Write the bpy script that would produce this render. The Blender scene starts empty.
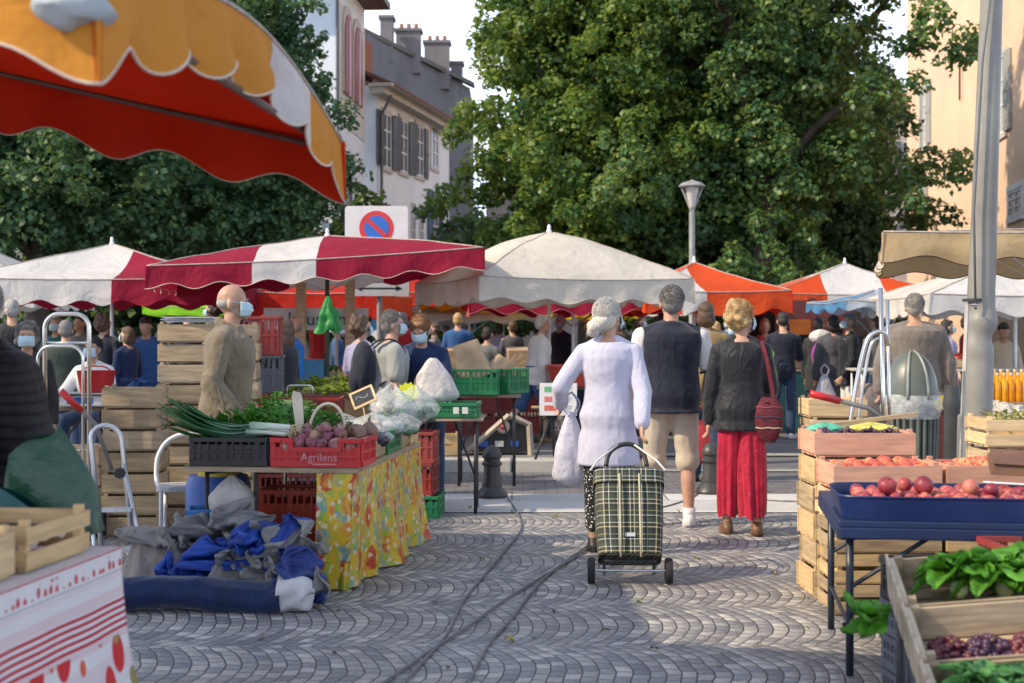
import bpy, bmesh, math, random
import numpy as np
from mathutils import Vector, Matrix, Euler, noise
random.seed(7); RNG = np.random.default_rng(7)
V = Vector; rad = math.radians; PI = math.pi
scene = bpy.context.scene; COL = scene.collection
F = 1422.2; EYE = 1.4; HOR = 332.0
def W(px, py, d): return V(((px-512)/F*d, d, EYE-(py-HOR)/F*d))
def X(px, d): return (px-512)/F*d
def Z(py, d): return EYE-(py-HOR)/F*d

# ------------------------------------------------------------------ tagging
def tag(o, label=None, cat=None, group=None, kind=None):
    if label: o['label'] = label
    if cat: o['category'] = cat
    if group: o['group'] = group
    if kind: o['kind'] = kind
    return o
def empty(name, loc, rz=0, label=None, cat=None, group=None):
    o = bpy.data.objects.new(name, None); COL.objects.link(o); o.location = loc; o.rotation_euler = (0,0,rz)
    o.empty_display_size = .1
    return tag(o, label, cat, group)
def dupe(o, loc=None, rz=None, label=None, group=None, rot=None, scale=None):
    r = o.copy(); COL.objects.link(r)
    if loc is not None: r.location = loc
    if rz is not None: r.rotation_euler = (0,0,rz)
    if rot is not None: r.rotation_euler = rot
    if scale is not None: r.scale = (scale,)*3 if isinstance(scale,(int,float)) else scale
    if label: r['label'] = label
    if group: r['group'] = group
    for ch in list(o.children):
        c = ch.copy(); COL.objects.link(c); c.parent = r
        for g in list(ch.children):
            d = g.copy(); COL.objects.link(d); d.parent = c
    return r

# ------------------------------------------------------------------ materials
def nmat(name):
    m = bpy.data.materials.new(name); m.use_nodes = True
    nt = m.node_tree; b = nt.nodes['Principled BSDF']
    return m, nt, b
def N(nt, t, **kw):
    n = nt.nodes.new(t)
    for k, v in kw.items():
        if k.startswith('_'): n.inputs[k[1:]].default_value = v
        else: setattr(n, k, v)
    return n
def L(nt, a, b): nt.links.new(a, b)
def mth(nt, op, a, b=None, c=None, clamp=False):
    n = nt.nodes.new('ShaderNodeMath'); n.operation = op; n.use_clamp = clamp
    for i, v in enumerate((a, b, c)):
        if v is None: continue
        if isinstance(v, (int, float)): n.inputs[i].default_value = v
        else: nt.links.new(v, n.inputs[i])
    return n.outputs[0]
def mixc(nt, fac, a, b, mode='MIX'):
    n = nt.nodes.new('ShaderNodeMix'); n.data_type = 'RGBA'; n.blend_type = mode
    for i, v in ((0, fac), (6, a), (7, b)):
        if isinstance(v, (int, float)): n.inputs[i].default_value = v
        elif isinstance(v, (tuple, list)): n.inputs[i].default_value = (*v[:3], 1)
        else: nt.links.new(v, n.inputs[i])
    return n.outputs[2]
def ramp(nt, fac, stops, interp='LINEAR'):
    n = nt.nodes.new('ShaderNodeValToRGB'); cr = n.color_ramp; cr.interpolation = interp
    while len(cr.elements) < len(stops): cr.elements.new(.5)
    for e, (p, c) in zip(cr.elements, stops):
        e.position = p; e.color = (*c[:3], 1) if not isinstance(c, (int, float)) else (c, c, c, 1)
    nt.links.new(fac, n.inputs[0]); return n.outputs[0]
def objco(nt): return nt.nodes.new('ShaderNodeTexCoord').outputs['Object']
def uvco(nt): return nt.nodes.new('ShaderNodeTexCoord').outputs['UV']
def noise_t(nt, vec, scale, detail=4, rough=.55, dist=0):
    n = N(nt, 'ShaderNodeTexNoise', _Scale=scale, _Detail=detail, _Roughness=rough, _Distortion=dist)
    if vec is not None: nt.links.new(vec, n.inputs['Vector'])
    return n.outputs['Fac']
def scaled(nt, vec, s):
    n = nt.nodes.new('ShaderNodeMapping'); n.inputs['Scale'].default_value = s; nt.links.new(vec, n.inputs['Vector'])
    return n.outputs[0]
def bump(nt, b, h, strength=.3, dist=.01):
    n = nt.nodes.new('ShaderNodeBump'); n.inputs['Strength'].default_value = strength; n.inputs['Distance'].default_value = dist
    nt.links.new(h, n.inputs['Height']); nt.links.new(n.outputs[0], b.inputs['Normal']); return n
MATS = {}
def M(name, col, rough=.6, var=.25, scale=6, bmp=.15, bscale=60, bdist=.004, metal=0, trans=0, spec=.5, orand=.0, stretch=(1,1,1), dirt=0, island=0):
    """general procedural material: noise-mottled base, optional per-object variation, fine bump, optional translucency"""
    if name in MATS: return MATS[name]
    m, nt, b = nmat(name)
    co = scaled(nt, objco(nt), stretch)
    if orand:
        oi = nt.nodes.new('ShaderNodeObjectInfo')
        add = nt.nodes.new('ShaderNodeVectorMath'); add.operation = 'ADD'
        sc = nt.nodes.new('ShaderNodeVectorMath'); sc.operation = 'SCALE'; sc.inputs[0].default_value = (7,13,5)
        L(nt, oi.outputs['Random'], sc.inputs['Scale']); L(nt, co, add.inputs[0]); L(nt, sc.outputs[0], add.inputs[1]); co = add.outputs[0]
    n1 = noise_t(nt, co, scale, 5)
    lo = tuple(max(0, c*(1-var)) for c in col); hi = tuple(min(1, c*(1+var*.8)) for c in col)
    c = ramp(nt, n1, [(.3, lo), (.7, hi)])
    if orand:
        hs = nt.nodes.new('ShaderNodeHueSaturation'); L(nt, c, hs.inputs['Color'])
        L(nt, mth(nt, 'MULTIPLY_ADD', oi.outputs['Random'], orand*2, 1-orand), hs.inputs['Value'])
        L(nt, mth(nt, 'MULTIPLY_ADD', oi.outputs['Random'], -orand*.8, 1+orand*.4), hs.inputs['Saturation']); c = hs.outputs[0]
    if island:
        gi = nt.nodes.new('ShaderNodeNewGeometry'); h2 = nt.nodes.new('ShaderNodeHueSaturation'); L(nt, c, h2.inputs['Color']); L(nt, mth(nt, 'MULTIPLY_ADD', gi.outputs['Random Per Island'], island*2, 1-island), h2.inputs['Value']); c = h2.outputs[0]
    if dirt:
        nd = noise_t(nt, co, scale*.35, 6, .65)
        c = mixc(nt, mth(nt, 'MULTIPLY', ramp(nt, nd, [(.5, 0), (.72, 1)]), dirt), c, (.09,.075,.06))
    L(nt, c, b.inputs['Base Color'])
    b.inputs['Roughness'].default_value = rough; b.inputs['Metallic'].default_value = metal
    b.inputs['Specular IOR Level'].default_value = spec
    if bmp: bump(nt, b, noise_t(nt, co, bscale, 4), bmp, bdist)
    if trans:
        t = nt.nodes.new('ShaderNodeBsdfTranslucent'); L(nt, c, t.inputs['Color'])
        mx = nt.nodes.new('ShaderNodeMixShader'); mx.inputs[0].default_value = trans
        L(nt, b.outputs[0], mx.inputs[1]); L(nt, t.outputs[0], mx.inputs[2])
        L(nt, mx.outputs[0], nt.nodes['Material Output'].inputs[0])
    MATS[name] = m; return m
def fabric(name, col, trans=.35, var=.18, dirt=.25, rough=.75):
    """canopy cloth: weave + soft creases running through it, weather stains"""
    if name in MATS: return MATS[name]
    m, nt, b = nmat(name); co = objco(nt)
    n1 = noise_t(nt, co, 1.6, 6, .6)
    c = ramp(nt, n1, [(.25, tuple(x*(1-var) for x in col)), (.75, tuple(min(1, x*(1+var*.5)) for x in col))])
    st = ramp(nt, noise_t(nt, scaled(nt, co, (1,1,.3)), 5, 7, .7), [(.5, 0), (.8, 1)])
    c = mixc(nt, mth(nt, 'MULTIPLY', st, dirt), c, tuple(x*.45+.02 for x in col))
    L(nt, c, b.inputs['Base Color']); b.inputs['Roughness'].default_value = rough; b.inputs['Specular IOR Level'].default_value = .25
    cre = noise_t(nt, co, 3.5, 3, .5, 1.2)
    fine = noise_t(nt, co, 22, 3)
    bump(nt, b, mth(nt, 'ADD', cre, mth(nt, 'MULTIPLY', fine, .12)), .55, .05)
    t = nt.nodes.new('ShaderNodeBsdfTranslucent'); L(nt, c, t.inputs['Color'])
    mx = nt.nodes.new('ShaderNodeMixShader'); mx.inputs[0].default_value = trans
    L(nt, b.outputs[0], mx.inputs[1]); L(nt, t.outputs[0], mx.inputs[2]); L(nt, mx.outputs[0], nt.nodes['Material Output'].inputs[0])
    MATS[name] = m; return m
def cloth(name, col, var=.2, rough=.85, fold=.5, pattern=None, sheen=.2, fscale=7):
    """garment: crease bump at two scales"""
    if name in MATS: return MATS[name]
    m, nt, b = nmat(name); co = objco(nt)
    c = ramp(nt, noise_t(nt, co, 9, 5), [(.3, tuple(x*(1-var) for x in col)), (.7, tuple(min(1, x*(1+var*.6)) for x in col))])
    if pattern:
        pc, sc, th = pattern
        v = N(nt, 'ShaderNodeTexVoronoi', _Scale=sc); L(nt, co, v.inputs['Vector'])
        nn = mth(nt, 'ADD', v.outputs['Distance'], mth(nt, 'MULTIPLY', noise_t(nt, co, sc*2.3, 2), .5))
        c = mixc(nt, ramp(nt, nn, [(th, 1), (th+.03, 0)]), c, pc)
    L(nt, c, b.inputs['Base Color']); b.inputs['Roughness'].default_value = rough
    b.inputs['Specular IOR Level'].default_value = .2; b.inputs['Sheen Weight'].default_value = sheen
    f0 = noise_t(nt, scaled(nt, co, (1,1,.38)), fscale*.9, 2, .45, 1.1); f1 = mth(nt, 'SUBTRACT', 1, mth(nt, 'MULTIPLY', mth(nt, 'ABSOLUTE', mth(nt, 'SUBTRACT', f0, .5)), 3.2)); f1 = mth(nt, 'ADD', mth(nt, 'MULTIPLY', f1, .5), mth(nt, 'MULTIPLY', noise_t(nt, co, fscale*2.2, 2, .4, .6), .3)); f2 = noise_t(nt, co, 160, 2)
    bump(nt, b, mth(nt, 'ADD', f1, mth(nt, 'MULTIPLY', f2, .03)), fold*.5, .05)
    MATS[name] = m; return m

# ------------------------------------------------------------------ mesh collector
class G:
    def __init__(s): s.v = []; s.f = []; s.m = []; s.uv = []
    def add(s, vs, fs, m=0, uv=None):
        o = len(s.v); s.v += [tuple(p) for p in vs]; s.uv += list(uv) if uv else [(p[0]+p[1]*.37, p[2]+p[1]*.2) for p in vs]
        s.f += [tuple(i+o for i in f) for f in fs]; s.m += [m]*len(fs); return s
    def box(s, c, d, R=None, m=0, taper=(1,1)):
        x, y, z = d[0]/2, d[1]/2, d[2]/2; vs = []
        for sz in (-1, 1):
            tx, ty = (taper if sz > 0 else (1, 1))
            for sx, sy in ((-1,-1),(1,-1),(1,1),(-1,1)):
                p = V((sx*x*tx, sy*y*ty, sz*z))
                if R is not None: p = R @ p
                vs.append(p+V(c))
        return s.add(vs, [(3,2,1,0),(4,5,6,7),(0,1,5,4),(1,2,6,5),(2,3,7,6),(3,0,4,7)], m)
    def quad(s, pts, m=0, uv=None): return s.add(pts, [(0,1,2,3)], m, uv)
    def tube(s, pts, r, n=8, m=0, cap=True, flat=1.0, closed=False):
        pts = [V(p) for p in pts]; k = len(pts); rs = r if isinstance(r, (list, tuple)) else [r]*k
        vs = []; t0 = None; nrm = None
        for i, p in enumerate(pts):
            if closed: t = (pts[(i+1) % k]-pts[i-1]).normalized()
            else: t = (pts[min(i+1, k-1)]-pts[max(i-1, 0)]).normalized()
            if nrm is None:
                a = V((0,0,1)) if abs(t.z) < .9 else V((1,0,0)); nrm = t.cross(a).normalized()
            else:
                nrm = (nrm-t*nrm.dot(t)); nrm = nrm.normalized() if nrm.length > 1e-6 else t.orthogonal().normalized()
            bi = t.cross(nrm)
            for j in range(n):
                a = 2*PI*j/n; vs.append(p+nrm*math.cos(a)*rs[i]+bi*math.sin(a)*rs[i]*flat)
        fs = [(i*n+j, i*n+(j+1) % n, (i+1)*n+(j+1) % n, (i+1)*n+j) for i in range(k-1) for j in range(n)]
        if closed: fs += [((k-1)*n+j, (k-1)*n+(j+1) % n, (j+1) % n, j) for j in range(n)]
        elif cap: fs += [tuple(range(n))[::-1], tuple(range((k-1)*n, k*n))]
        return s.add(vs, fs, m)
    def capsule(s, a, b, r0, r1, n=12, m=0):
        a, b = V(a), V(b); d = b-a; l = d.length
        if l < 1e-5: return s
        t = d/l; pts, rs = [], []
        for q in (-.98, -.8, -.5, -.2): pts.append(a+t*r0*q); rs.append(r0*math.sqrt(1-q*q))
        for q in (0, .33, .66, 1): pts.append(a+d*q); rs.append(r0+(r1-r0)*q)
        for q in (.2, .5, .8, .98): pts.append(b+t*r1*q); rs.append(r1*math.sqrt(1-q*q))
        return s.tube(pts, rs, n, m)
    def loft(s, rings, m=0, cap=True):
        n = len(rings[0]); vs = [p for r in rings for p in r]
        fs = [(i*n+j, i*n+(j+1) % n, (i+1)*n+(j+1) % n, (i+1)*n+j) for i in range(len(rings)-1) for j in range(n)]
        if cap: fs += [tuple(range(n))[::-1], tuple(range((len(rings)-1)*n, len(rings)*n))]
        return s.add(vs, fs, m)
    def lathe(s, prof, c=(0,0,0), n=20, m=0, R=None):
        rings = []
        for r, z in prof:
            ring = [V((r*math.cos(2*PI*j/n), r*math.sin(2*PI*j/n), z)) for j in range(n)]
            rings.append([(R @ p if R is not None else p)+V(c) for p in ring])
        return s.loft(rings, m)
    def ell(s, c, r, R=None, n=16, k=10, m=0, fn=None):
        vs = []; c = V(c); r = (r,)*3 if isinstance(r, (int, float)) else r
        for i in range(k+1):
            th = PI*i/k; th = min(max(th, .02), PI-.02)
            for j in range(n):
                ph = 2*PI*j/n
                p = V((math.sin(th)*math.cos(ph), math.sin(th)*math.sin(ph), math.cos(th)))
                q = fn(p) if fn else p
                q = V((q.x*r[0], q.y*r[1], q.z*r[2]))
                vs.append((R @ q if R is not None else q)+c)
        fs = [(i*n+j, (i+1)*n+j, (i+1)*n+(j+1) % n, i*n+(j+1) % n) for i in range(k) for j in range(n)]
        fs += [tuple(range(n)), tuple(range(k*n, k*n+n))[::-1]]
        return s.add(vs, fs, m)
    def sheet(s, fn, nu, nv, m=0, uvs=(1,1), flip=False, mfn=None):
        vs, uv = [], []
        for i in range(nv+1):
            for j in range(nu+1):
                u, v = j/nu, i/nv; vs.append(fn(u, v)); uv.append((u*uvs[0], v*uvs[1]))
        o = len(s.v); w = nu+1
        s.v += [tuple(p) for p in vs]; s.uv += uv
        for i in range(nv):
            for j in range(nu):
                q = (i*w+j, i*w+j+1, (i+1)*w+j+1, (i+1)*w+j)
                s.f.append(tuple(x+o for x in (q[::-1] if flip else q))); s.m.append(mfn((j+.5)/nu, (i+.5)/nv) if mfn else m)
        return s
    def build(s, name, mats, parent=None, loc=(0,0,0), rz=0, smooth=False, label=None, cat=None, group=None, kind=None, rot=None, bevel=0, sub=0, angle=None):
        me = bpy.data.meshes.new(name); me.from_pydata(s.v, [], s.f)
        mats = mats if isinstance(mats, (list, tuple)) else [mats]
        for x in mats: me.materials.append(x)
        if len(mats) > 1: me.polygons.foreach_set('material_index', s.m)
        ul = me.uv_layers.new(name='UVMap'); li = np.empty(len(me.loops), dtype=np.int32); me.loops.foreach_get('vertex_index', li)
        ul.data.foreach_set('uv', np.array(s.uv, dtype=np.float32)[li].ravel())
        if smooth: me.shade_smooth()
        if angle: me.set_sharp_from_angle(angle=rad(angle))
        o = bpy.data.objects.new(name, me); COL.objects.link(o); o.location = loc; o.rotation_euler = rot if rot else (0,0,rz)
        if parent: o.parent = parent
        if bevel:
            b = o.modifiers.new('bevel', 'BEVEL'); b.width = bevel; b.segments = 2; b.limit_method = 'ANGLE'
        if sub:
            b = o.modifiers.new('sub', 'SUBSURF'); b.levels = sub; b.render_levels = sub
        return tag(o, label, cat, group, kind)
def Rz(a): return Matrix.Rotation(a, 3, 'Z')
def Rx(a): return Matrix.Rotation(a, 3, 'X')
def Ry(a): return Matrix.Rotation(a, 3, 'Y')
def bez(pts, n=8):
    """Catmull-Rom through the points"""
    P = [V(p) for p in pts]; out = []
    for i in range(len(P)-1):
        a, b, c, d = P[max(i-1,0)], P[i], P[i+1], P[min(i+2, len(P)-1)]
        for k in range(n):
            t = k/n; out.append(.5*((2*b)+(c-a)*t+(2*a-5*b+4*c-d)*t*t+(3*b-a-3*c+d)*t**3))
    out.append(P[-1]); return out
def arch(w, h, r, n=6):
    """inverted-U path in local XZ: feet at z=0, width w, height h, corner radius r"""
    pts = [V((-w/2, 0, 0)), V((-w/2, 0, h-r))]
    for k in range(1, n+1): a = PI-PI/2*k/n; pts.append(V((-w/2+r+r*math.cos(a), 0, h-r+r*math.sin(a))))
    for k in range(0, n+1): a = PI/2-PI/2*k/n; pts.append(V((w/2-r+r*math.cos(a), 0, h-r+r*math.sin(a))))
    pts.append(V((w/2, 0, 0))); return pts
def text(body, size, parent, loc, rot, mat, name='lettering', extrude=.001, align='CENTER', sx=1):
    cu = bpy.data.curves.new(name, 'FONT'); cu.body = body; cu.size = size; cu.align_x = align; cu.align_y = 'CENTER'; cu.extrude = extrude
    cu.materials.append(mat); t_ = bpy.data.objects.new('t', cu); COL.objects.link(t_); bpy.context.view_layer.update()
    me = bpy.data.meshes.new_from_object(t_.evaluated_get(bpy.context.evaluated_depsgraph_get())); bpy.data.objects.remove(t_); bpy.data.curves.remove(cu)
    if not me.materials: me.materials.append(mat)
    o = bpy.data.objects.new(name, me); COL.objects.link(o); o.parent = parent; o.location = loc; o.rotation_euler = rot; o.scale = (sx,1,1)
    return o
# ------------------------------------------------------------------ palette
wood = M('wood_pale', (.48,.36,.22), .75, .3, 5, .3, 30, .004, stretch=(1,1,9), orand=.22, dirt=.45, island=.22)
wood2 = M('wood_grey', (.40,.31,.21), .8, .3, 5, .3, 30, .004, stretch=(1,1,9), orand=.25, dirt=.5, island=.22)
woodp = M('wood_pink', (.62,.33,.22), .7, .2, 5, .25, 30, .004, stretch=(1,1,9), orand=.12, island=.15, dirt=.2)
woodb = M('wood_bright', (.66,.47,.25), .7, .25, 5, .25, 30, .004, stretch=(1,1,9), orand=.12, dirt=.35, island=.2)
steel = M('galvanised_steel', (.55,.56,.57), .35, .2, 10, .05, metal=.9)
chrome = M('chrome', (.7,.68,.64), .18, .1, 5, 0, metal=1)
alu = M('aluminium', (.62,.64,.66), .4, .15, 12, .05, metal=.8)
dark = M('dark_iron', (.03,.032,.036), .5, .3, 12, .1)
black = M('black_plastic', (.018,.018,.02), .45, .3, 8, .05)
white = M('white_paint', (.75,.75,.76), .5, .06, 5, .05)
redp = M('red_plastic', (.52,.018,.022), .35, .2, 5, .03, dirt=.3)
oxred = M('oxblood_plastic', (.28,.035,.028), .45, .2, 5, .05, orand=.15, dirt=.4)
greenp = M('green_plastic', (.02,.19,.07), .4, .2, 5, .05, orand=.15)
greyp = M('grey_plastic', (.11,.12,.14), .5, .2, 5, .05)
bluep = M('blue_plastic', (.02,.10,.42), .4, .15, 5, .05)
rubber = M('rubber', (.02,.02,.021), .8, .2, 10, .1)
leafg = M('herb_green', (.07,.24,.02), .5, .45, 14, .2, 40, trans=.3, orand=.15)
leafd = M('dark_leaf', (.03,.13,.025), .45, .4, 14, .2, 40, trans=.2, orand=.15)
lett = M('lettuce', (.11,.33,.035), .42, .6, 16, .7, 40, .012, trans=.3, orand=.15)
# ------------------------------------------------------------------ world, sun, camera
SUN_DIR = V((-.93, -.36, 0)).normalized(); SUN_EL = rad(38)
w = bpy.data.worlds.new('World'); scene.world = w; w.use_nodes = True
nt = w.node_tree; bg = nt.nodes['Background']
sky = nt.nodes.new('ShaderNodeTexSky'); sky.sky_type = 'NISHITA'; sky.sun_disc = False
sky.sun_elevation = SUN_EL; sky.sun_rotation = math.atan2(SUN_DIR.x, SUN_DIR.y); sky.air_density = 1.0; sky.dust_density = 1.5
gen = nt.nodes.new('ShaderNodeTexCoord').outputs['Generated']
cl = noise_t(nt, scaled(nt, gen, (1,1,2.2)), 1.7, 7, .6, .4)
sp = nt.nodes.new('ShaderNodeSeparateXYZ'); L(nt, gen, sp.inputs[0])
hz = ramp(nt, sp.outputs['Z'], [(.0, .95), (.3, .55), (.65, .06)])
cf = mth(nt, 'ADD', mth(nt, 'MULTIPLY', ramp(nt, cl, [(.38, 0), (.6, 1)]), .25), hz, clamp=True)
L(nt, mixc(nt, cf, sky.outputs[0], (11.2,12.5,15.0)), bg.inputs['Color']); bg.inputs['Strength'].default_value = .15
sd = bpy.data.lights.new('sun', 'SUN'); sd.energy = 5.0; sd.angle = rad(.55); sd.color = (1, .83, .59)
so = bpy.data.objects.new('sun', sd); COL.objects.link(so)
tosun = V((SUN_DIR.x*math.cos(SUN_EL), SUN_DIR.y*math.cos(SUN_EL), math.sin(SUN_EL)))
so.rotation_euler = tosun.to_track_quat('Z', 'Y').to_euler(); so.location = (-10,-8,12)
cd = bpy.data.cameras.new('camera'); cam = bpy.data.objects.new('camera', cd); COL.objects.link(cam); scene.camera = cam
cam.location = (0,0,EYE); cam.rotation_euler = (PI/2,0,0); cd.lens = 50; cd.sensor_width = 36; cd.shift_y = -9.5/1024
cd.clip_end = 2000; cd.clip_start = .05
cd.dof.use_dof = True; cd.dof.focus_distance = 9.2; cd.dof.aperture_fstop = 3.2; cd.dof.aperture_blades = 7
scene.view_settings.view_transform = 'Standard'; scene.view_settings.look = 'None'; scene.view_settings.exposure = 0
scene.cycles.use_denoising = True; scene.cycles.max_bounces = 8; scene.cycles.transparent_max_bounces = 16
scene.cycles.sample_clamp_indirect = 6; scene.cycles.caustics_reflective = False; scene.cycles.caustics_refractive = False

# ------------------------------------------------------------------ ground
def cobble_mat():
    m, nt, b = nmat('fan_cobbles'); co = objco(nt)
    d = N(nt, 'ShaderNodeTexNoise', _Scale=2.2, _Detail=2); L(nt, co, d.inputs['Vector'])
    o = nt.nodes.new('ShaderNodeVectorMath'); o.operation = 'MULTIPLY_ADD'; L(nt, d.outputs['Color'], o.inputs[0]); o.inputs[1].default_value = (.06,.06,0); d2 = N(nt, 'ShaderNodeTexNoise', _Scale=.55, _Detail=2); L(nt, co, d2.inputs['Vector']); o2 = nt.nodes.new('ShaderNodeVectorMath'); o2.operation = 'MULTIPLY_ADD'; L(nt, d2.outputs['Color'], o2.inputs[0]); o2.inputs[1].default_value = (.14,.14,0); L(nt, co, o2.inputs[2]); L(nt, o2.outputs[0], o.inputs[2])
    s = nt.nodes.new('ShaderNodeSeparateXYZ'); L(nt, o.outputs[0], s.inputs[0])
    w_, R_ = .92, .80
    xm = mth(nt, 'SUBTRACT', mth(nt, 'FLOORED_MODULO', s.outputs[1], w_), w_/2)
    arc = mth(nt, 'SQRT', mth(nt, 'SUBTRACT', R_*R_, mth(nt, 'MULTIPLY', xm, xm)))
    v = mth(nt, 'SUBTRACT', s.outputs[0], arc); u = mth(nt, 'MULTIPLY', mth(nt, 'ARCSINE', mth(nt, 'DIVIDE', xm, R_)), R_)
    u = mth(nt, 'ADD', u, mth(nt, 'MULTIPLY', mth(nt, 'FLOOR', mth(nt, 'DIVIDE', s.outputs[1], w_)), 3.37))
    bandn = mth(nt, 'FLOOR', mth(nt, 'DIVIDE', s.outputs[1], w_)); v = mth(nt, 'ADD', v, mth(nt, 'MULTIPLY', mth(nt, 'FRACT', mth(nt, 'MULTIPLY', mth(nt, 'SINE', mth(nt, 'MULTIPLY', bandn, 12.99)), 43.7)), .6))
    cb = nt.nodes.new('ShaderNodeCombineXYZ'); L(nt, u, cb.inputs[0]); L(nt, v, cb.inputs[1])
    def brick(ms, sm):
        k = N(nt, 'ShaderNodeTexBrick', offset=.5); k.inputs['Scale'].default_value = 1
        k.inputs['Brick Width'].default_value = .088; k.inputs['Row Height'].default_value = .066; k.inputs['Mortar Size'].default_value = ms
        k.inputs['Mortar Smooth'].default_value = sm; k.inputs['Color1'].default_value = (0,0,0,1); k.inputs['Color2'].default_value = (1,1,1,1); k.inputs['Mortar'].default_value = (.5,.5,.5,1)
        L(nt, cb.outputs[0], k.inputs['Vector']); return k
    k1, k2 = brick(.0045, .45), brick(.03, 1)
    n = noise_t(nt, co, 38, 4); big = noise_t(nt, co, .7, 4)
    stone = ramp(nt, k1.outputs['Color'], [(0, (.17,.18,.205)), (.35, (.28,.285,.305)), (.7, (.37,.36,.355)), (1, (.53,.515,.49))])
    stone = mixc(nt, .55, stone, ramp(nt, n, [(.25, (.25,.25,.26)), (.75, (.75,.74,.73))]), 'OVERLAY')
    stone = mixc(nt, mth(nt, 'MULTIPLY', ramp(nt, noise_t(nt, co, 3.1, 6, .7), [(.52, 0), (.72, 1)]), .45), stone, (.16,.15,.14))
    stone = mixc(nt, mth(nt, 'MULTIPLY', ramp(nt, big, [(.4, 0), (.7, 1)]), .5), stone, (.20,.18,.16))
    c = mixc(nt, k1.outputs['Fac'], stone, (.028,.026,.026)); L(nt, c, b.inputs['Base Color'])
    b.inputs['Roughness'].default_value = .55
    h = mth(nt, 'ADD', mth(nt, 'SUBTRACT', 1, k2.outputs['Fac']), mth(nt, 'MULTIPLY', n, .22))
    h = mth(nt, 'ADD', h, mth(nt, 'MULTIPLY', k1.outputs['Color'], .25))
    bump(nt, b, h, .5, .014); return m
def slab_mat(name, col, bw, rh, grain=60):
    m, nt, b = nmat(name); co = objco(nt)
    k = N(nt, 'ShaderNodeTexBrick', offset=.5); k.inputs['Scale'].default_value = 1; k.inputs['Brick Width'].default_value = bw; k.inputs['Row Height'].default_value = rh
    k.inputs['Mortar Size'].default_value = .006; k.inputs['Color1'].default_value = (*[x*.85 for x in col],1); k.inputs['Color2'].default_value = (*[x*1.1 for x in col],1); k.inputs['Mortar'].default_value = (.06,.055,.05,1)
    L(nt, co, k.inputs['Vector'])
    c = mixc(nt, .5, k.outputs['Color'], ramp(nt, noise_t(nt, co, grain, 5), [(.3, .35), (.7, .65)]), 'OVERLAY')
    st = ramp(nt, noise_t(nt, co, 1.3, 7, .65), [(.45, 0), (.7, 1)])
    c = mixc(nt, mth(nt, 'MULTIPLY', st, .4), c, tuple(x*.5 for x in col)); L(nt, c, b.inputs['Base Color']); b.inputs['Roughness'].default_value = .75
    bump(nt, b, noise_t(nt, co, grain, 4), .25, .004); return m
asphalt = M('asphalt', (.15,.15,.16), .8, .3, 2.5, .5, 180, .004, dirt=.3)
G().box((0,150,-.06), (700,700,.1)).build('ground', asphalt, kind='structure')
cob = cobble_mat()
G().sheet(lambda u, v: V((-16+32*u, -4+15.0*v, .0)), 8, 8).build('cobbled_square', cob, kind='structure')
G().sheet(lambda u, v: V((-16+32*u, 11.0+1.25*v, .006)), 8, 2).build('stone_band', slab_mat('pale_slabs', (.58,.57,.56), 1.3, .62), kind='structure')
setts = slab_mat('grey_setts', (.17,.17,.18), .2, .12)
G().sheet(lambda u, v: V((-16+32*u, 12.25+1.95*v, .0)), 8, 2).build('setts_lane', setts, kind='structure')
pav = slab_mat('pavement_slabs', (.22,.22,.23), .9, .6)
g = G(); g.box((-7.5,17.4,.03), (17.0,5.8,.16)); g.build('pavement', pav, kind='structure')
g = G()
for i in range(17): g.box((-15.5+i*1.0, 14.36, .045), (.985,.26,.15))
g.build('kerb', slab_mat('kerb_stone', (.5,.49,.46), 1.0, 5), kind='structure', bevel=.015)
for y, wd in ((14.35,.22),(16.2,.3)):
    G().sheet(lambda u, v: V((1.05+14*u, y-wd/2+wd*v, .006)), 4, 1).build('stone_band', slab_mat('pale_slabs2', (.36,.35,.33), 1.0, .6), kind='structure')
PZ = .11
# ------------------------------------------------------------------ parasols
FC = {'cream': fabric('canopy_cream', (.66,.58,.46), .30), 'ecru': fabric('canopy_ecru', (.72,.67,.59), .28, dirt=.3), 'white': fabric('canopy_white', (.72,.71,.70), .28), 'crimson': fabric('canopy_crimson', (.33,.012,.045), .3, dirt=.15),
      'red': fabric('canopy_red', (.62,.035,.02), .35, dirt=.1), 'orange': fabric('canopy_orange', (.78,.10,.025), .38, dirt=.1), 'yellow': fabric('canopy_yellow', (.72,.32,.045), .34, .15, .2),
      'sun': fabric('canopy_lemon', (.80,.60,.02), .35), 'tan': fabric('canopy_tan', (.52,.40,.24), .33, dirt=.4), 'lining': fabric('canopy_lining', (.70,.045,.01), .45, .15, .05),
      'lime': fabric('canopy_lime', (.30,.72,.03), .3), 'blue': fabric('canopy_blue', (.10,.27,.52), .3), 'pale': fabric('canopy_pale_blue', (.50,.58,.68), .3), 'ivory': fabric('canopy_ivory', (.66,.64,.60), .22, dirt=.3)}
seam_m = M('seam_thread', (.42,.36,.32), .8, .3, 20)
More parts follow.
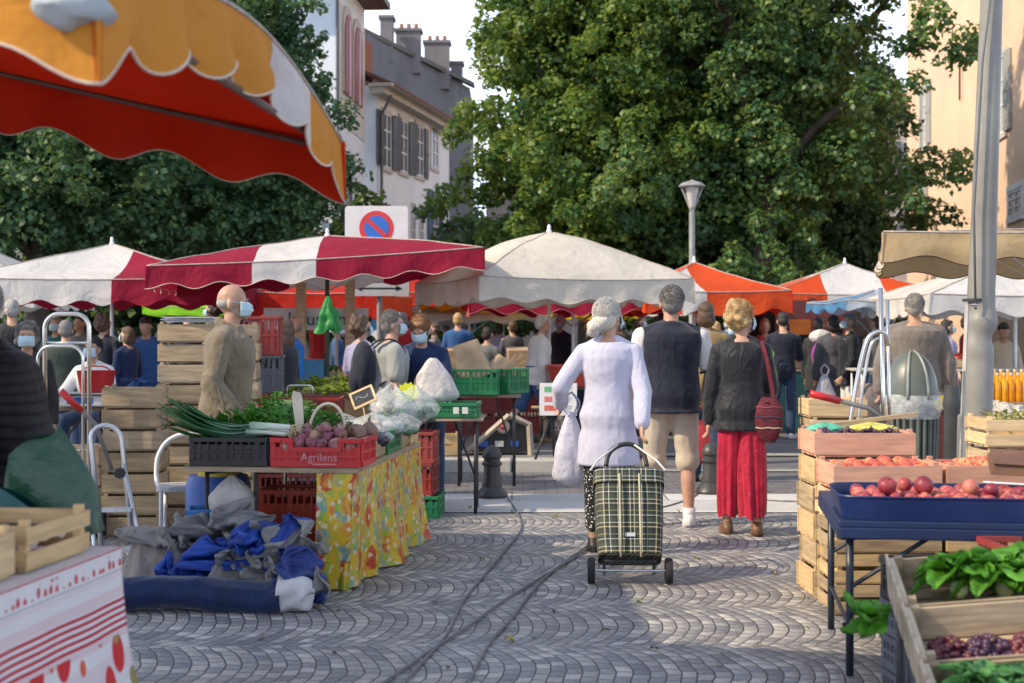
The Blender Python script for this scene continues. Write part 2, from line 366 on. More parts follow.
def parasol(label, corners, apex, drop, sides, nscal=6, inner=None, amp=.035, pole=None, pole_m=None, frame_m=None, sag=.06, name='market_parasol', cat='parasol', piping=None, group=None, pr=.025, wav=.02, finial=True, res=1.0, pole_to=0.0, arches=None):
    """square market parasol on four corners; each side is a list of panel colours running corner to corner"""
    C_ = [V(c) for c in corners]; A = V(apex); ctr = sum(C_, V())/4
    root = empty(name, (ctr.x, ctr.y, pole_to), 0, label, cat, group); O = V((ctr.x, ctr.y, pole_to))
    keys = sorted({k for s in sides for k in s}); mats = [FC[k] for k in keys]
    if inner: mats = mats+[FC[inner]]
    gc, gv = G(), G(); sd_ = random.random()*50
    for i in range(4):
        a, b = C_[i], C_[(i+1) % 4]; pan = sides[i]; ln = (b-a).length; ar = (arches or {}).get(i, -.03)
        dr = (b-a)/ln; cf = min(.95, max(.05, (A-a).dot(dr)/ln)); foot = a.lerp(b, cf)
        def pt(u, t, a=a, b=b, ar=ar, off=0):
            u = min(max(u, 1e-4), 1-1e-4); v = min(u/cf, (1-u)/(1-cf))*t; q = min(1, max(0, (u-v*cf)/max(1e-4, 1-v)))
            p = a.lerp(b, u)+(A-foot)*v
            p.z -= sag*math.sin(PI*v)*1.2*(.35+.65*math.sin(PI*q)); p.z += ar*math.sin(PI*q)*(1-v)
            p.z += (noise.noise(p*2.2+V((sd_,0,0)))*.02+noise.noise(p*6+V((sd_,0,0)))*.006)*min(1, 4*v*(1-v)+.2)+off
            return p-O
        mf = lambda u, v, pan=pan: keys.index(pan[min(len(pan)-1, int(u*len(pan)))])
        nu = int(28*res); nu = max(len(pan), nu-nu % len(pan))*2
        gc.sheet(pt, nu, max(4, int(14*res)), mfn=mf)
        if inner: gc.sheet(lambda u, v: pt(u, v, off=-.006), nu, int(12*res), m=len(keys), flip=True)
        outd = (b-a).cross(V((0,0,1))).normalized()
        if outd.dot((a+b)/2-ctr) < 0: outd = -outd
        def vt(u, v, a=a, b=b, outd=outd, ar=ar, off=0):
            u = -.006+1.012*u
            e = a.lerp(b, u); e.z += ar*math.sin(PI*u)
            sc = nscal*ln
            dz = drop+amp*math.cos(2*PI*u*round(nscal))+.012*noise.noise(V((u*9, i*3.1, sd_)))
            cw = min(1, 6*u, 6*(1-u)); e = e+outd*(cw*wav*v*(math.sin(u*round(nscal)*2*PI+i)+1.2*noise.noise(V((u*7+i*5, sd_, v*2))))+.012*v+off); e.z -= dz*v
            return e-O
        nv = int(60*res); nv -= nv % len(pan)
        gv.sheet(vt, nv, 5, mfn=mf, flip=True)
        if inner: gv.sheet(lambda u, v: vt(u, v, off=-.006), nv, 5, m=len(keys))
        if piping is not None:
            pp = [vt(u/nv, 1.0) for u in range(nv+1)]; gv.tube(pp, .004, 5, len(mats))
    gs = G()
    for i in range(4):
        a, b = C_[i], C_[(i+1) % 4]; ar = (arches or {}).get(i, -.03)
        ed = []
        for q in range(25): e = a.lerp(b, q/24); e.z += ar*math.sin(PI*q/24)+.004; ed.append(e-O)
        gs.tube(ed, .007, 5)
        hp = []
        for q in range(13):
            v = q/12*.97; p = a.lerp(A, v); p.z -= sag*math.sin(PI*v)*1.2*.35; p.z += (noise.noise(p*2.2+V((sd_,0,0)))*.02+noise.noise(p*6+V((sd_,0,0)))*.006)*min(1, 4*v*(1-v)+.2)+.003; hp.append(p-O)
        gs.tube(hp, .008, 5)
    gs.build('seam', seam_m, root, smooth=True)
    gc.build('canopy', mats, root, smooth=True); gv.build('valance', mats+([piping] if piping is not None else []), root, smooth=True)
    fm = frame_m or steel
    gf = G()
    for i in range(4):
        a, b = C_[i]-O-V((0,0,.03)), C_[(i+1) % 4]-O-V((0,0,.03))
        k = .985; cc = ctr-O; cc = V((cc.x, cc.y, 0))
        ins = lambda p: V((cc.x+(p.x-cc.x)*k, cc.y+(p.y-cc.y)*k, p.z))
        gf.tube([ins(a), ins(b)], .012, 6)
        gf.tube([ins(a), A-O-V((0,0,.08))], .012, 6)
    hub = A-O-V((0,0,.08))
    for i in range(4):
        gf.tube([(C_[i]-O).lerp(hub, .5)-V((0,0,.03)), V((hub.x, hub.y, hub.z-.55))], .009, 6)
    gf.build('frame', fm, root)
    if pole is not None:
        px, py = pole; top = V((A.x, A.y, A.z))-O
        G().tube([V((px, py, pole_to))-O, V((top.x, top.y, top.z-.02))], pr, 10).build('pole', pole_m or steel, root, smooth=True, angle=40)
        b_ = G(); b_.box((px-O.x, py-O.y, .03), (.42,.42,.06)); b_.tube([(px-O.x, py-O.y, .05), (px-O.x, py-O.y, .3)], pr+.012, 10); b_.build('base', dark, root, bevel=.01)
    if finial: G().lathe([(.001,-.03),(.035,-.02),(.03,.02),(.018,.03),(.022,.06),(.015,.085),(.001,.09)], A-O, 10).build('finial', white, root, smooth=True)
    return root
def sq(near, a, b, rot, dz=(0,0,0,0)):
    """near corner, side length to the right, side length going back, rotation"""
    n = V(near); u = V((math.cos(rot), math.sin(rot), 0)); v = V((-math.sin(rot), math.cos(rot), 0))
    c = [n, n+u*a, n+u*a+v*b, n+v*b]
    return [p+V((0,0,z)) for p, z in zip(c, dz)]
def par2(label, px, pytop, d, a, b, rot, apex_py, drop, sides, dz=(0,0,0,0), **kw):
    z = Z(pytop, d); c = sq((X(px, d), d, z), a, b, rad(rot), dz); m = sum(c, V())/4
    za = Z(apex_py, m.y)
    return parasol(label, c, (m.x, m.y, za), drop, sides, pole=(m.x, m.y), **kw)
piping_w = M('piping_pale', (.62,.52,.42), .7)
piping_d = M('piping_dark', (.05,.02,.01), .7)
# near yellow parasol, only its right-hand corner in view
yc = [V((-.885,3.02,2.145)), V((-.615,5.12,2.085)), V((-3.15,5.35,2.68)), V((-3.4,3.1,2.46))]
py_ = parasol('yellow canvas parasol with white stripe and glowing red lining, nearest to the viewer', yc, (-2.0,4.15,2.95), .185,
        [['yellow','yellow','yellow','white','yellow'], ['yellow','yellow','white','yellow'], ['yellow','white','yellow'], ['yellow','yellow','yellow']], nscal=6, inner='lining', amp=.032,
        frame_m=M('frame_brown', (.12,.07,.06), .5), piping=piping_w, pole=(-2.0,4.15), pole_m=steel, wav=.028, res=1.6, finial=False, arches={0:.18})
g = G()   # grey corner pocket on the near corner
def pk(u, v):
    a = (u-.5)*PI*1.1; r = .085*math.sin(PI*v)**.6
    return V((r*math.sin(a)*1.1, -r*math.cos(a)*.7, -.03-.10*v+.02*noise.noise(V((u*4,v*4,2)))))
O_ = py_.location
g.sheet(pk, 14, 10); g.build('corner_pocket', fabric('grey_canvas', (.42,.46,.50), .15), py_, loc=V((-.93,3.03,2.165))-O_, rz=rad(35), smooth=True)

par2('cream parasol with faded scalloped valance behind the woman with grey hair', 480, 276, 15.2, 2.55, 2.45, 20, 232, .24, [['ecru'],['ecru'],['ecru'],['ecru']], nscal=5, amp=.03, sag=-.11, pole_m=M('pole_cream', (.58,.53,.44), .6), pr=.023, res=1.3, piping=piping_w, pole_to=PZ)
par2('crimson and white panelled parasol over the stall of the man in the beige jacket', 147, 266, 14.6, 3.45, 3.0, 3, 236, .21, [['crimson']*5+['white']*3+['crimson']*8,['red','white','red'],['crimson','white','crimson'],['crimson']], nscal=7, amp=.03, sag=-.05, dz=(0,.20,.22,.02), pole_m=M('pole_green', (.02,.06,.035), .5), piping=piping_w, res=1.3, pole_to=PZ)  # right side's red stands for crimson cloth with sun coming through
par2('white parasol with one crimson end panel at far left', -65, 277, 16.2, 3.3, 3.0, 3, 244, .27, [['white']*12+['crimson']*8,['crimson'],['crimson'],['white']], nscal=7, amp=.035, piping=None, pole_to=0)
par2('plain white parasol cut off by the left edge behind the puffer jacket', -190, 285, 21, 3.3, 3, 0, 236, .3, [['white'],['white'],['white'],['white']], nscal=6)
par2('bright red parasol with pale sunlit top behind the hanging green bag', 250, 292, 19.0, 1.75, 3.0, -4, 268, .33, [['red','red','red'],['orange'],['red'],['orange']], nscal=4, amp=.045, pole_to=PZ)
par2('red and white parasol behind the arrow sign', 372, 291, 24.0, 1.7, 2.6, 5, 272, .2, [['red'],['red'],['red'],['white']], nscal=5, amp=.02)
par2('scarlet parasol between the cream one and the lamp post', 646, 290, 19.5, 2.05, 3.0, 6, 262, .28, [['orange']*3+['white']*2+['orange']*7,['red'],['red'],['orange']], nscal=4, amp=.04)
par2('orange and white striped parasol over the teal counter', 768, 293, 23.0, 2.95, 1.5, 3, 263, .27, [['orange']*4+['white']*4+['orange']*4,['orange'],['orange'],['orange','white','orange']], nscal=6, amp=.035)
par2('beige parasol with wavy brown valance at right, nearest the lamp pole', 884, 232, 10.3, 3.0, 2.7, -14, 225, .2, [['tan','tan'],['tan'],['tan'],['tan','cream']], nscal=5, amp=.03, piping=piping_d, res=1.3, wav=.03)
par2('white rounded parasol over the juice bottles', 930, 294, 15.5, 2.9, 2.6, 2, 262, .2, [['white'],['white'],['white'],['ivory']], nscal=6, amp=.03, sag=-.06)
par2('small pale blue awning beside the orange striped parasol', 846, 300, 17.5, 1.3, 2.0, 2, 290, .1, [['pale'],['pale'],['pale'],['blue']], nscal=3, amp=.03, finial=False)
par2('yellow and red banded parasol far behind the cream one', 420, 297, 25.0, 2.9, 2.4, 0, 286, .2, [['sun','red','sun','sun'],['sun'],['sun','red'],['sun']], nscal=7, amp=.03)
par2('yellow edged parasol behind the white shirted woman', 545, 298, 23.0, 1.5, 2.4, 0, 286, .3, [['sun'],['sun'],['sun'],['sun']], nscal=4, amp=.03)
par2('dark red parasol under the rim of the cream one', 470, 291, 19.6, 3.05, 2.6, 2, 284, .27, [['crimson','crimson'],['crimson'],['crimson'],['crimson']], nscal=6, amp=.045, piping=M('piping_pink', (.55,.2,.2), .7))
par2('blue parasol deep in the market behind the grey shirted man', 372, 316, 27.0, 1.9, 2.4, 0, 304, .25, [['blue','pale'],['blue'],['blue'],['pale']], nscal=4)
par2('lime green awning behind the white and crimson parasol', 143, 306, 22.0, 1.75, 2.0, 0, 296, .12, [['lime'],['lime'],['lime'],['lime']], nscal=1, amp=0, finial=False)
par2('long white awning behind the scarlet parasol', 560, 303, 28.0, 3.6, 2.6, 0, 290, .2, [['ivory','white'],['white'],['white'],['white']], nscal=6)
par2('ivory awning behind the woman in navy fleece', 395, 312, 25.5, 2.6, 2.2, 0, 300, .15, [['ivory'],['white'],['white'],['white']], nscal=4)
parasol('unseen crimson parasol added at left to shade the tarpaulins and cobbles', sq((-5.6,4.7,2.85), 2.85, 2.9, 0), (-4.17,6.15,3.4), .2, [['crimson'],['white'],['crimson'],['white']], pole=(-4.17,6.1))  # added out of view; its shadow darkens the cobbles left of the sun patch
# ------------------------------------------------------------------ trees
def leaf_mat(name, a, b, c, trans=.35):
    m, nt, bs = nmat(name); co = objco(nt)
    geo = nt.nodes.new('ShaderNodeNewGeometry')
    big = noise_t(nt, co, .55, 3); r = geo.outputs['Random Per Island']
    k = mth(nt, 'ADD', mth(nt, 'MULTIPLY', r, .45), mth(nt, 'MULTIPLY', big, .75))
    col = ramp(nt, k, [(.3, a), (.6, b), (.95, c)])  # pale stop stands in for sunlit clumps, dark stop for shaded ones
    L(nt, col, bs.inputs['Base Color']); bs.inputs['Roughness'].default_value = .42; bs.inputs['Specular IOR Level'].default_value = .35
    t = nt.nodes.new('ShaderNodeBsdfTranslucent'); L(nt, mixc(nt, .5, col, (.30,.34,.02), 'ADD'), t.inputs['Color'])
    t2 = nt.nodes.new('ShaderNodeMixShader'); t2.inputs[0].default_value = trans; L(nt, bs.outputs[0], t2.inputs[1]); L(nt, t.outputs[0], t2.inputs[2])
    L(nt, t2.outputs[0], nt.nodes['Material Output'].inputs[0]); return m
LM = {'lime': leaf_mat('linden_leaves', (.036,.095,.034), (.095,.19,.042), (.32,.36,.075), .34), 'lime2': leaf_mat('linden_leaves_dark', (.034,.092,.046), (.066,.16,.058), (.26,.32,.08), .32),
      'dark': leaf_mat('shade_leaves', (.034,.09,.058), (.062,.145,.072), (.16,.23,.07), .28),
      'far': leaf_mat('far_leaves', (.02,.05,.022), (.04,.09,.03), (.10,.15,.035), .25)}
bark = M('bark', (.075,.06,.05), .9, .4, 6, .8, 18, .03, stretch=(1,1,.25))
def leaves(name, clumps, per, size, mat, parent, droop=.35, loc=(0,0,0)):
    P, S = [], []
    for (cx, cy, cz, r) in clumps:
        n = int(per*(r**2)); d = RNG.normal(size=(n,3)); d /= np.linalg.norm(d, axis=1)[:,None]
        # uneven shell: lobes of different reach
        ph = RNG.uniform(0, 6, 3); reach = 1+.22*np.sin(d[:,0]*4+ph[0])+.2*np.sin(d[:,1]*5+ph[1])+.2*np.sin(d[:,2]*5+ph[2])
        rr = r*reach*RNG.uniform(.35, 1, n)**.45
        p = d*rr[:,None]*np.array([1,1,.72]); p[:,2] -= droop*(np.hypot(p[:,0], p[:,1])**2)/max(r,.3)
        P.append(p+np.array([cx,cy,cz])); S.append(d)
    P = np.concatenate(P); D = np.concatenate(S); n = len(P)
    nr = D*.8+RNG.normal(size=(n,3))*.55+np.array([0,0,.5]); nr /= np.linalg.norm(nr, axis=1)[:,None]
    t = np.cross(nr, RNG.normal(size=(n,3))); t /= np.linalg.norm(t, axis=1)[:,None]
    bt = np.cross(nr, t); s = size*RNG.uniform(.6, 1.3, n)[:,None]
    v = np.empty((n,4,3), dtype=np.float32)
    v[:,0] = P-t*s*.55; v[:,1] = P+bt*s*.42+nr*s*.1; v[:,2] = P+t*s*.6-nr*s*.12; v[:,3] = P-bt*s*.42+nr*s*.1
    me = bpy.data.meshes.new(name); me.vertices.add(4*n); me.vertices.foreach_set('co', v.ravel())
    me.loops.add(4*n); me.loops.foreach_set('vertex_index', np.arange(4*n, dtype=np.int32))
    me.polygons.add(n); me.polygons.foreach_set('loop_start', np.arange(0, 4*n, 4, dtype=np.int32))
    me.update(); me.validate(); me.materials.append(mat)
    o = bpy.data.objects.new(name, me); COL.objects.link(o); o.parent = parent; o.location = loc; return o
def tree(label, x, y, h, rx, ry, z0, nclump, cr, per, size, mat, trunk_r=.28, group=None, core=.55, top=None, seed=1):
    root = empty('tree', (x, y, 0), 0, label, 'tree', group); rnd = random.Random(seed); cl = []
    zc, rz_ = (z0+h)/2, (h-z0)/2
    nl = max(10, nclump//5)
    for k in range(nl):      # big limbs end in lobes, each lobe a fan of drooping sprays
        zz = 1-2*(k+.5)/nl; a = k*2.39996+rnd.uniform(-.35,.35); q = math.sqrt(max(0, 1-zz*zz)); f = rnd.uniform(.62, 1.06)*(1+.10*math.sin(3*a+zz*4+seed))
        c = V((rx*q*math.cos(a)*f, ry*q*math.sin(a)*f, zc+rz_*zz*f)); out = V((q*math.cos(a), q*math.sin(a), zz*.6))
        R = cr*rnd.uniform(.75, 1.35)
        for j in range(9):
            w_ = V((rnd.gauss(0,1), rnd.gauss(0,1), rnd.gauss(0,.7)))*.62*R+out*rnd.uniform(-.1,.75)*R; w_.z -= .22*(w_.x**2+w_.y**2)/max(R,.2)
            cl.append((*(c+w_), R*rnd.uniform(.26,.52)))
    for k in range(int(nclump*.35)):
        a = rnd.uniform(0, 6.28); f = rnd.uniform(.1, core); cl.append((rx*f*math.cos(a), ry*f*math.sin(a), zc+rz_*rnd.uniform(-.6,.6), cr*1.1))
    leaves('crown', cl, per, size, mat, root)
    g = G(); tb = z0+.35*(h-z0)
    g.tube(bez([(0,0,-.1),(.05,.02,.4),(-.08,.06,z0*.7),(.1,-.05,tb),(0,.1,h*.75)], 5), [trunk_r*1.5]+[trunk_r*(1-.032*i) for i in range(20)], 10)
    for k in range(9):
        a = k*2.4; c = cl[rnd.randrange(nclump)]
        s0 = V((0,0,rnd.uniform(z0*.8, tb*1.2))); e = V(c[:3]); mid = s0.lerp(e, .5)+V((0,0,.4))
        g.tube(bez([s0, mid, e], 5), [trunk_r*.42*(1-.075*i) for i in range(11)], 7)
    g.build('trunk', bark, root, smooth=True); return root
tree('tall linden left of centre with sunlit yellow green clumps', X(590,33), 33, 11.4, 2.85, 2.9, 1.9, 210, .80, 1500, .115, LM['lime'], .3, seed=3)
tree('broad dark linden right of centre, reaching towards the peach building', X(764,31), 31, 14.6, 3.0, 2.6, 1.7, 240, .82, 1400, .118, LM['lime2'], .36, seed=5)
tree('bushy tree between the two lindens, low over the cream parasol', X(668,34), 34, 9.5, 2.6, 2.4, 1.8, 120, .8, 1100, .13, LM['dark'], .3, seed=8)
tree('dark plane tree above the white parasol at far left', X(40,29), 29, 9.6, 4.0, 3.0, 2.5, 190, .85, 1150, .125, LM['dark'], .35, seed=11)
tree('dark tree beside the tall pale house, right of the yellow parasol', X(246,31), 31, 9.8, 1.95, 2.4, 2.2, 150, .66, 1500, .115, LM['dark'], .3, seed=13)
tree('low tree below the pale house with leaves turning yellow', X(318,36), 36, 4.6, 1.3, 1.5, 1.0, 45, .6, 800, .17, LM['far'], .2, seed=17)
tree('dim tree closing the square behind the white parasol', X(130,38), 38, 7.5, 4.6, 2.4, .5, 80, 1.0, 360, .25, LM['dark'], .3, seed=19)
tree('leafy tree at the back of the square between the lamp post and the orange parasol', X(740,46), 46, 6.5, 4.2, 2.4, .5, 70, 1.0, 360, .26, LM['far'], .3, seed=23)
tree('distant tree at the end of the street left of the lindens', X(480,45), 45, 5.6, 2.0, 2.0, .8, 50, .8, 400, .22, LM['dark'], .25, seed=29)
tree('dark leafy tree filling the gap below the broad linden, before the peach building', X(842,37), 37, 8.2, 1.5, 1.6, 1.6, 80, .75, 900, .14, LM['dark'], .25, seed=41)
tree('unseen plane tree added outside the frame to shade the near stalls', -10.5, 1.0, 10.4, 2.3, 2.7, 3.8, 52, .64, 440, .2, LM['far'], .3, seed=31)  # unseen tree, put in for dappled shade over the foreground
tree('second unseen plane tree added outside the frame to shade the stone band', -12.5, 8.0, 11.2, 2.3, 2.6, 4.4, 36, .6, 380, .2, LM['far'], .3, seed=37)  # also out of sight, added so its sparse crown dapples the walkers

# ------------------------------------------------------------------ houses
def plaster(name, col, stain=.5):
    m, nt, b = nmat(name); co = objco(nt)
    c = ramp(nt, noise_t(nt, co, .45, 7, .6), [(.3, tuple(x*.86 for x in col)), (.7, tuple(min(1, x*1.06) for x in col))])
    st = ramp(nt, noise_t(nt, scaled(nt, co, (1,1,.22)), 1.1, 8, .7), [(.48, 0), (.75, 1)])
    c = mixc(nt, mth(nt, 'MULTIPLY', st, stain), c, tuple(x*.5 for x in col)); L(nt, c, b.inputs['Base Color']); b.inputs['Roughness'].default_value = .9
    bump(nt, b, noise_t(nt, co, 14, 5), .25, .02); return m
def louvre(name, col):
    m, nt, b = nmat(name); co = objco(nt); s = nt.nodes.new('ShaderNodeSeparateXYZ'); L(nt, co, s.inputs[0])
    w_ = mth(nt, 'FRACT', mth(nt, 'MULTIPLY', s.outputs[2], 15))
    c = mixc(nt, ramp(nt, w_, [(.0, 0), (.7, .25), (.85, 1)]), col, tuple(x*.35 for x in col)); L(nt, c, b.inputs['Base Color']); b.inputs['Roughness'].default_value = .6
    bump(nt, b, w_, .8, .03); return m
tile = M('roof_tiles', (.20,.085,.06), .85, .35, 4, .8, 9, .05, stretch=(1,3,1))
glass = M('window_glass', (.04,.05,.065), .12, .3, 2, 0)
stone_w = M('stone_trim', (.55,.52,.47), .8, .12, 3)
def facade(root, A, B, z0, z1, mat, thick=.4, name='wall'):
    """vertical wall from A to B (plan points, relative to root); outer face on the right of A->B"""
    A, B = V((*A, 0)), V((*B, 0)); d = (B-A); l = d.length; a = math.atan2(d.y, d.x)
    g = G(); g.box((l/2, thick/2, (z0+z1)/2), (l, thick, z1-z0)); return g.build(name, mat, root, loc=A, rz=a), A, a, l
def window(root, A, a, s, z, w, h, sh=None, shw=None, frame=white, trim=None, arched=False, openw=True, pane=None):
    """window s metres along the facade, sill at z; shutters folded back beside it"""
    o = V((A.x, A.y, 0))+Rz(a) @ V((s, 0, z)); g = G()
    if trim:
        g.box((0,-.015,-.07), (w+.3,.09,.12)); g.box((0,-.015,h+.08), (w+.26,.08,.14))
        for q in (-1, 1): g.box((q*(w/2+.065),-.01,h/2+.005), (.13,.06,h-.01))
        win = g.build('window', trim, root, loc=o, rz=a)
    else:
        g.box((0,-.015,-.05), (w+.16,.08,.08)); win = g.build('window', stone_w, root, loc=o, rz=a)
    p = G(); p.box((0,-.004,h/2), (w,.02,h)); p.build('pane', pane or glass, win)
    f = G()
    for q in (-1, 0, 1): f.box((q*(w/2-.03),-.028,h/2), (.06,.03,h))
    for zz in (.03, h*.36, h*.68, h-.03): f.box((0,-.032,zz), (w-.13,.025,.045))
    f.build('sash', frame, win)
    if sh:
        sw = shw or w/2
        for q in (-1, 1):
            k = G(); k.box((0,0,h/2), (sw,.05,h)); k.box((0,-.03,h*.5), (sw,.02,.1)); k.build('shutter', sh, win, loc=(q*(w/2+sw/2+.02),-.055,0), rz=q*rad(4))
    return win
# peach building on the right
peach = plaster('peach_plaster', (.80,.56,.39), .12)
P0, P1 = V((11.45,27.0,0)), V((15.0,54.0,0)); pd = (P1-P0).normalized(); pa = math.atan2(-pd.y, -pd.x)
b1 = empty('townhouse', P0, 0, 'tall peach plastered building with grey louvred shutters on the right', 'building')
facade(b1, (P1-P0).xy, (0,0), 0, 17, peach); plen = (P1-P0).length
f2 = (V((24,54,0))-P1); facade(b1, (P1-P0+V((9,-1,0))).xy, (P1-P0+V((.4,-.05,0))).xy, 0, 17, peach)
def along(px): # distance from P1 along facade (facade runs P1->P0) of the point seen at px
    k = (px-512)/F; t = (k*P0.y-P0.x)/(pd.x-k*pd.y); return plen-t, P0.y+pd.y*t
grey_sh = louvre('grey_shutter', (.62,.63,.60)); Ap = P1-P0
for pxa, pxb, ya, yb in ((994,1011,56,134),(918,934,84,146),(915,931,181,222),(890,903,186,222)):
    s, d = along((pxa+pxb)/2); z0_, z1_ = Z(yb, d), Z(ya, d)
    window(b1, Ap, pa, s, z0_, 1.0, z1_-z0_, grey_sh, .62, trim=stone_w, pane=grey_sh)
s, d = along(1016); window(b1, Ap, pa, s, Z(216, d), 1.5, Z(190, d)-Z(216, d), trim=white)
g = G(); g.box((plen*.42,-.08,8.9), (.05,.05,1.1)); g.build('vent', dark, b1, loc=(Ap.x,Ap.y,0), rz=pa)
# pale house glimpsed between the linden and the peach building
b2 = empty('townhouse', (16.5,62,0), 0, 'pale pink house glimpsed between the dark linden and the peach building', 'building')
facade(b2, (-9,0), (2.6,0), 0, 11.5, plaster('pink_plaster', (.55,.46,.44), .3)); lav = louvre('lavender_shutter', (.36,.38,.47))
for i in range(5):
    for k in range(3): window(b2, V((-9,0,0)), 0, 1.2+2.2*i, 1.4+3.3*k, 1.0, 1.7, lav, .5)
g = G(); g.box((-3.2,3,11.6), (12.6,7,.25)); g.build('roof', tile, b2)
# left street: tall house with arched red windows
whiteA, whiteB, greyC = plaster('white_plaster', (.82,.88,.96), .12), plaster('chalk_plaster', (.86,.91,.98), .15), plaster('grey_render', (.17,.18,.20), .8)
hA = empty('townhouse', (X(337,40), 40, 0), 0, 'tall pale house with arched red windows behind the left trees', 'building')
e2 = (X(364.5,44.6)-X(337,40), 4.6)
_, Aa, aa, la = facade(hA, (0,0), e2, 0, 11.5, whiteA); facade(hA, (-7,.3), (-.002,.0), 0, 11.5, whiteA)
cream_b = plaster('cream_band', (.66,.64,.60), .15)
g = G(); g.box((la/2,-.012,9.05), (la-.2,.03,3.4)); g.build('band', cream_b, hA, rz=aa)
redw = M('red_shutter', (.28,.03,.035), .6, .2)
for k, s in enumerate((la*.3, la*.66)):
    z0_ = 8.25; g = G(); w2 = .62; pts = [(-w2,0),(w2,0),(w2,1.7)]+[(w2*math.cos(t*PI/10), 1.7+w2*math.sin(t*PI/10)) for t in range(1,10)]+[(-w2,1.7)]
    def pan(k_, y0, y1): return [V((p[0]*k_, y0, p[1]*(.5+.5*k_)+.04)) for p in pts]
    g.loft([pan(1.22, 0, 0), pan(1.22, -.05, 0)]); wn = g.build('window', stone_w, hA, loc=Rz(aa) @ V((s,-.03,z0_)), rz=aa)
    g = G(); g.loft([pan(1.0, -.055, 0), pan(1.0, -.08, 0)]); g.build('shutter', redw, wn)
    g = G(); g.box((0,-.09,1.1), (.09,.04,2.2)); g.build('mullion', white, wn)
for k, s in enumerate((la*.3, la*.68)): window(hA, Aa, aa, s, 3.6, .7, 2.2, louvre('blue_grey_shutter', (.20,.26,.34)) if k == 0 else None, .35, pane=louvre('blue_grey_shut', (.22,.28,.36)))
g = G(); g.tube([(0.02,-.06,0),(0.02,-.06,11.5)], .05, 6); g.build('downpipe', greyp, hA)
g = G(); g.box((la/2,-.3,11.62), (la+.3,1.0,.2)); g.build('eave', M('eave_wood', (.12,.07,.05)), hA, rz=aa)
g = G(); g.box((-3.2,2.2,11.75), (7,6,.2), Rx(rad(4))); g.build('roof', tile, hA)
# white house with grey shutters
hB = empty('townhouse', (X(377,45), 45, 0), 0, 'white house with a row of grey shutters in the street on the left', 'building')
e2 = (X(449,54)-X(377,45), 9.0); _, Ab, ab, lb = facade(hB, (0,0), e2, 0, 8.9, whiteB); facade(hB, (-3.2,.2), (-.002,0), 0, 9.2, whiteB)
shB = louvre('slate_shutter', (.16,.18,.21))
def alongB(px):
    k = (px-512)/F; a = V((X(377,45),45)); b = V((X(449,54),54)); d = b-a; t = (k*a.y-a.x)/(d.x-k*d.y); return t*lb, a.y+d.y*t
for pxc in (386, 403, 419): 
    s, d = alongB(pxc); window(hB, Ab, ab, s, Z(168+(pxc-386)*.25, d), .95, 1.75, shB, .62, trim=stone_w, pane=shB)
s, d = alongB(434); window(hB, Ab, ab, s, Z(168, d), .9, 1.5, None, trim=stone_w)
for pxc in (413, 421): s, d = alongB(pxc); window(hB, Ab, ab, s, Z(246, d), .5, 1.5, None, pane=shB)
s, d = alongB(434); window(hB, Ab, ab, s, Z(246, d), .95, 2.0, louvre('blue_shutter', (.14,.25,.45)), .5)
g = G(); g.box((lb/2-.2,-.16,8.98), (lb+.7,.5,.22)); g.box((lb/2-.2,-.3,9.12), (lb+.9,.75,.1)); g.build('cornice', stone_w, hB, rz=ab)
g = G(); g.add([(-.4,-.72,9.18),(lb+.5,-.72,9.18),(lb+.5,4.2,11.4),(-.4,4.2,11.4),(-.4,-.72,9.1),(lb+.5,-.72,9.1),(lb+.5,4.2,11.2),(-.4,4.2,11.2)], [(0,1,2,3),(7,6,5,4),(0,4,5,1),(1,5,6,2),(2,6,7,3),(3,7,4,0)]); g.build('roof', tile, hB, rz=ab)
g = G(); g.tube([(.1,-.12,0),(.1,-.12,8.3),(.1,-.45,8.9)], .05, 6); g.build('downpipe', greyp, hB, rz=ab)
g = G(); g.box((.6,.9,10.1), (1.0,.8,1.3)); g.build('chimney', M('brick', (.30,.12,.08), .9, .3, 8, .4, 20), hB, rz=ab)
# grey gable block with chimneys behind
hC = empty('townhouse', (X(362,56), 56, 0), 0, 'grey rendered gable with chimneys rising behind the white house', 'building')
x1 = X(470,62)-X(362,56); g = G(); zt0, zt1 = Z(30,56), Z(88,62)
g.add([(0,0,0),(x1,6,0),(x1,6,zt1),(0,0,zt0),(0,6,0),(x1,12,0),(x1,12,zt1),(0,6,zt0)], [(0,1,2,3),(7,6,5,4),(3,2,6,7),(0,3,7,4),(1,5,6,2)]); g.build('wall', greyC, hC)
g = G(); n = V((x1,6,0)).normalized()
for q in (0,): g.add([V((-.2,-.25,zt0+.02)),V((x1+.2,5.75,zt1+.02)),V((x1+.2,6.4,zt1+.02)),V((-.2,.4,zt0+.02)),V((-.2,-.25,zt0+.2)),V((x1+.2,5.75,zt1+.2)),V((x1+.2,6.4,zt1+.2)),V((-.2,.4,zt0+.2))], [(0,1,2,3),(7,6,5,4),(0,4,5,1),(1,5,6,2),(2,6,7,3),(3,7,4,0)])
g.build('coping', M('coping', (.10,.09,.08)), hC)
chm = plaster('chimney_render', (.20,.20,.215), .7)
for px, w_, y0, y1 in ((384,.5,17,48),(405,1.0,30,58),(434,1.05,42,74),(455,.5,63,80)):
    g = G(); k = (px-362)/108; d = 56+6*k; zb, zt = Z(y1+14, d), Z(y0, d); g.box((0,0,(zb+zt)/2), (w_,.8,zt-zb)); g.box((0,0,zt+.06), (w_+.14,.94,.12))
    ch = g.build('chimney', chm, hC, loc=(x1*k, 6*k+.6, 0))
    g = G()
    for q in range(-1, 2): g.lathe([(.09,0),(.11,.05),(.08,.22),(.09,.26)], (q*w_*.3,0,zt+.12), 8)
    if w_ > .6: g.build('chimney_pot', M('terracotta', (.30,.13,.08)), ch)
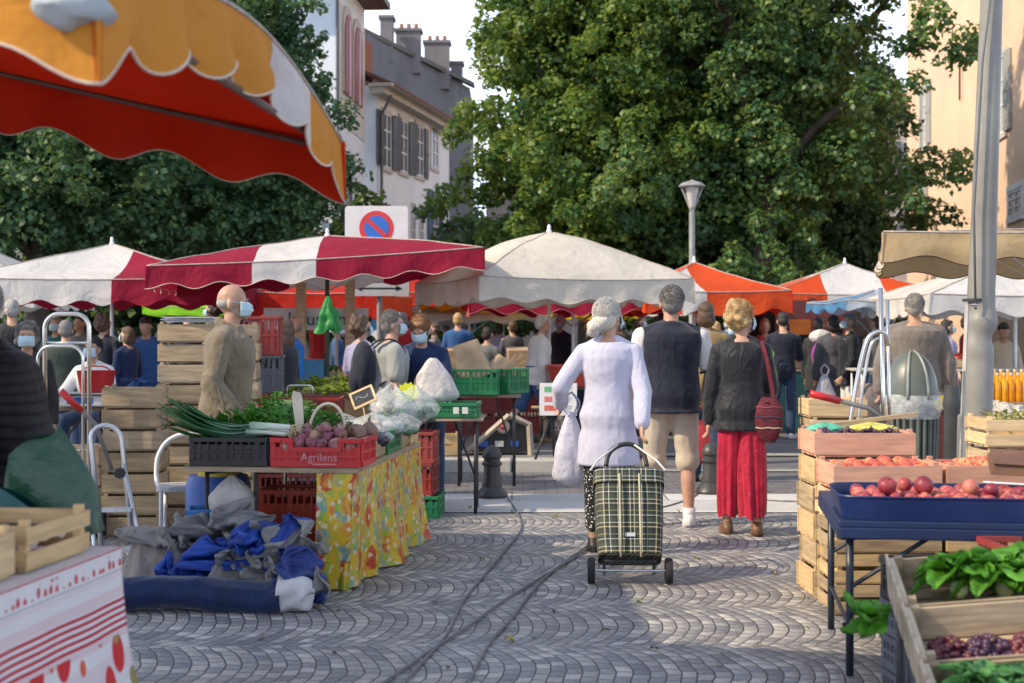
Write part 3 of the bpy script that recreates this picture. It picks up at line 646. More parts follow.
# dark building line closing the square behind the stalls
hD = empty('townhouse', (4,66,0), 0, 'long pale building at the back of the square behind the lindens', 'building')
facade(hD, (-5.2,0), (5,0), 0, 8, plaster('back_plaster', (.40,.38,.36), .4))
for i in range(4): window(hD, V((-5.2,0,0)), 0, 1.4+2.5*i, 4.6, 1, 1.6, shB, .5)
g = G(); g.box((0,2.5,8.1), (11,6,.25)); g.build('roof', tile, hD)
hE = empty('townhouse', (-15,52,0), 0, 'shadowy house behind the left trees', 'building')
facade(hE, (-10,0), (7,0), 0, 9, plaster('dim_plaster', (.32,.31,.30), .4))
for i in range(6): window(hE, V((-10,0,0)), 0, 1.6+2.6*i, 4.8, 1, 1.6, shB, .5)
g = G(); g.box((-1.5,2.5,9.1), (18,6,.25)); g.build('roof', tile, hE)

# ------------------------------------------------------------------ street furniture
pl = empty('street_lamp', (X(692,26), 26, 0), 0, 'slim grey street lamp with a flared lantern in front of the lindens', 'street lamp')
zt = Z(186,26); zb = Z(212,26)
lampm = M('lamp_grey', (.28,.29,.30), .5)
G().tube([(0,0,0),(0,0,1.0),(0,0,1.05),(0,0,zb)], [.09,.09,.06,.055], 10).build('pole', lampm, pl, smooth=True, angle=40)
g = G()
for q in (-1, 1): g.tube(bez([(0,0,zb-.05),(q*.05,0,zb+.1),(q*.14,0,zt-.15),(q*.2,0,zt)], 5), .022, 6)
g.build('bracket', lampm, pl, smooth=True)
G().lathe([(.02,zb+.05),(.05,zb+.1),(.13,zt-.04),(.14,zt-.02)], n=14).build('lantern', M('lamp_glass', (.6,.6,.6), .3), pl, smooth=True)
G().lathe([(.24,zt-.02),(.25,zt),(.18,zt+.06),(.04,zt+.1),(.01,zt+.12)], n=16).build('cap', lampm, pl, smooth=True, angle=40)
# no parking sign with arrow plate
sg = empty('no_parking_sign', (X(379,18.3), 18.3, PZ), 0, 'white no parking sign with a double arrow plate, above the crimson parasol', 'sign'); d = 18.3
G().tube([(0,.06,0),(0,.06,Z(206,d)-PZ)], .035, 10).build('pole', lampm, sg, smooth=True, angle=40)
def rrect(w_, h_, r, y0, y1):
    o = []
    for cx, cz, a0 in ((w_/2-r,h_/2-r,0),(-w_/2+r,h_/2-r,PI/2),(-w_/2+r,-h_/2+r,PI),(w_/2-r,-h_/2+r,1.5*PI)):
        for k in range(5): a = a0+PI/2*k/4; o.append((cx+r*math.cos(a), cz+r*math.sin(a)))
    g = G(); g.loft([[V((p[0],y1,p[1])) for p in o], [V((p[0],y0,p[1])) for p in o]]); return g
w1, h1 = 63/F*d, 56/F*d; zc_ = Z(206,d)-h1/2-PZ; xo = X(376.5,d)-X(379,d)
plate = rrect(w1, h1, .04, -.01, .02).build('plate', M('sign_white', (.62,.61,.62), .45, .08), sg, loc=(xo,0,zc_))
sr, sb = M('sign_red', (.55,.03,.03), .45, .1), M('sign_blue', (.02,.13,.50), .45, .1)
zd = Z(228,d)-PZ-zc_
def disc(r, y, m, nm): G().lathe([(.001,.004),(r,.004),(r,0),(.001,0)], (0,0,0), 40, 0, Rx(PI/2)).build(nm, m, plate, loc=(0,y,zd))
disc(17.2/F*d, -.011, sr, 'ring'); disc(12.2/F*d, -.016, sb, 'disc')
g = G(); g.box((0,0,0), (24/F*d,.003,4.2/F*d)); g.build('slash', sr, plate, loc=(0,-.022,zd), rot=(0,rad(42),0))
g = G(); g.box((0,0,0),(.05,.003,.05)); g.box((0,0,-.045),(.025,.003,.05)); g.build('tow_mark', black, plate, loc=(19/F*d,-.013,zd-.18))
w2, h2 = 60/F*d, 24/F*d; z2 = Z(284,d)-PZ
ap = rrect(w2, h2, .02, -.01, .02).build('arrow_plate', M('sign_white2', (.50,.51,.54), .45, .1), sg, loc=(0,0,z2))
g = G(); g.box((0,0,0), (.5,.003,.018))
for q in (-1,1): g.add([(q*.30,-.0015,0),(q*.22,-.0015,.035),(q*.22,-.0015,-.035),(q*.30,.0015,0),(q*.22,.0015,.035),(q*.22,.0015,-.035)], [(0,1,2),(5,4,3),(0,3,4,1),(1,4,5,2),(2,5,3,0)])
g.build('arrow', black, ap, loc=(0,-.013,-.055))
text('DE DEPUIS A', .1, ap, (0,-.012,.045), (PI/2,0,0), black)
# lamp pole at right: bent, wrapped foot
pr = empty('lamp_pole', (X(973,9.6), 9.6, 0), 0, 'tall grey lamp pole with dented sheath leaning at right', 'lamp pole'); d = 9.6
pm = M('pole_grey', (.24,.235,.215), .45, .25, 3, .2, 12, .01, dirt=.3)
tp = V((X(993,d)-X(973,d), 0, Z(-40,d)))
pts, rs = [], []
for k in range(41):
    t = k/40; z = tp.z*t; r = .10-.035*t
    x = tp.x*t
    zz = z-1.45
    if abs(zz) < .35: x += .018*math.sin(zz*17)*math.exp(-(zz/.2)**2); r *= 1+.10*math.sin(zz*26)*math.exp(-(zz/.17)**2)
    pts.append(V((x,0,z))); rs.append(r)
pts2, rs2 = [], []
for k in range(121):
    z = tp.z*k/120; t = z/tp.z; r = .105-.035*t; x = tp.x*t; q = z-1.42
    if abs(q) < .5: x += .014*math.sin(q*15)*math.exp(-(q/.2)**2); r *= 1+.13*math.sin(q*30)*math.exp(-(q/.15)**2)
    pts2.append(V((x,0,z))); rs2.append(r)
G().tube(pts2, rs2, 20).build('pole', pm, pr, smooth=True)
g = G(); g.box((.0,0,.42), (.20,.2,.85), taper=(.85,.85)); g.build('base', pm, pr, bevel=.02)
G().tube([(-.02,-.115,1.55),(-.03,-.11,2.2),(.03,-.10,3.2),(tp.x*.98,-.085,4.0)], .008, 6).build('conduit', greyp, pr, smooth=True)
g = G(); g.tube([V((.02,0,1.605)), V((.02,0,1.625))], .088, 16); g.build('strap', dark, pr)
st = G(); a, b = V((X(957.5,d-.25),d-.25,.0)), V((X(967,d-.25),d-.25,Z(306,d)))
st.tube([a, a.lerp(b,.5), b, b+V((.09,.1,.0))], .024, 4, flat=.6).build('flat_strut', M('strut_grey', (.42,.41,.39), .5, .2), None, label='flat pale metal bar leaning against the lamp pole', cat='metal bar')
# litter bin
bn = empty('litter_bin', (X(911,11.6), 11.6, 0), 0, 'grey domed litter bin with clear bag collar before the grey jacket man', 'litter bin')
binm = M('bin_grey', (.115,.135,.125), .38, .2, 6, .06)
g = G()
for k in range(24):
    a = 2*PI*k/24; g.tube([(.185*math.cos(a),.185*math.sin(a),.02),(.205*math.cos(a),.205*math.sin(a),.72)], .018, 6)
g.lathe([(.17,.02),(.19,.72)], n=24); g.lathe([(.2,.0),(.215,.0),(.215,.06),(.2,.06)], n=24); g.build('barrel', binm, bn, smooth=True, angle=40)
def dome(u, v):
    a = 2*PI*u; th = PI/2*v; r = .215*math.cos(th); rib = 1+.02*max(0, math.cos(6*a))**8
    return V((r*math.cos(a)*rib, r*math.sin(a)*rib, .86+.385*math.sin(th)**.9))
G().sheet(dome, 48, 12).build('hood', binm, bn, smooth=True)
g = G()
for a in (rad(-112), rad(-68)):
    g.tube([V((.222*math.cos(a)*math.cos(t),.222*math.sin(a)*math.cos(t),.86+.39*math.sin(t)**.9)) for t in [PI/2*k/10 for k in range(10)]], .012, 6)
g.build('hood_rib', M('bin_light', (.26,.30,.30), .35), bn, smooth=True)
def bagc(u, v):
    a = 2*PI*u; r = .222+.02*noise.noise(V((u*14, v*4, 1)))+.022*math.sin(PI*v); return V((r*math.cos(a), r*math.sin(a), .70+.19*v+.015*noise.noise(V((u*9,0,3)))))
film = None
def film_mat(name, tint, alpha, rough=.15):
    m, nt, b = nmat(name); b.inputs['Base Color'].default_value = (*tint,1); b.inputs['Roughness'].default_value = rough
    co = objco(nt); n_ = noise_t(nt, co, 16, 5, .6, 1.5); bump(nt, b, n_, .55, .02)
    t = nt.nodes.new('ShaderNodeBsdfTransparent'); t.inputs[0].default_value = (.93,.96,.97,1); mx = nt.nodes.new('ShaderNodeMixShader')
    L(nt, ramp(nt, n_, [(.3, alpha*.55), (.7, min(1, alpha*1.45))]), mx.inputs[0]); L(nt, t.outputs[0], mx.inputs[1]); L(nt, b.outputs[0], mx.inputs[2]); L(nt, mx.outputs[0], nt.nodes['Material Output'].inputs[0]); return m
film = film_mat('clear_film', (.75,.8,.82), .42)
G().sheet(bagc, 60, 6).build('bag_collar', film, bn, smooth=True)
G().tube([(X(952,10.6),10.6,0),(X(952,10.6),10.6,.82),(X(952,10.6),10.6,.86),(X(952,10.6),10.6,.92),(X(952,10.6),10.6,1.0)], [.06,.06,.07,.06,.055], 16).build('bollard', M('post_grey', (.05,.055,.06), .5), None, smooth=True, angle=40, label='dark straight bollard post between the litter bin and the lamp pole', cat='bollard')
# low iron bollards
prof = [(.13,0),(.135,.02),(.12,.05),(.10,.07),(.085,.09),(.085,.12),(.075,.15),(.068,.26),(.085,.275),(.088,.29),(.07,.305),(.068,.325),(.082,.335),(.085,.35),(.075,.385),(.05,.42),(.02,.437),(.002,.44)]
G().lathe(prof, n=22).build('bollard', M('iron', (.05,.048,.047), .42, .3, 9, .15), None, loc=(X(492,12.0),12.0,.006), smooth=True, angle=35, label='low turned iron bollard standing alone on the pale stone band', cat='bollard')
bo = bpy.data.objects['bollard.001']; dupe(bo, loc=(X(711,12.3),12.3,.006), label='low turned iron bollard between the navy gilet man and the red skirt')
# ------------------------------------------------------------------ people
def skin_mat(name, col):
    m, nt, b = nmat(name); co = objco(nt)
    L(nt, ramp(nt, noise_t(nt, co, 22, 4), [(.3, tuple(x*.85 for x in col)), (.7, tuple(x*1.1 for x in col))]), b.inputs['Base Color'])
    b.inputs['Roughness'].default_value = .5; b.inputs['Subsurface Weight'].default_value = .12; b.inputs['Subsurface Radius'].default_value = (.02,.008,.004); b.inputs['Subsurface Scale'].default_value = .3; return m
SK = skin_mat('skin', (.50,.29,.20)); SKT = skin_mat('skin_tan', (.46,.27,.19))
def hair_mat(name, col):
    m, nt, b = nmat(name); co = objco(nt); n = noise_t(nt, scaled(nt, co, (1,1,.28)), 90, 4, .6, 1.0)
    L(nt, ramp(nt, n, [(.3, tuple(x*.55 for x in col)), (.7, tuple(min(1, x*1.25) for x in col))]), b.inputs['Base Color']); b.inputs['Roughness'].default_value = .5
    bump(nt, b, n, .8, .012); return m
HR = {k: hair_mat('hair_'+k, c) for k, c in dict(white=(.62,.59,.54), grey=(.22,.21,.20), brown=(.10,.055,.03), dark=(.025,.02,.018), blond=(.52,.33,.15), ginger=(.34,.17,.07), silver=(.40,.39,.38)).items()}
maskm = cloth('mask_blue', (.45,.62,.70), .06, .8, .15)
eyem = M('eye_dark', (.02,.015,.012), .2, .1, 5, 0)
tx_f = bpy.data.textures.new('fold_noise', 'CLOUDS'); tx_f.noise_scale = .13; tx_f.noise_depth = 2
tx_h = bpy.data.textures.new('hair_noise', 'CLOUDS'); tx_h.noise_scale = .045; tx_h.noise_depth = 1
def vox(o, size, disp=0, tex=None, smooth=2):
    r = o.modifiers.new('remesh', 'REMESH'); r.mode = 'VOXEL'; r.voxel_size = size; r.use_smooth_shade = True
    if smooth: s = o.modifiers.new('smooth', 'SMOOTH'); s.iterations = smooth; s.factor = .5
    if disp: d = o.modifiers.new('folds', 'DISPLACE'); d.texture = tex or tx_f; d.strength = disp; d.mid_level = .5; d.texture_coords = 'GLOBAL' if False else 'LOCAL'
    return o
def strands(style, HD, RH, k):
    g = G(); r = random.Random(4)
    n = {'crop': 1300, 'short': 1200, 'curly': 1100, 'bun': 1300, 'bob': 1200, 'long': 1200}[style]
    for i in range(n):
        th = math.acos(r.uniform(-.35, 1)); ph = r.uniform(0, 2*PI)
        d = V((math.sin(th)*math.cos(ph), math.sin(th)*math.sin(ph), math.cos(th)))
        if d.y > .55 and d.z < .45: continue
        S_ = lambda d, e: HD((d.x*(.080+e), -.028+d.y*(.092+e), .700+d.z*(.090+e)))
        if style == 'crop': p = [S_(d, 0), S_(d, .008), S_((d+V((r.gauss(0,.08),r.gauss(0,.08),-.05))).normalized(), .013)]; w = .0016
        elif style == 'curly':
            c = S_(d, .006); ax = V((r.gauss(0,1),r.gauss(0,1),r.gauss(0,1))).normalized(); b1 = ax.orthogonal().normalized(); b2 = ax.cross(b1); q = r.uniform(.010,.022); p = [c+b1*q*math.cos(t)+b2*q*math.sin(t)+ax*.004*t for t in (0,.9,1.8,2.7,3.6,4.5)]; w = .0016
        else:
            tgt = V((-.05,-.95,-.9)) if style == 'bun' else V((d.x*1.1, d.y*.9-.2, -1.0)); p = []
            for t in range(6): q = d.lerp(tgt, t/5*r.uniform(.55,.75)).normalized(); p.append(S_((q+V((r.gauss(0,.012),r.gauss(0,.012),0))).normalized(), .009+.007*math.sin(t*1.3+i)))
            w = .0014
        g.tube(p, [w*k]*(len(p)-1)+[w*.5*k], 4, cap=False)
    return g
def person(label, x, y, rz=0, H=1.7, sex='m', lean=0, twist=0, yaw=0, pitch=0, aL=None, aR=None, lL=None, lR=None, up=None, sleeve='long', hem=-.06, loose=0, low=None, lowm=None, lowhem=1.0,
           shoe=None, skin=None, hair=None, hairm='grey', mask=False, res=.011, z0=0, sit=False, upname='jacket', lowname='trousers', group=None, fat=1.0, collar=False, eyes=False, bend=0, hips=1.0):
    k = H/1.72; w = sex == 'w'; sk = skin or SK; rz = rad(rz)
    sw = (.168 if w else .188)*fat; S = lambda v: V(v)
    tw = .41*k; ls = .42*k; hipw = .088*k
    dL = [S(q).normalized() for q in (lL or ((-.04,.02,-1),(-.01,-.03,-1)))]; dR = [S(q).normalized() for q in (lR or ((.04,.02,-1),(.01,-.03,-1)))]
    if sit: dL = [S((-.12,1,-.08)).normalized(), S((0,-.05,-1)).normalized()]; dR = [S((.12,1,-.08)).normalized(), S((0,-.05,-1)).normalized()]
    low_z = min((d[0].z*tw+d[1].z*ls) for d in (dL, dR)); pz = -low_z+.075*k+.03*k
    P = V((0,0,pz))
    Rl = Matrix.Rotation(-rad(lean), 3, 'X') @ Matrix.Rotation(rad(twist), 3, 'Z')
    U = lambda v: P+(Rl @ (V(v)*k))
    RH = Rl @ Matrix.Rotation(rad(yaw), 3, 'Z') @ Matrix.Rotation(-rad(pitch), 3, 'X')
    nk = V((0,.0,.545)); HD = lambda v: U(nk)+(RH @ ((V(v)-nk)*k))
    sh = {-1: U((-sw,-.005,.432)), 1: U((sw,-.005,.432))}
    arms = {}
    for s, a in ((-1, aL), (1, aR)):
        a = a or ((s*.2,.02,-1),(s*.02,.22,-1)); u, f = S(a[0]).normalized(), S(a[1]).normalized()
        el = sh[s]+u*.285*k; wr = el+f*.25*k; arms[s] = (sh[s], el, wr, f, S(a[2]).normalized() if len(a) > 2 else None)
    legs = {}
    for s, d in ((-1, dL), (1, dR)):
        h = P+V((s*hipw,0,-.03*k)); kn = h+d[0]*tw; an = kn+d[1]*ls; legs[s] = (h, kn, an, d)
    def ring(c, hw, hd, n=20): return [U((hw*math.cos(2*PI*j/n), c[1]+hd*math.sin(2*PI*j/n), c[0])) for j in range(n)]
    tr = [(-.09,.150,.115,0),(0,.165,.122,-.005),(.1,.152,.112,0),(.2,.146,.108,.005),(.3,.168,.118,.005),(.39,.18,.118,0),(.45,.165,.10,-.008),(.495,.11,.075,-.015),(.53,.062,.06,-.012)]
    def trunk(g, inf=0, z_lo=None, z_hi=.54, hemw=0):
        rr = []
        for z, hw, hd, yo in tr:
            if z > z_hi: continue
            f_ = fat
            if w: hw *= (.88 if z > .25 else 1.04 if z < .1 else .92); hd *= (1.06 if .25 < z < .42 else 1)
            rr.append(ring((z, yo), (hw+inf*(1 if z < .48 else .5))*f_*(hips if z < .15 else 1), (hd+inf*(1 if z < .48 else .5))*f_*(hips if z < .15 else 1)))
        if z_lo is not None and z_lo < -.09:
            lo = []
            n = 4
            for q in range(n):
                t = 1-q/n; z = -.09+(z_lo+.09)*t; e = inf+hemw*t; lo.append(ring((z, -.0), (.16*(1.05 if w else 1)+e)*fat*hips, (.118+e)*fat*hips))
            rr = lo+rr
        elif z_lo is not None:
            rr = [ring((z_lo, 0), (.158+inf)*fat*hips, (.116+inf)*fat*hips)]+[r for r, t in zip(rr, tr) if t[0] > z_lo+.02]
        g.loft(rr)
    # body
    g = G(); trunk(g, -.012)
    g.capsule(U((0,-.012,.47)), HD((0,.005,.60)), .056*k*(.9 if w else 1.05), .052*k*(.9 if w else 1))
    RHm = RH
    g.ell(HD((0,-.012,.688)), (.074*k,.094*k,.098*k), RHm); g.ell(HD((0,.030,.628)), (.056*k,.064*k,.070*k), RHm); g.ell(HD((0,.055,.655)), (.052*k,.042*k,.055*k), RHm)
    g.ell(HD((0,.096,.652)), (.013*k,.019*k,.025*k), RHm, 8, 6); g.ell(HD((0,.082,.583)), (.022*k,.018*k,.016*k), RHm, 8, 6)
    for s in (-1, 1):
        g.ell(HD((s*.077,-.008,.655)), (.015*k,.021*k,.034*k), RHm, 8, 6); g.ell(HD((s*.032,.079,.692)), (.026*k,.013*k,.009*k), RHm, 8, 6)
        a, el, wr, f, hdn = arms[s]
        g.capsule(a, el, .050*k, .040*k); g.capsule(el, wr, .041*k, .028*k)
        f = hdn or f
        ax = V((0,1,0)).cross(f); ax = ax.normalized() if ax.length > .2 else V((1,0,0)); pn = f.cross(ax).normalized()  # ax: palm normal-ish
        Rm = Matrix((pn, ax, f)).transposed()
        g.ell(wr+f*.045*k, (.040*k,.019*k,.055*k), Rm, 12, 8)
        for q, (ln, off) in enumerate(((.062,-.027),(.074,-.009),(.070,.009),(.054,.027))):
            b0 = wr+f*.075*k+pn*off*k; m1 = b0+(f*.9-ax*s*.25)*ln*.55*k; m2 = m1+(f*.6-ax*s*.75)*ln*.5*k
            g.capsule(b0, m1, .0105*k, .0098*k, 8); g.capsule(m1, m2, .0098*k, .0085*k, 8)
        t0 = wr+f*.03*k+V((0,1,0))*.028*k; g.capsule(t0, t0+(f*.6+V((0,.6,0)))*.055*k, .0125*k, .0105*k, 8)
        h, kn, an, d = legs[s]
        g.capsule(h, kn, .075*k, .05*k); g.capsule(kn, kn.lerp(an,.4)+V((0,-.012*k,0)), .05*k, .054*k); g.capsule(kn.lerp(an,.4)+V((0,-.012*k,0)), an, .054*k, .034*k)
    root = g.build('person', sk, None, loc=(x,y,z0), rz=rz, label=label, cat='person', group=group); vox(root, min(res, .0095) if res < .012 else res, smooth=1)
    # lower garment
    if low in ('trousers', 'shorts', 'leggings'):
        g = G(); n = 20; inf = {'trousers': .014, 'shorts': .026, 'leggings': .008}[low]
        rr = [[P+V(((.158+inf)*fat*hips*k*q*math.cos(2*PI*j/n), (.122+inf)*fat*hips*k*q*math.sin(2*PI*j/n), z*k)) for j in range(n)] for z, q in ((-.12,.8),(-.06,.98),(0,1),(.06,.97),(.12,.93))]
        g.loft(rr)
        for s in (-1, 1):
            h, kn, an, d = legs[s]; ft = lowhem
            g.capsule(h, kn, (.088+inf*.6)*k*min(fat,1.1)*hips, (.060+inf*.8)*k)
            if ft > .55:
                e = kn.lerp(an, (ft-.5)*2*.98); g.capsule(kn, e, (.060+inf)*k, (.050+inf*.9)*k)
            else:
                g.capsule(kn, kn+d[1]*.03*k, (.062+inf)*k, (.066+inf)*k)
        vox(g.build(lowname, lowm, root), res*1.15, .011, smooth=3)
    elif low == 'skirt':
        mid = (legs[-1][2]+legs[1][2])/2; ztop = P.z+.08*k; zb = lowhem; ph = random.random()*6
        def sk_(u, v):
            a = 2*PI*u; z = ztop+(zb-ztop)*v; hw = (.150+.045*min(1, v*3))*k*fat+.0*v; hd = (.115+.045*min(1, v*3)+.02*v)*k*fat
            pl = 1+(.075*math.sin(9*a+ph)+.04*math.sin(17*a+2*ph))*v**.7
            c = V((mid.x*v, (mid.y+.02)*v, 0)); st = 1+.05*math.sin(2*a)*v
            return V((c.x+hw*math.cos(a)*pl*st, c.y+hd*math.sin(a)*pl, z+.012*math.sin(9*a)*v))
        G().sheet(sk_, 108, 16).build(lowname, lowm, root, smooth=True)
    elif low == 'wide':
        g = G(); ph = random.random()*6
        for s in (-1, 1):
            h, kn, an, d = legs[s]
            def lg(u, v, s=s, an=an):
                a = 2*PI*u; top = V((s*.060*k, 0, P.z+.07*k)); bot = V((an.x*.72, an.y+.03, lowhem)); c = top.lerp(bot, v)
                hw = (.105+.010*math.sin(PI*v)-.012*v)*k; hd = (.118+.0*v)*k; pl = 1+(.11*math.sin(6*a+ph+s)+.06*math.sin(13*a+2*ph))*min(1, .15+v)
                return c+V((hw*math.cos(a)*pl, hd*math.sin(a)*pl, .012*math.sin(5*a+s)*v+.008*noise.noise(V((math.cos(a)*3,math.sin(a)*3,v*9)))))
            g.sheet(lg, 72, 20)
        g.build(lowname, lowm, root, smooth=True)
    if shoe:
        for s in (-1, 1):
            h, kn, an, d = legs[s]; f = V((0,1,0)); fl = V((0,0,1))
            hd = V((s*.12,1,0)).normalized(); tilt = max(0, -d[1].y)*.8; dv = (hd+V((0,0,-tilt))).normalized()
            g = G(); b0 = an+V((0,0,-.035*k))-dv*.035*k; g.capsule(b0, an+V((0,0,.0)), .042*k, .044*k); Rm = Matrix((dv.cross(V((0,0,1))).normalized(), dv, V((0,0,1)))).transposed()
            g.ell(an+V((0,0,-.045*k))+dv*.06*k, (.046*k,.125*k,.043*k), Rm, fn=lambda p: V((p.x, p.y, p.z if p.z > 0 else max(p.z, -.75))))
            g.ell(an+V((0,0,-.062*k))+dv*.055*k, (.050*k,.135*k,.028*k), Rm)
            vox(g.build('shoe', shoe, root), .0095, smooth=1)
    # upper garment
    if up:
        g = G(); inf = .014+loose; trunk(g, inf, hem, .5 if not collar else .54, hemw=loose*1.2)
        for s in (-1, 1):
            a, el, wr, f, _ = arms[s]
            g.capsule(U((s*.05,-.012,.50)), U((s*(sw-.03),-.006,.437)), .046*k, (.047+inf*.6)*k)
            if sleeve != 'none':
                if sleeve == 'short': g.capsule(a, a.lerp(el,.72), (.050+inf*.7)*k, (.050+inf)*k)
                else:
                    g.capsule(a, el, (.046+inf*.6)*k, (.038+inf*.9)*k); e = el.lerp(wr, .93 if sleeve == 'long' else .5); g.capsule(el, e, (.038+inf*.9)*k, (.029+inf*.9)*k)
        if collar: g.tube([U((.066*math.cos(t),-.012+.064*math.sin(t)-.0,.50-.02*math.sin(t))) for t in [2*PI*q/14 for q in range(14)]], .022*k, 8, closed=True)
        vox(g.build(upname, up, root), res, .009+loose*.22, smooth=3)
    # hair
    if hair:
        g = G(); hm = HR[hairm]
        if hair == 'rim':
            g.ell(HD((0,-.04,.665)), (.079*k,.075*k,.06*k), RHm)
        else:
            g.ell(HD((0,-.026,.708)), (.081*k,.092*k,.088*k), RHm); g.ell(HD((0,.045,.752)), (.055*k,.03*k,.03*k), RHm)
            if hair in ('short', 'crop'): g.ell(HD((0,-.05,.66)), (.078*k,.062*k,.075*k), RHm)
            if hair in ('bob', 'curly', 'long', 'bun'): g.ell(HD((0,-.052,.65)), (.088*k,.068*k,.085*k), RHm)
            if hair == 'curly':
                for q in range(26):
                    a = q*2.4; t = q/26; g.ell(HD((.085*math.cos(a)*(1-.5*t), -.03+.088*math.sin(a)*(1-.5*t)-.02, .63+.16*t)), .034*k, RHm, 8, 6)
            if hair == 'bob': g.ell(HD((0,-.045,.61)), (.095*k,.07*k,.075*k), RHm)
            if hair == 'long': g.ell(HD((0,-.06,.55)), (.092*k,.06*k,.13*k), RHm)
            if hair == 'bun':
                g.ell(HD((-.03,-.125,.60)), (.060*k,.048*k,.048*k), RHm); g.ell(HD((-.045,-.12,.565)), (.045*k,.04*k,.04*k), RHm); g.ell(HD((0,-.09,.63)), (.07*k,.05*k,.05*k), RHm)
        if res < .0125 and hair != 'rim': strands(hair, HD, RHm, k).build('hair_strands', hm, root)
        vox(g.build('hair', hm, root), .0095, .012 if hair not in ('crop','rim') else .006, tx_h, smooth=1)
    if hair == 'cap0': pass
    if mask:
        def mk(u, v):
            a = rad(-74+148*u); z = .592+.085*v; t = 1-abs(u-.5)*2
            r = .070-.006*abs(v-.5)*2; y = .036+r*math.cos(a)*1.02+.020*math.sin(PI*v)*max(0, math.cos(a))**2+.004*math.sin(v*18)*t; xx = r*math.sin(a)*1.0
            return HD((xx, y, z+.006*(1-t)*(v-.5)))
        g = G(); g.sheet(mk, 20, 10)
        for s in (-1, 1):
            g.tube([mk(0 if s < 0 else 1, .9), HD((s*.082,.005,.675)), HD((s*.086,-.02,.66)), HD((s*.08,.0,.63)), mk(0 if s < 0 else 1, .1)], .0022, 5)
        o = g.build('face_mask', maskm, root, smooth=True); sm = o.modifiers.new('solid', 'SOLIDIFY'); sm.thickness = .004
    if eyes:
        for s in (-1, 1):
            q = G(); q.ell(HD((s*.031,.0845,.679)), (.012*k,.008*k,.006*k), RHm, 10, 6); q.build('eye', eyem, root, smooth=True)
            q = G(); q.tube([HD((s*.014,.093,.696)), HD((s*.032,.092,.702)), HD((s*.048,.080,.697))], .0035*k, 5); q.build('eyebrow', HR[hairm], root)
    root['_k'] = k
    return root, dict(arms=arms, legs=legs, U=U, HD=HD, P=P, k=k, M=Matrix.Translation((x,y,z0)) @ Matrix.Rotation(rz, 4, 'Z'))
def wpt(inf, p): return inf['M'] @ V(p)
lav = cloth('cardigan_white', (.50,.50,.63), .06, .9, .6, sheen=.4)
navy = cloth('navy_cloth', (.016,.02,.036), .25, .75, .6); denim = cloth('denim', (.035,.06,.12), .3, .85, .5); jean2 = cloth('jeans_blue', (.05,.11,.25), .3, .85, .5)
beige = cloth('beige_jacket', (.185,.15,.105), .2, .8, 1.2); khaki = cloth('khaki_jacket', (.24,.165,.07), .15, .8, .6)
cream = cloth('cream_shorts', (.52,.45,.36), .1, .85, .5); floralw = cloth('black_white_print', (.02,.02,.022), .2, .8, .5, ((.75,.75,.75), 60, .52))
redsk = cloth('red_skirt', (.40,.012,.04), .25, .6, .6, ((.62,.06,.10), 30, .35), fscale=9); blackj = cloth('black_jacket', (.018,.02,.026), .3, .55, .8, fscale=11)
tee = cloth('grey_tee', (.30,.31,.30), .12, .85, .5); gjack = cloth('grey_jacket', (.205,.18,.165), .12, .8, .6); fleece = cloth('navy_fleece', (.014,.028,.085), .25, .9, .5)
floralb = cloth('violet_print', (.32,.30,.46), .2, .8, .4, ((.05,.05,.12), 45, .45)); wht = cloth('white_shirt', (.66,.64,.63), .06, .8, .5); olive = cloth('olive_cloth', (.055,.06,.04), .3, .85, .5)
charcoal = cloth('charcoal', (.03,.032,.036), .25, .8, .5); greyc = cloth('grey_cloth', (.14,.15,.15), .2, .8, .5); blueshirt = cloth('blue_shirt', (.03,.10,.27), .2, .8, .5); coatg = cloth('grey_coat', (.085,.085,.10), .2, .8, .5)
flblack = cloth('black_floral', (.012,.014,.02), .2, .7, .4, ((.45,.42,.42), 26, .33)); redc = cloth('red_cloth', (.42,.03,.03), .2, .8, .5); purple = cloth('purple_cloth', (.30,.05,.30), .2, .8, .5)
shw = M('shoe_white', (.68,.68,.69), .5, .08, 20, .1); shk = M('shoe_black', (.02,.02,.02), .5); shb = M('shoe_brown', (.16,.08,.04), .5)
# the woman with the plaid trolley
w1, i1 = person('woman with white hair in a bun and pale lavender cardigan, seen from behind', .61, 9.0, -6, 1.61, 'w', yaw=-32, pitch=2, aL=((-.55,-.12,-.85),(-.05,.75,-.45)), aR=((.22,-.30,-.92),(.0,-.50,-.88)),
    lL=((-.03,.14,-1),(-.0,.02,-1)), lR=((.05,-.02,-1),(.02,-.16,-1)), up=lav, hem=-.335, loose=.014, low='trousers', lowm=floralw, lowhem=.88, shoe=shk, hair='bun', hairm='white', mask=True, res=.0105, upname='cardigan', lowname='trousers', fat=1.0, eyes=True)
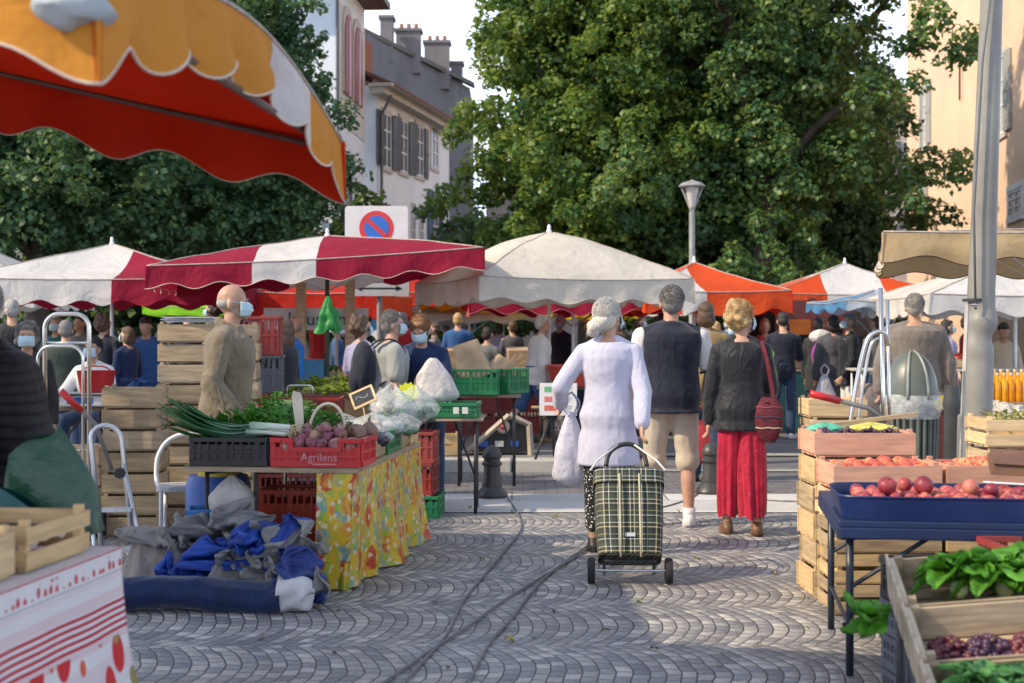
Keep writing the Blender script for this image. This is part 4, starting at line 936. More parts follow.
# man in the navy gilet
w2, i2 = person('man in navy gilet and cream shorts walking away with white trainers', X(671,10.3), 10.3, 2, 1.735, 'm', yaw=6, aL=((-.22,0,-1),(-.05,.3,-1)), aR=((.24,-.05,-1),(-.05,.75,-.6)), lL=((-.05,.2,-1),(-.03,-.12,-1)), lR=((.07,-.0,-1),(.01,-.14,-1)),
    up=navy, sleeve='none', hem=-.12, loose=.018, low='shorts', lowm=cream, lowhem=.5, shoe=shw, hair='crop', hairm='grey', res=.011, upname='gilet', lowname='shorts', fat=1.12, collar=True)
def sleeves(root, inf, mat, to=.75, trim=None):
    g = G()
    for s in (-1, 1): a, el, wr, f, _ = inf['arms'][s]; g.capsule(a.lerp(el,.02), a.lerp(el,to), .070, .066)
    vox(g.build('sleeve', mat, root), .012, .012)
    if trim:
        g = G()
        for s in (-1, 1): a, el, wr, f, _ = inf['arms'][s]; g.tube([a.lerp(el,to+.1), a.lerp(el,to+.16)], .07, 16)
        g.build('cuff', trim, root, smooth=True)
sleeves(w2, i2, wht, .78, navy)
for s in ('',): 
    for q in (-1, 1):
        g = G(); a = i2['legs'][q][2]; g.tube([a+V((0,0,-.02)), a+V((0,0,.06))], .046, 14); g.build('sock', shw, w2, smooth=True)
# woman in the red skirt
w3, i3 = person('blond woman in black jacket and long loose red trousers, head turned right', X(741,9.85), 9.85, -4, 1.605, 'w', yaw=-52, pitch=4, aL=((-.16,.05,-1),(-.08,.15,-1)), aR=((.2,.1,-1),(.0,.8,-.5)),
    lL=((-.02,.1,-1),(-.01,-.02,-1)), lR=((.05,-.06,-1),(.0,-.16,-1)), up=blackj, hem=-.16, loose=.012, low='wide', lowm=redsk, lowhem=.13, shoe=shb, hair='curly', hairm='blond', mask=True, res=.0105, lowname='wide_trousers', eyes=True)
person('woman with brown bobbed hair and khaki jacket beyond the navy gilet', X(706,13.3), 13.3, -10, 1.68, 'w', up=khaki, hem=-.1, loose=.02, low='trousers', lowm=denim, shoe=shk, hair='bob', hairm='brown', res=.015, lL=((-.05,.15,-1),(0,-.1,-1)))
person('person in pale grey cap and face mask behind the blond woman', X(735,15.2), 15.2, 160, 1.55, 'm', up=navy, low='trousers', lowm=denim, shoe=shk, hair='crop', hairm='silver', mask=True, res=.016)
# left stall
w4, i4 = person('bald man in beige jacket and face mask behind the vegetable table, in profile', X(226,8.95), 8.95, -93, 1.70, 'm', lean=4, yaw=6, aL=((-.2,-.10,-1),(.15,.4,-.9)), aR=((.34,-.16,-1),(-.05,.62,-.8)), up=beige, hem=-.2, loose=.020, low='trousers', lowm=jean2, shoe=shb, hair=None, mask=True, res=.0105, skin=SKT, collar=True, fat=1.06, eyes=True)
g = G(); zp = [i4['U']((.004*math.sin(q), .126+.010*math.sin(PI*q/9), .47-.068*q)) for q in range(10)]
g.tube(zp, .006, 6); g.build('zip', dark, w4)
g = G(); g.tube([i4['U']((.075*math.cos(t)*(1.1), -.012+.078*math.sin(t), .515-.035*math.sin(t))) for t in [2*PI*q/18 for q in range(18)]], .020, 8, closed=True, flat=1.6); vox(g.build('collar', beige, w4), .01)
g = G(); g.tube([i4['U']((.062*math.cos(t), -.005+.062*math.sin(t), .53-.02*math.sin(t))) for t in [2*PI*q/18 for q in range(18)]], .012, 8, closed=True); g.build('undershirt', navy, w4, smooth=True)
g = G(); g.ell(i4['HD']((0,-.030,.665)), (.0765,.0775,.050)); vox(g.build('hair', HR['silver'], w4), .009, .003, tx_h)
for s in (-1,1):
    g = G(); g.sheet(lambda u, v: i4['U']((s*(.11+.05*u), .128-.035*u, -.06+.10*v)), 4, 4); o_ = g.build('pocket_flap', beige, w4, smooth=True)
person('grey haired man in grey tee shirt and face mask walking right', X(388,11.4), 11.4, -74, 1.57, 'm', yaw=-4, lean=4, aL=((-.1,-.25,-1),(0,.3,-1)), aR=((.12,.0,-1),(0,.3,-1)), up=tee, sleeve='short', hem=-.1, loose=.014, low='trousers', lowm=denim, shoe=shk, hair='crop', hairm='grey', mask=True, res=.012, skin=SKT, fat=1.12, eyes=True, upname='tee_shirt', z0=PZ*0)
person('woman with brown hair and violet print blouse beside the grey tee shirt man', X(362,13.2), 13.2, -40, 1.55, 'w', yaw=-10, up=floralb, hem=-.1, sleeve='short', low='trousers', lowm=denim, shoe=shk, hair='curly', hairm='brown', mask=True, res=.014, upname='blouse')
w5, i5 = person('woman in navy fleece and face mask filling a white bag at the green crates', X(426,11.7), 11.7, 168, 1.56, 'w', lean=14, pitch=20, aL=((-.25,.35,-.8),(.45,.75,.1)), aR=((.3,.25,-.8),(-.45,.8,-.1)), up=fleece, hem=-.1, loose=.016, low='trousers', lowm=denim, shoe=shk, hair='short', hairm='ginger', mask=True, res=.011, eyes=True, fat=1.05, upname='fleece')
# centre
person('white shirted person with silver hair striding right past the cream parasol', X(536,16.6), 16.6, -78, 1.50, 'w', lean=8, aL=((-.1,-.2,-1),(0,.15,-1)), aR=((.1,-.1,-1),(0,.2,-1)), lL=((0,-.45,-1),(0,-.75,-1)), lR=((0,.25,-1),(0,-.05,-1)), up=wht, hem=-.16, loose=.02, low='shorts', lowm=jean2, lowhem=.5, shoe=shb, hair='short', hairm='white', res=.013, z0=PZ, upname='shirt', lowname='shorts')
person('stooping person in olive jacket beside the red tub', X(580,17.0), 17.0, -60, 1.6, 'm', lean=48, up=olive, hem=-.1, loose=.02, low='trousers', lowm=denim, shoe=shk, hair='short', hairm='brown', res=.016, z0=PZ, lL=((-.1,.2,-1),(0,-.3,-1)))
person('seated person in grey at the stall under the lemon parasol', X(484,19.5), 19.5, -30, 1.6, 'w', sit=True, lean=10, up=greyc, low='trousers', lowm=denim, shoe=shk, hair='short', hairm='dark', res=.016, z0=PZ+.12)
# right side
person('man in navy standing at the teal counter', X(783,18.7), 18.7, -8, 1.66, 'm', pitch=14, aL=((-.2,.3,-1),(.3,.8,.1)), aR=((.2,.3,-1),(-.3,.8,.1)), up=navy, hem=-.12, low='trousers', lowm=denim, shoe=shw, hair='crop', hairm='dark', res=.015)
person('woman in long grey coat queueing at the teal counter', X(833,19), 19, 8, 1.62, 'w', up=coatg, hem=-.52, loose=.03, low='trousers', lowm=jean2, shoe=shk, hair='bob', hairm='dark', res=.015, upname='coat')
person('woman in black floral top and face mask facing the grey coat', X(849,18.6), 18.6, 96, 1.64, 'w', aL=((-.15,.1,-1),(0,.5,-.8)), up=flblack, hem=-.2, loose=.012, low='trousers', lowm=wht, shoe=shk, hair='short', hairm='grey', mask=True, res=.014, upname='blouse')
person('woman with white scarf between the navy man and the grey coat', X(819,19.6), 19.6, -30, 1.6, 'w', up=charcoal, hem=-.3, loose=.02, low='trousers', lowm=floralw, shoe=shk, hair='short', hairm='dark', res=.015)
w6, i6 = person('stout man in grey jacket seen from behind beyond the litter bin', X(914,13.4), 13.4, -4, 1.755, 'm', aL=((-.25,.02,-1),(-.05,.2,-1)), aR=((.3,-.05,-1),(.02,.15,-1)), up=gjack, hem=-.14, loose=.035, low='trousers', lowm=denim, shoe=shk, hair='crop', hairm='silver', res=.012, fat=1.16)
person('vendor with dark hair and cream top behind the juice bottles', X(1003,17.5), 17.5, 170, 1.52, 'w', pitch=25, up=cloth('cream_top', (.55,.48,.38), .1), low='trousers', lowm=denim, hair='short', hairm='dark', skin=SKT, res=.016)
person('shopper half hidden beyond the chrome hand truck', X(877,18), 18, 30, 1.62, 'm', up=greyc, low='trousers', lowm=denim, shoe=shk, hair='short', hairm='brown', res=.016)
person('red haired shopper under the scarlet parasol', X(765,21), 21, 175, 1.6, 'w', up=redc, low='trousers', lowm=denim, shoe=shk, hair='bob', hairm='ginger', res=.018)
# left back
person('woman with curly grey hair and face mask beside the puffer jacket', X(27,10.6), 10.6, -165, 1.46, 'w', up=charcoal, low='trousers', lowm=denim, shoe=shk, hair='curly', hairm='grey', mask=True, res=.012, eyes=True)
person('woman in white top and face mask sitting behind the scale table', X(96,13.0), 13.0, 165, 1.52, 'w', sit=True, lean=6, aL=((-.3,.4,-.7),(.1,1,-.1)), aR=((.3,.4,-.7),(-.1,1,-.2)), up=wht, loose=.02, low='trousers', lowm=denim, shoe=shk, hair='crop', hairm='dark', mask=True, res=.012, eyes=True, skin=SKT, z0=.17)
person('broad grey haired man in dark green seen from behind', X(66,14.6), 14.6, 10, 1.52, 'm', up=cloth('dark_green', (.035,.05,.045), .2), loose=.02, low='trousers', lowm=denim, shoe=shk, hair='crop', hairm='grey', res=.014, fat=1.25)
person('youth with tousled brown hair turned away behind the seated woman', X(104,16.5), 16.5, -25, 1.60, 'm', up=navy, low='trousers', lowm=denim, shoe=shk, hair='curly', hairm='brown', res=.015)
person('woman in navy cardigan and face mask under the crimson panel', X(127,16), 16, 60, 1.46, 'w', up=fleece, low='trousers', lowm=denim, shoe=shk, hair='bob', hairm='brown', mask=True, res=.014)
person('man in blue denim shirt and dark cap under the lime awning', X(147,16.8), 16.8, 170, 1.58, 'm', pitch=20, up=blueshirt, loose=.02, low='trousers', lowm=denim, shoe=shk, hair='short', hairm='dark', res=.014, fat=1.12)
person('dark haired man in a cap beyond the broad man', X(80,18.5), 18.5, 150, 1.62, 'm', up=greyc, low='trousers', lowm=denim, shoe=shk, hair='short', hairm='dark', res=.018)
person('person in teal with face mask beyond the broad man', X(56,18), 18, 170, 1.6, 'w', up=cloth('teal_cloth', (.02,.12,.13), .2), low='trousers', lowm=denim, shoe=shk, hair='short', hairm='grey', mask=True, res=.018)
person('seller with long brown hair and black jacket behind the oxblood crates', X(284,13.6), 13.6, 70, 1.52, 'w', up=charcoal, loose=.02, low='trousers', lowm=denim, shoe=shk, hair='long', hairm='brown', res=.013)
person('ruddy man in bright blue top under the infusions banner', X(293,15.6), 15.6, 120, 1.56, 'm', up=cloth('bright_blue', (.02,.16,.50), .2), low='trousers', lowm=denim, shoe=shk, hair='rim', hairm='grey', skin=SKT, res=.016)
pf = nmat('puffer'); 
def puffer():
    m, nt, b = nmat('puffer_black'); co = objco(nt); s = nt.nodes.new('ShaderNodeSeparateXYZ'); L(nt, co, s.inputs[0])
    h = mth(nt, 'ABSOLUTE', mth(nt, 'SINE', mth(nt, 'ADD', mth(nt, 'MULTIPLY', s.outputs[2], 88), mth(nt, 'MULTIPLY', noise_t(nt, co, 6, 3), 3))))
    L(nt, ramp(nt, h, [(0, (.004,.004,.005)), (1, (.012,.012,.015))]), b.inputs['Base Color']); b.inputs['Roughness'].default_value = .6; b.inputs['Specular IOR Level'].default_value = .2
    bump(nt, b, mth(nt, 'ADD', mth(nt, 'POWER', h, .5), mth(nt, 'MULTIPLY', noise_t(nt, co, 40, 3), .3)), .35, .012); return m
bpy.data.materials.remove(pf[0])
person('person in quilted black puffer jacket cut off by the left edge', X(26,4.75), 4.75, 78, 1.62, 'w', lean=20, yaw=10, aL=((-.42,-.50,-1),(.05,.9,-.30)), aR=((.2,.2,-1),(0,.9,-.2)), up=puffer(), hem=-.12, loose=.028, low='trousers', lowm=charcoal, shoe=shk, hair='short', hairm='silver', res=.011, upname='puffer_jacket', collar=True)
# market crowd in the shade between the stalls
tops = [blueshirt, navy, charcoal, greyc, fleece, redc, wht, floralb, olive, coatg]; hk = list(HR)
looks = ['bright shirt', 'navy top', 'charcoal top', 'grey top', 'dark blue fleece', 'red top', 'white shirt', 'violet print', 'olive jacket', 'grey coat']
rnd = random.Random(5)
crowd = [(318,20,5),(338,24,0),(352,22,1),(402,20,5),(410,22,0),(418,24.5,6),(434,23,3),(446,26,1),(458,23.5,0),(470,27,2),(500,26,7),(512,24,9),(560,22,1),(592,24,2),(604,27,4),(620,23,8),(640,25,0),(662,22,6),(678,27,1),(716,24,3),(728,28,0),(752,25,2),(800,26,4),(866,24,2),(890,22,9),(948,20,7),(968,21,1),(975,18,5),(252,21,2),(236,18.5,4),(212,20,7),(188,21,1),(170,23,8),(12,15,2)]
where = {}
for px, d, t in crowd:
    side = 'left of the hanging green bag' if px < 330 else 'behind the grey tee shirt man' if px < 400 else 'above the navy fleece woman' if px < 445 else 'under the lemon valance' if px < 530 else 'behind the white haired woman' if px < 690 else 'in the gap by the blond woman' if px < 780 else 'at the right hand stalls'
    hr = rnd.choice(hk); tn = rnd.choice(('facing away','turned sideways','facing the square'))
    lb = f'distant shopper in {looks[t]}, {hr} hair, {side}'
    person(lb, X(px,d), d, {'facing away': rnd.uniform(-30,30), 'turned sideways': rnd.choice((-90,90)), 'facing the square': 180+rnd.uniform(-30,30)}[tn], rnd.uniform(1.52,1.72), rnd.choice('mw'), up=tops[t], low='trousers', lowm=rnd.choice([denim, charcoal]), shoe=shk, hair=rnd.choice(['short','curly','bob','crop']), hairm=hr, mask=tn != 'facing away', res=.02, group='distant market crowd', z0=PZ if px < 520 and d < 20.3 else 0)
# crumpled sheets: vertex grids of settled cloth, rows of whole numbers (units of 3 mm), each row stored as steps from its left neighbour
SHEETS = {
1: (42, 36, (
(-31,-2,-4,-4,-2,12,9,6,2,-6,-9,13,-3,-3,5,5,-1,7,2,3,0,4,2,8,-4,-2,0,4,11,6,4,7,3,6,-2,3,8,3,-5,5,-5,2,8,
-5,0,-5,-4,-3,8,9,6,8,0,-10,2,10,-1,4,-3,6,-2,7,4,3,4,-2,8,3,0,-1,-4,15,5,3,1,5,1,7,1,-2,11,6,5,-4,-7,1,
-1,-5,-2,-4,-5,6,13,0,7,8,-6,5,-3,12,5,-2,-8,7,3,6,8,4,0,-7,6,7,3,-1,8,8,5,-6,-2,2,6,2,-3,9,7,8,7,-3,-8,
-1,-7,-1,-5,-5,6,11,1,5,6,2,-4,11,0,3,-3,-5,5,6,7,9,8,6,-9,-2,3,5,2,4,10,9,2,-7,-6,1,6,-1,5,7,8,13,-4,-1,
2,-8,0,-7,-7,4,11,11,-3,4,7,-2,0,13,7,-2,-15,-1,10,5,4,14,11,-5,-1,-2,-2,13,-2,5,8,6,0,-6,-7,3,8,4,8,7,8,8,-5,
0,-9,-6,2,-9,4,9,11,7,-4,1,10,-4,3,8,4,-7,-3,3,6,3,7,15,1,6,-4,-5,1,15,-1,-1,5,2,5,-5,-4,6,3,7,8,9,7,5,
-2,-7,-7,-7,6,0,7,10,9,6,-7,9,4,1,-6,3,-7,-3,3,7,9,6,9,6,11,1,-6,6,8,1,-5,-3,2,4,3,1,5,4,6,7,9,6,5,
-7,-4,-5,-7,1,12,3,8,10,8,-4,-1,8,-5,11,-6,-3,-7,-4,5,9,12,10,7,6,8,-7,-1,5,9,2,-4,-5,-1,2,8,4,3,8,11,4,6,5,
-4,-9,-1,-7,6,7,10,5,10,8,7,-9,-1,9,8,-4,-4,-6,-11,-1,6,10,15,12,6,8,2,0,-5,6,9,3,-6,-3,-2,5,6,5,5,10,1,7,5,
-9,-1,-10,0,8,8,11,5,8,6,9,5,-8,1,8,-4,-8,0,-9,-9,5,9,15,16,6,7,7,-5,-3,6,7,9,1,-6,3,-3,8,2,5,8,0,9,4,
-6,-3,-8,6,6,12,11,11,4,5,6,0,7,-3,-8,-4,1,-9,-2,-10,3,6,15,17,14,4,9,2,-5,-1,5,8,6,0,-5,6,6,-1,3,4,5,7,2,
-7,3,-8,7,7,13,14,7,9,3,7,2,-5,-6,0,-11,0,-8,0,-10,2,8,12,19,15,8,8,6,-10,7,4,-2,4,7,-3,7,1,0,1,6,7,4,2,
-6,7,-2,5,8,15,14,13,0,8,2,7,-4,-11,-9,-4,-8,-5,-4,-5,-2,10,14,19,16,11,5,8,-7,-2,4,11,1,-1,4,5,0,5,0,7,2,6,1,
-3,3,9,6,7,15,17,0,8,7,2,6,-3,-10,-10,-11,-7,-9,-5,-4,4,8,18,22,19,10,5,4,-1,-3,-2,8,8,3,1,7,1,-4,4,5,6,3,4,
-2,9,3,9,12,15,14,-2,10,0,7,5,-2,-12,-11,-9,-13,-7,3,-8,4,11,21,22,19,8,7,2,2,-3,-1,-1,5,4,8,5,3,-1,0,3,6,7,0,
3,5,9,1,14,18,14,-3,10,-3,9,3,2,-12,-12,-11,-10,-8,-2,3,6,12,22,25,18,4,4,3,-1,1,-4,1,1,4,3,4,5,-1,4,4,8,1,4,
-1,6,6,9,8,18,7,3,9,3,-2,9,3,-5,-10,-13,-8,-6,-2,3,6,18,26,20,14,-2,3,3,1,1,-3,-1,2,2,3,3,-1,6,2,7,5,6,-1,
2,5,6,4,9,18,13,6,4,10,-4,-5,6,-2,-4,-11,-3,-5,-1,5,9,19,25,19,-1,5,-2,3,2,2,-3,-3,4,3,-2,4,1,2,4,5,3,9,3,
-5,6,7,5,10,14,11,7,9,10,3,-3,-9,0,-3,-5,0,2,2,3,14,22,22,5,4,-2,-3,9,0,-3,4,-5,4,2,1,-5,5,3,3,3,8,9,3,
1,5,3,8,6,11,11,8,15,5,7,-6,1,-2,-7,3,-2,2,5,10,15,19,17,1,6,0,-5,6,3,-2,1,-3,-1,1,4,0,-1,1,5,6,6,13,6,
4,4,3,2,7,6,11,13,8,9,6,4,-10,-1,5,4,-1,-3,8,13,16,14,12,6,0,-6,6,-4,8,4,-6,4,0,1,2,2,-3,2,7,1,7,14,11,
-3,6,7,1,2,11,2,13,9,10,4,5,2,-4,-6,10,3,-3,5,11,20,15,5,7,-8,7,-4,8,1,7,4,0,-5,2,0,4,3,-3,6,10,4,12,12,
2,7,5,-5,8,5,8,6,10,10,3,5,2,-6,5,-1,3,5,7,13,11,15,10,3,-11,7,6,-1,6,5,7,3,-1,1,0,0,9,-3,10,8,4,7,4,
4,6,4,-2,-3,6,6,7,10,11,2,5,4,2,-6,9,-7,5,7,13,19,9,9,6,-11,8,2,6,5,1,6,7,1,-2,1,2,8,7,2,13,1,9,4,
4,4,-5,4,-4,5,8,3,12,9,6,4,3,0,2,-3,3,-3,7,13,19,18,7,-1,-5,2,5,6,4,5,5,3,7,4,-5,-1,7,8,13,0,8,10,-4,
-7,7,-6,4,-5,6,7,6,9,9,6,6,3,8,5,-6,-8,0,5,12,21,20,10,6,-7,1,0,4,2,6,6,5,2,6,5,0,3,3,9,12,1,7,-2,
-3,4,-6,3,0,4,6,10,6,7,7,7,7,1,9,0,-6,-12,5,10,24,20,10,10,2,-11,11,5,0,0,2,6,5,0,7,8,5,5,10,0,9,3,-2,
-1,-4,-1,-2,4,5,10,4,10,8,7,8,0,6,4,0,-4,-8,-1,8,22,24,13,7,6,-9,6,4,14,1,0,-3,3,8,4,7,5,11,0,9,6,-3,1,
-8,-6,4,0,7,7,5,7,8,8,8,6,7,-2,3,2,-6,-5,-6,5,21,25,18,7,7,-2,9,2,1,11,-4,3,1,5,9,2,12,3,11,1,7,1,-6,
-9,-4,2,9,7,6,8,7,6,3,7,8,7,7,-4,-2,1,-10,-7,1,16,25,22,12,6,1,8,12,1,0,4,5,0,6,2,13,5,14,6,3,4,-6,2,
-5,5,1,3,8,8,7,4,5,6,7,5,8,5,7,-6,-5,-8,-10,1,10,23,23,19,7,8,7,10,7,2,-1,5,4,4,12,5,16,10,4,3,-3,-6,1,
2,-1,7,6,6,8,2,5,5,4,3,7,8,5,6,3,-8,-13,-3,-9,7,20,25,23,14,8,7,7,5,6,7,4,2,9,13,11,17,5,3,2,-2,-5,-6,
5,-6,5,8,5,7,5,0,7,0,7,5,8,4,4,7,-3,-14,-12,-7,9,16,26,25,20,8,6,5,9,7,2,7,9,4,14,18,12,8,0,3,-3,-7,-8,
-4,0,2,6,7,5,2,7,0,4,7,4,8,-1,7,4,4,-10,-19,-6,7,21,26,25,20,12,4,6,8,2,6,8,5,10,13,14,14,9,6,-1,-8,-10,-4,
7,-1,1,3,1,6,6,0,4,5,2,3,9,8,-2,5,2,-7,-10,-11,9,21,25,29,21,6,7,5,6,7,2,6,9,7,12,14,12,6,5,5,-2,-9,-8,
-1,2,3,5,-6,4,3,4,4,2,0,6,7,9,4,-5,3,-8,-6,5,4,24,25,26,19,10,3,6,6,7,3,-1,8,6,6,13,15,7,8,-1,6,-2,-10,
5,-2,4,4,-1,0,-2,2,6,-2,3,5,9,8,8,-6,-3,-4,-4,7,14,23,27,25,14,4,6,4,8,6,6,-7,5,5,6,6,14,11,7,6,2,7,-7),
(50,6,7,7,12,3,3,-1,-7,1,-5,-3,-9,-16,-9,-9,-9,-3,4,0,-5,18,1,2,-7,-8,-14,-9,-5,-3,-3,3,-5,-2,6,8,7,7,3,4,-7,-5,-1,
-1,1,7,5,12,9,4,-3,-4,-5,5,-7,-8,-9,-13,-10,-10,-8,0,2,1,17,3,-2,-5,-10,-12,-12,3,-3,-9,-2,-2,-8,-1,8,11,1,7,8,3,3,-8,
-6,5,2,3,10,10,5,3,-2,-7,3,-5,-9,-7,-12,-11,-9,-4,-8,-1,6,14,4,-4,-3,-5,-11,-6,-5,-2,-6,-9,-2,-6,-5,1,8,5,8,9,8,8,-1,
-4,0,3,3,7,9,8,4,0,-3,-2,0,-8,-9,-9,-11,-7,-9,-2,1,-6,13,6,-1,-5,-6,-9,-12,-2,-1,-6,-4,-6,-3,-4,-4,4,6,10,11,4,10,8,
-4,-1,-1,2,5,9,10,8,-1,-1,-2,-1,-7,-5,-10,-14,-5,-9,-2,-2,3,1,6,1,1,-9,-10,-2,-11,-1,-5,-6,-5,-4,-5,-1,-1,6,10,11,12,9,4,
-5,-2,2,-3,3,9,10,8,6,-4,-2,2,-8,-5,-8,-15,-5,-13,-1,-1,0,2,4,3,3,-7,-8,-7,-1,-9,-2,-5,-8,-5,-3,-6,0,8,9,13,13,8,7,
-4,-5,0,5,-5,6,12,8,6,4,-5,2,-1,-9,-8,-9,-12,-8,-7,-3,0,2,2,4,4,-4,-3,-6,-6,-6,-7,-3,-5,-8,-6,0,-2,5,7,12,13,8,6,
1,-10,-3,3,-1,4,10,12,3,4,-2,0,-2,-5,-8,-10,-12,-8,-4,-6,-2,1,7,-1,4,1,-8,-6,-1,-8,-5,-6,-5,-7,-5,0,4,6,5,8,13,8,0,
-5,-5,-7,-2,-1,5,10,14,3,2,4,-4,-5,-2,-5,-11,-14,-8,-2,-6,-2,2,1,4,0,3,-2,-9,-5,-7,-7,-3,-6,-8,-6,5,0,6,11,4,14,7,-1,
-4,-8,-3,-7,0,7,10,14,0,2,5,0,-9,-3,-6,-10,-5,-12,-5,-1,-6,-2,3,5,0,1,-2,-6,-5,-9,-7,-7,-3,-7,-2,0,4,2,10,9,15,5,-2,
-4,-3,-9,-4,3,5,11,12,8,-5,4,-6,-2,-8,-1,-8,-11,-6,-8,3,-8,-5,3,2,0,0,0,-3,-8,-10,-8,-6,-8,-3,-5,2,5,3,10,14,11,3,2,
1,-9,-6,-3,5,7,10,14,4,4,-6,0,-9,-5,-10,-2,-10,-3,-8,-3,-8,1,-6,1,2,-1,0,-1,-7,-9,-9,-9,-7,-4,-5,2,5,7,12,11,10,2,1,
-4,-2,-8,-3,11,4,14,12,9,-4,-1,-8,-12,-7,-1,-11,0,-8,-9,-8,-2,1,3,-3,-7,4,-5,1,-8,-9,-11,-6,-8,-10,-4,5,6,7,8,15,9,8,-2,
1,-6,-3,-1,10,12,10,15,8,-3,-2,-11,-14,-9,-9,1,-9,-5,-8,-9,-7,-1,3,-1,7,-4,1,-5,-10,-10,-11,-8,-6,-6,-7,1,10,5,12,14,9,1,7,
4,-2,-4,1,9,12,15,14,5,-1,-3,-12,-15,-9,-9,-10,-2,-10,-9,-5,-7,-2,0,11,-1,4,-1,-6,-11,-9,-14,-13,-9,-5,-2,0,9,9,12,7,8,9,6,
3,0,-2,-5,12,15,17,15,4,-4,-1,-11,-15,-9,-9,-10,-9,-9,-9,-7,-4,3,3,5,4,5,-5,-6,-10,-14,-11,-14,-13,-5,4,-1,1,12,7,12,8,4,7,
-2,1,3,2,8,6,24,19,4,-5,-5,-9,-13,-14,-12,-6,-10,-10,-5,-4,-2,2,4,8,1,7,-5,-9,-13,-13,-11,-15,-14,-11,2,-1,8,2,13,11,5,10,7,
-1,3,0,4,10,9,15,20,12,-6,-5,-7,-13,-14,-16,-6,-8,-8,-5,-1,-4,9,5,2,8,-6,-7,-5,-13,-13,-11,-15,-14,-13,-9,5,7,8,5,10,13,10,2,
5,3,0,-2,4,13,19,15,12,2,-9,-9,-7,-14,-13,-12,-9,1,-7,-3,6,4,0,11,1,-7,-6,-9,-11,-12,-15,-11,-15,-15,-12,-2,8,8,13,10,6,10,8,
0,6,1,1,0,8,16,19,6,6,-2,-5,-14,-12,-10,-11,-12,1,-5,1,-6,10,4,-4,4,-5,-8,-5,-9,-12,-13,-12,-12,-14,-12,-9,3,11,10,11,14,2,8,
-3,1,4,10,1,3,16,14,14,3,-3,-9,-5,-12,-13,-10,-8,-11,4,-1,-2,-3,4,2,-5,-2,-8,-4,-7,-7,-10,-13,-13,-12,-12,-8,3,3,13,17,16,-1,0,
6,2,-4,6,8,3,17,10,13,3,-6,-1,-11,-11,-12,-9,-10,-8,-4,-3,0,0,0,-1,0,-8,-6,-4,-5,-3,-4,-9,-11,-12,-12,-9,-3,9,14,14,16,4,-3,
1,-1,3,3,3,9,11,16,9,1,-5,2,-8,-12,-13,-12,-11,-4,-3,-4,-7,2,-3,-2,1,-11,-7,-3,-3,-6,-3,-5,-8,-8,-8,-8,-4,10,9,16,17,8,-5,
1,1,3,6,1,7,12,13,5,1,-3,1,-5,-9,-15,-14,-11,-9,-2,-5,0,-4,-1,-6,2,-6,-12,-7,-3,-4,-2,-6,-4,-8,-6,-10,1,10,15,8,11,12,1,
6,3,-2,9,1,1,8,12,1,3,1,-2,-1,-8,-15,-13,-15,-9,-4,1,-3,-2,0,-7,-3,-4,-10,-10,-6,-8,1,-5,-5,-2,-5,-5,5,9,6,18,7,0,4,
1,8,-1,-2,7,4,7,5,5,-3,1,-2,0,-4,-10,-20,-12,-4,-5,-10,-4,-2,2,-3,-5,-1,-13,-10,-10,-5,-4,-4,-4,-3,-4,-2,7,14,10,5,12,-4,-4,
9,-10,3,-3,8,5,6,2,6,-1,-2,0,0,-2,-7,-18,-20,0,-8,0,-2,-5,-2,-8,-2,-3,-4,-12,-14,-9,-6,-4,-7,2,-3,-3,9,13,9,14,3,-6,-6,
0,-15,-2,7,4,5,2,6,2,3,4,1,-7,-3,-4,-13,-18,-11,-1,-5,-3,-3,-4,-3,-5,1,-9,-12,-7,-9,-10,-7,-9,-1,5,-4,13,10,15,1,7,-7,-7,
-6,-13,-5,7,4,5,4,4,3,3,1,4,2,-7,-5,-8,-16,-21,0,-5,-3,-3,-4,-3,-4,-1,0,-12,-13,-6,-9,-7,-8,-5,0,11,12,14,-1,10,-2,-5,-8,
-1,-10,-8,1,4,6,4,4,2,6,2,-1,3,0,-7,-4,-15,-17,-6,-7,-1,-4,-7,-4,-2,-5,0,0,-12,-13,-8,-1,-7,-5,10,8,17,3,-7,5,-1,-8,-4,
0,-5,-5,-2,-2,4,2,6,3,0,0,3,2,-2,-2,-4,-8,-17,-8,-5,-3,-8,-8,-4,-3,-3,5,-3,-8,-9,-9,0,-7,7,1,19,-1,0,7,-7,-6,-6,-6,
2,-7,2,-5,1,3,-2,-3,2,1,2,-1,3,-1,0,-6,-4,-12,-18,0,-4,-6,-7,-4,-2,-2,-2,2,-8,-7,-2,-7,8,5,1,15,2,-4,-1,1,-7,-11,-11,
0,-3,-4,3,2,2,0,-7,0,-8,-1,4,3,-3,0,-5,-5,-9,-9,-9,-3,0,-2,-3,-3,-3,-3,-5,-5,-5,-8,5,-2,13,6,0,9,-1,-7,1,-9,-10,-11,
6,-2,-9,-1,0,0,5,-1,-11,1,-2,-4,3,-1,-3,-3,-7,-10,-3,-11,-6,0,4,-8,9,-1,-5,-4,-7,-9,-6,-1,6,1,7,8,5,1,-5,-6,-4,-6,-13,
0,1,-2,-7,-8,-1,-1,3,-8,-3,0,-1,-1,1,-3,-4,-7,-10,-2,-8,-7,7,6,-3,0,-9,5,0,-12,-7,-4,-5,0,-3,5,8,5,2,-2,-5,-2,-7,-10,
-8,3,3,-2,-7,-6,-6,1,-2,-6,-1,-2,1,2,-3,-5,-6,-1,-12,-3,-7,-1,5,2,0,-1,-7,8,-8,-9,-6,3,-2,1,-8,7,-1,4,1,-4,-4,-6,-4,
6,-9,8,0,-8,0,-11,-6,0,-2,-6,-2,1,1,1,1,-8,-8,0,-9,1,-11,-2,1,0,5,-3,0,6,-10,-8,3,2,0,-5,-10,0,2,4,-3,-4,-3,-6),
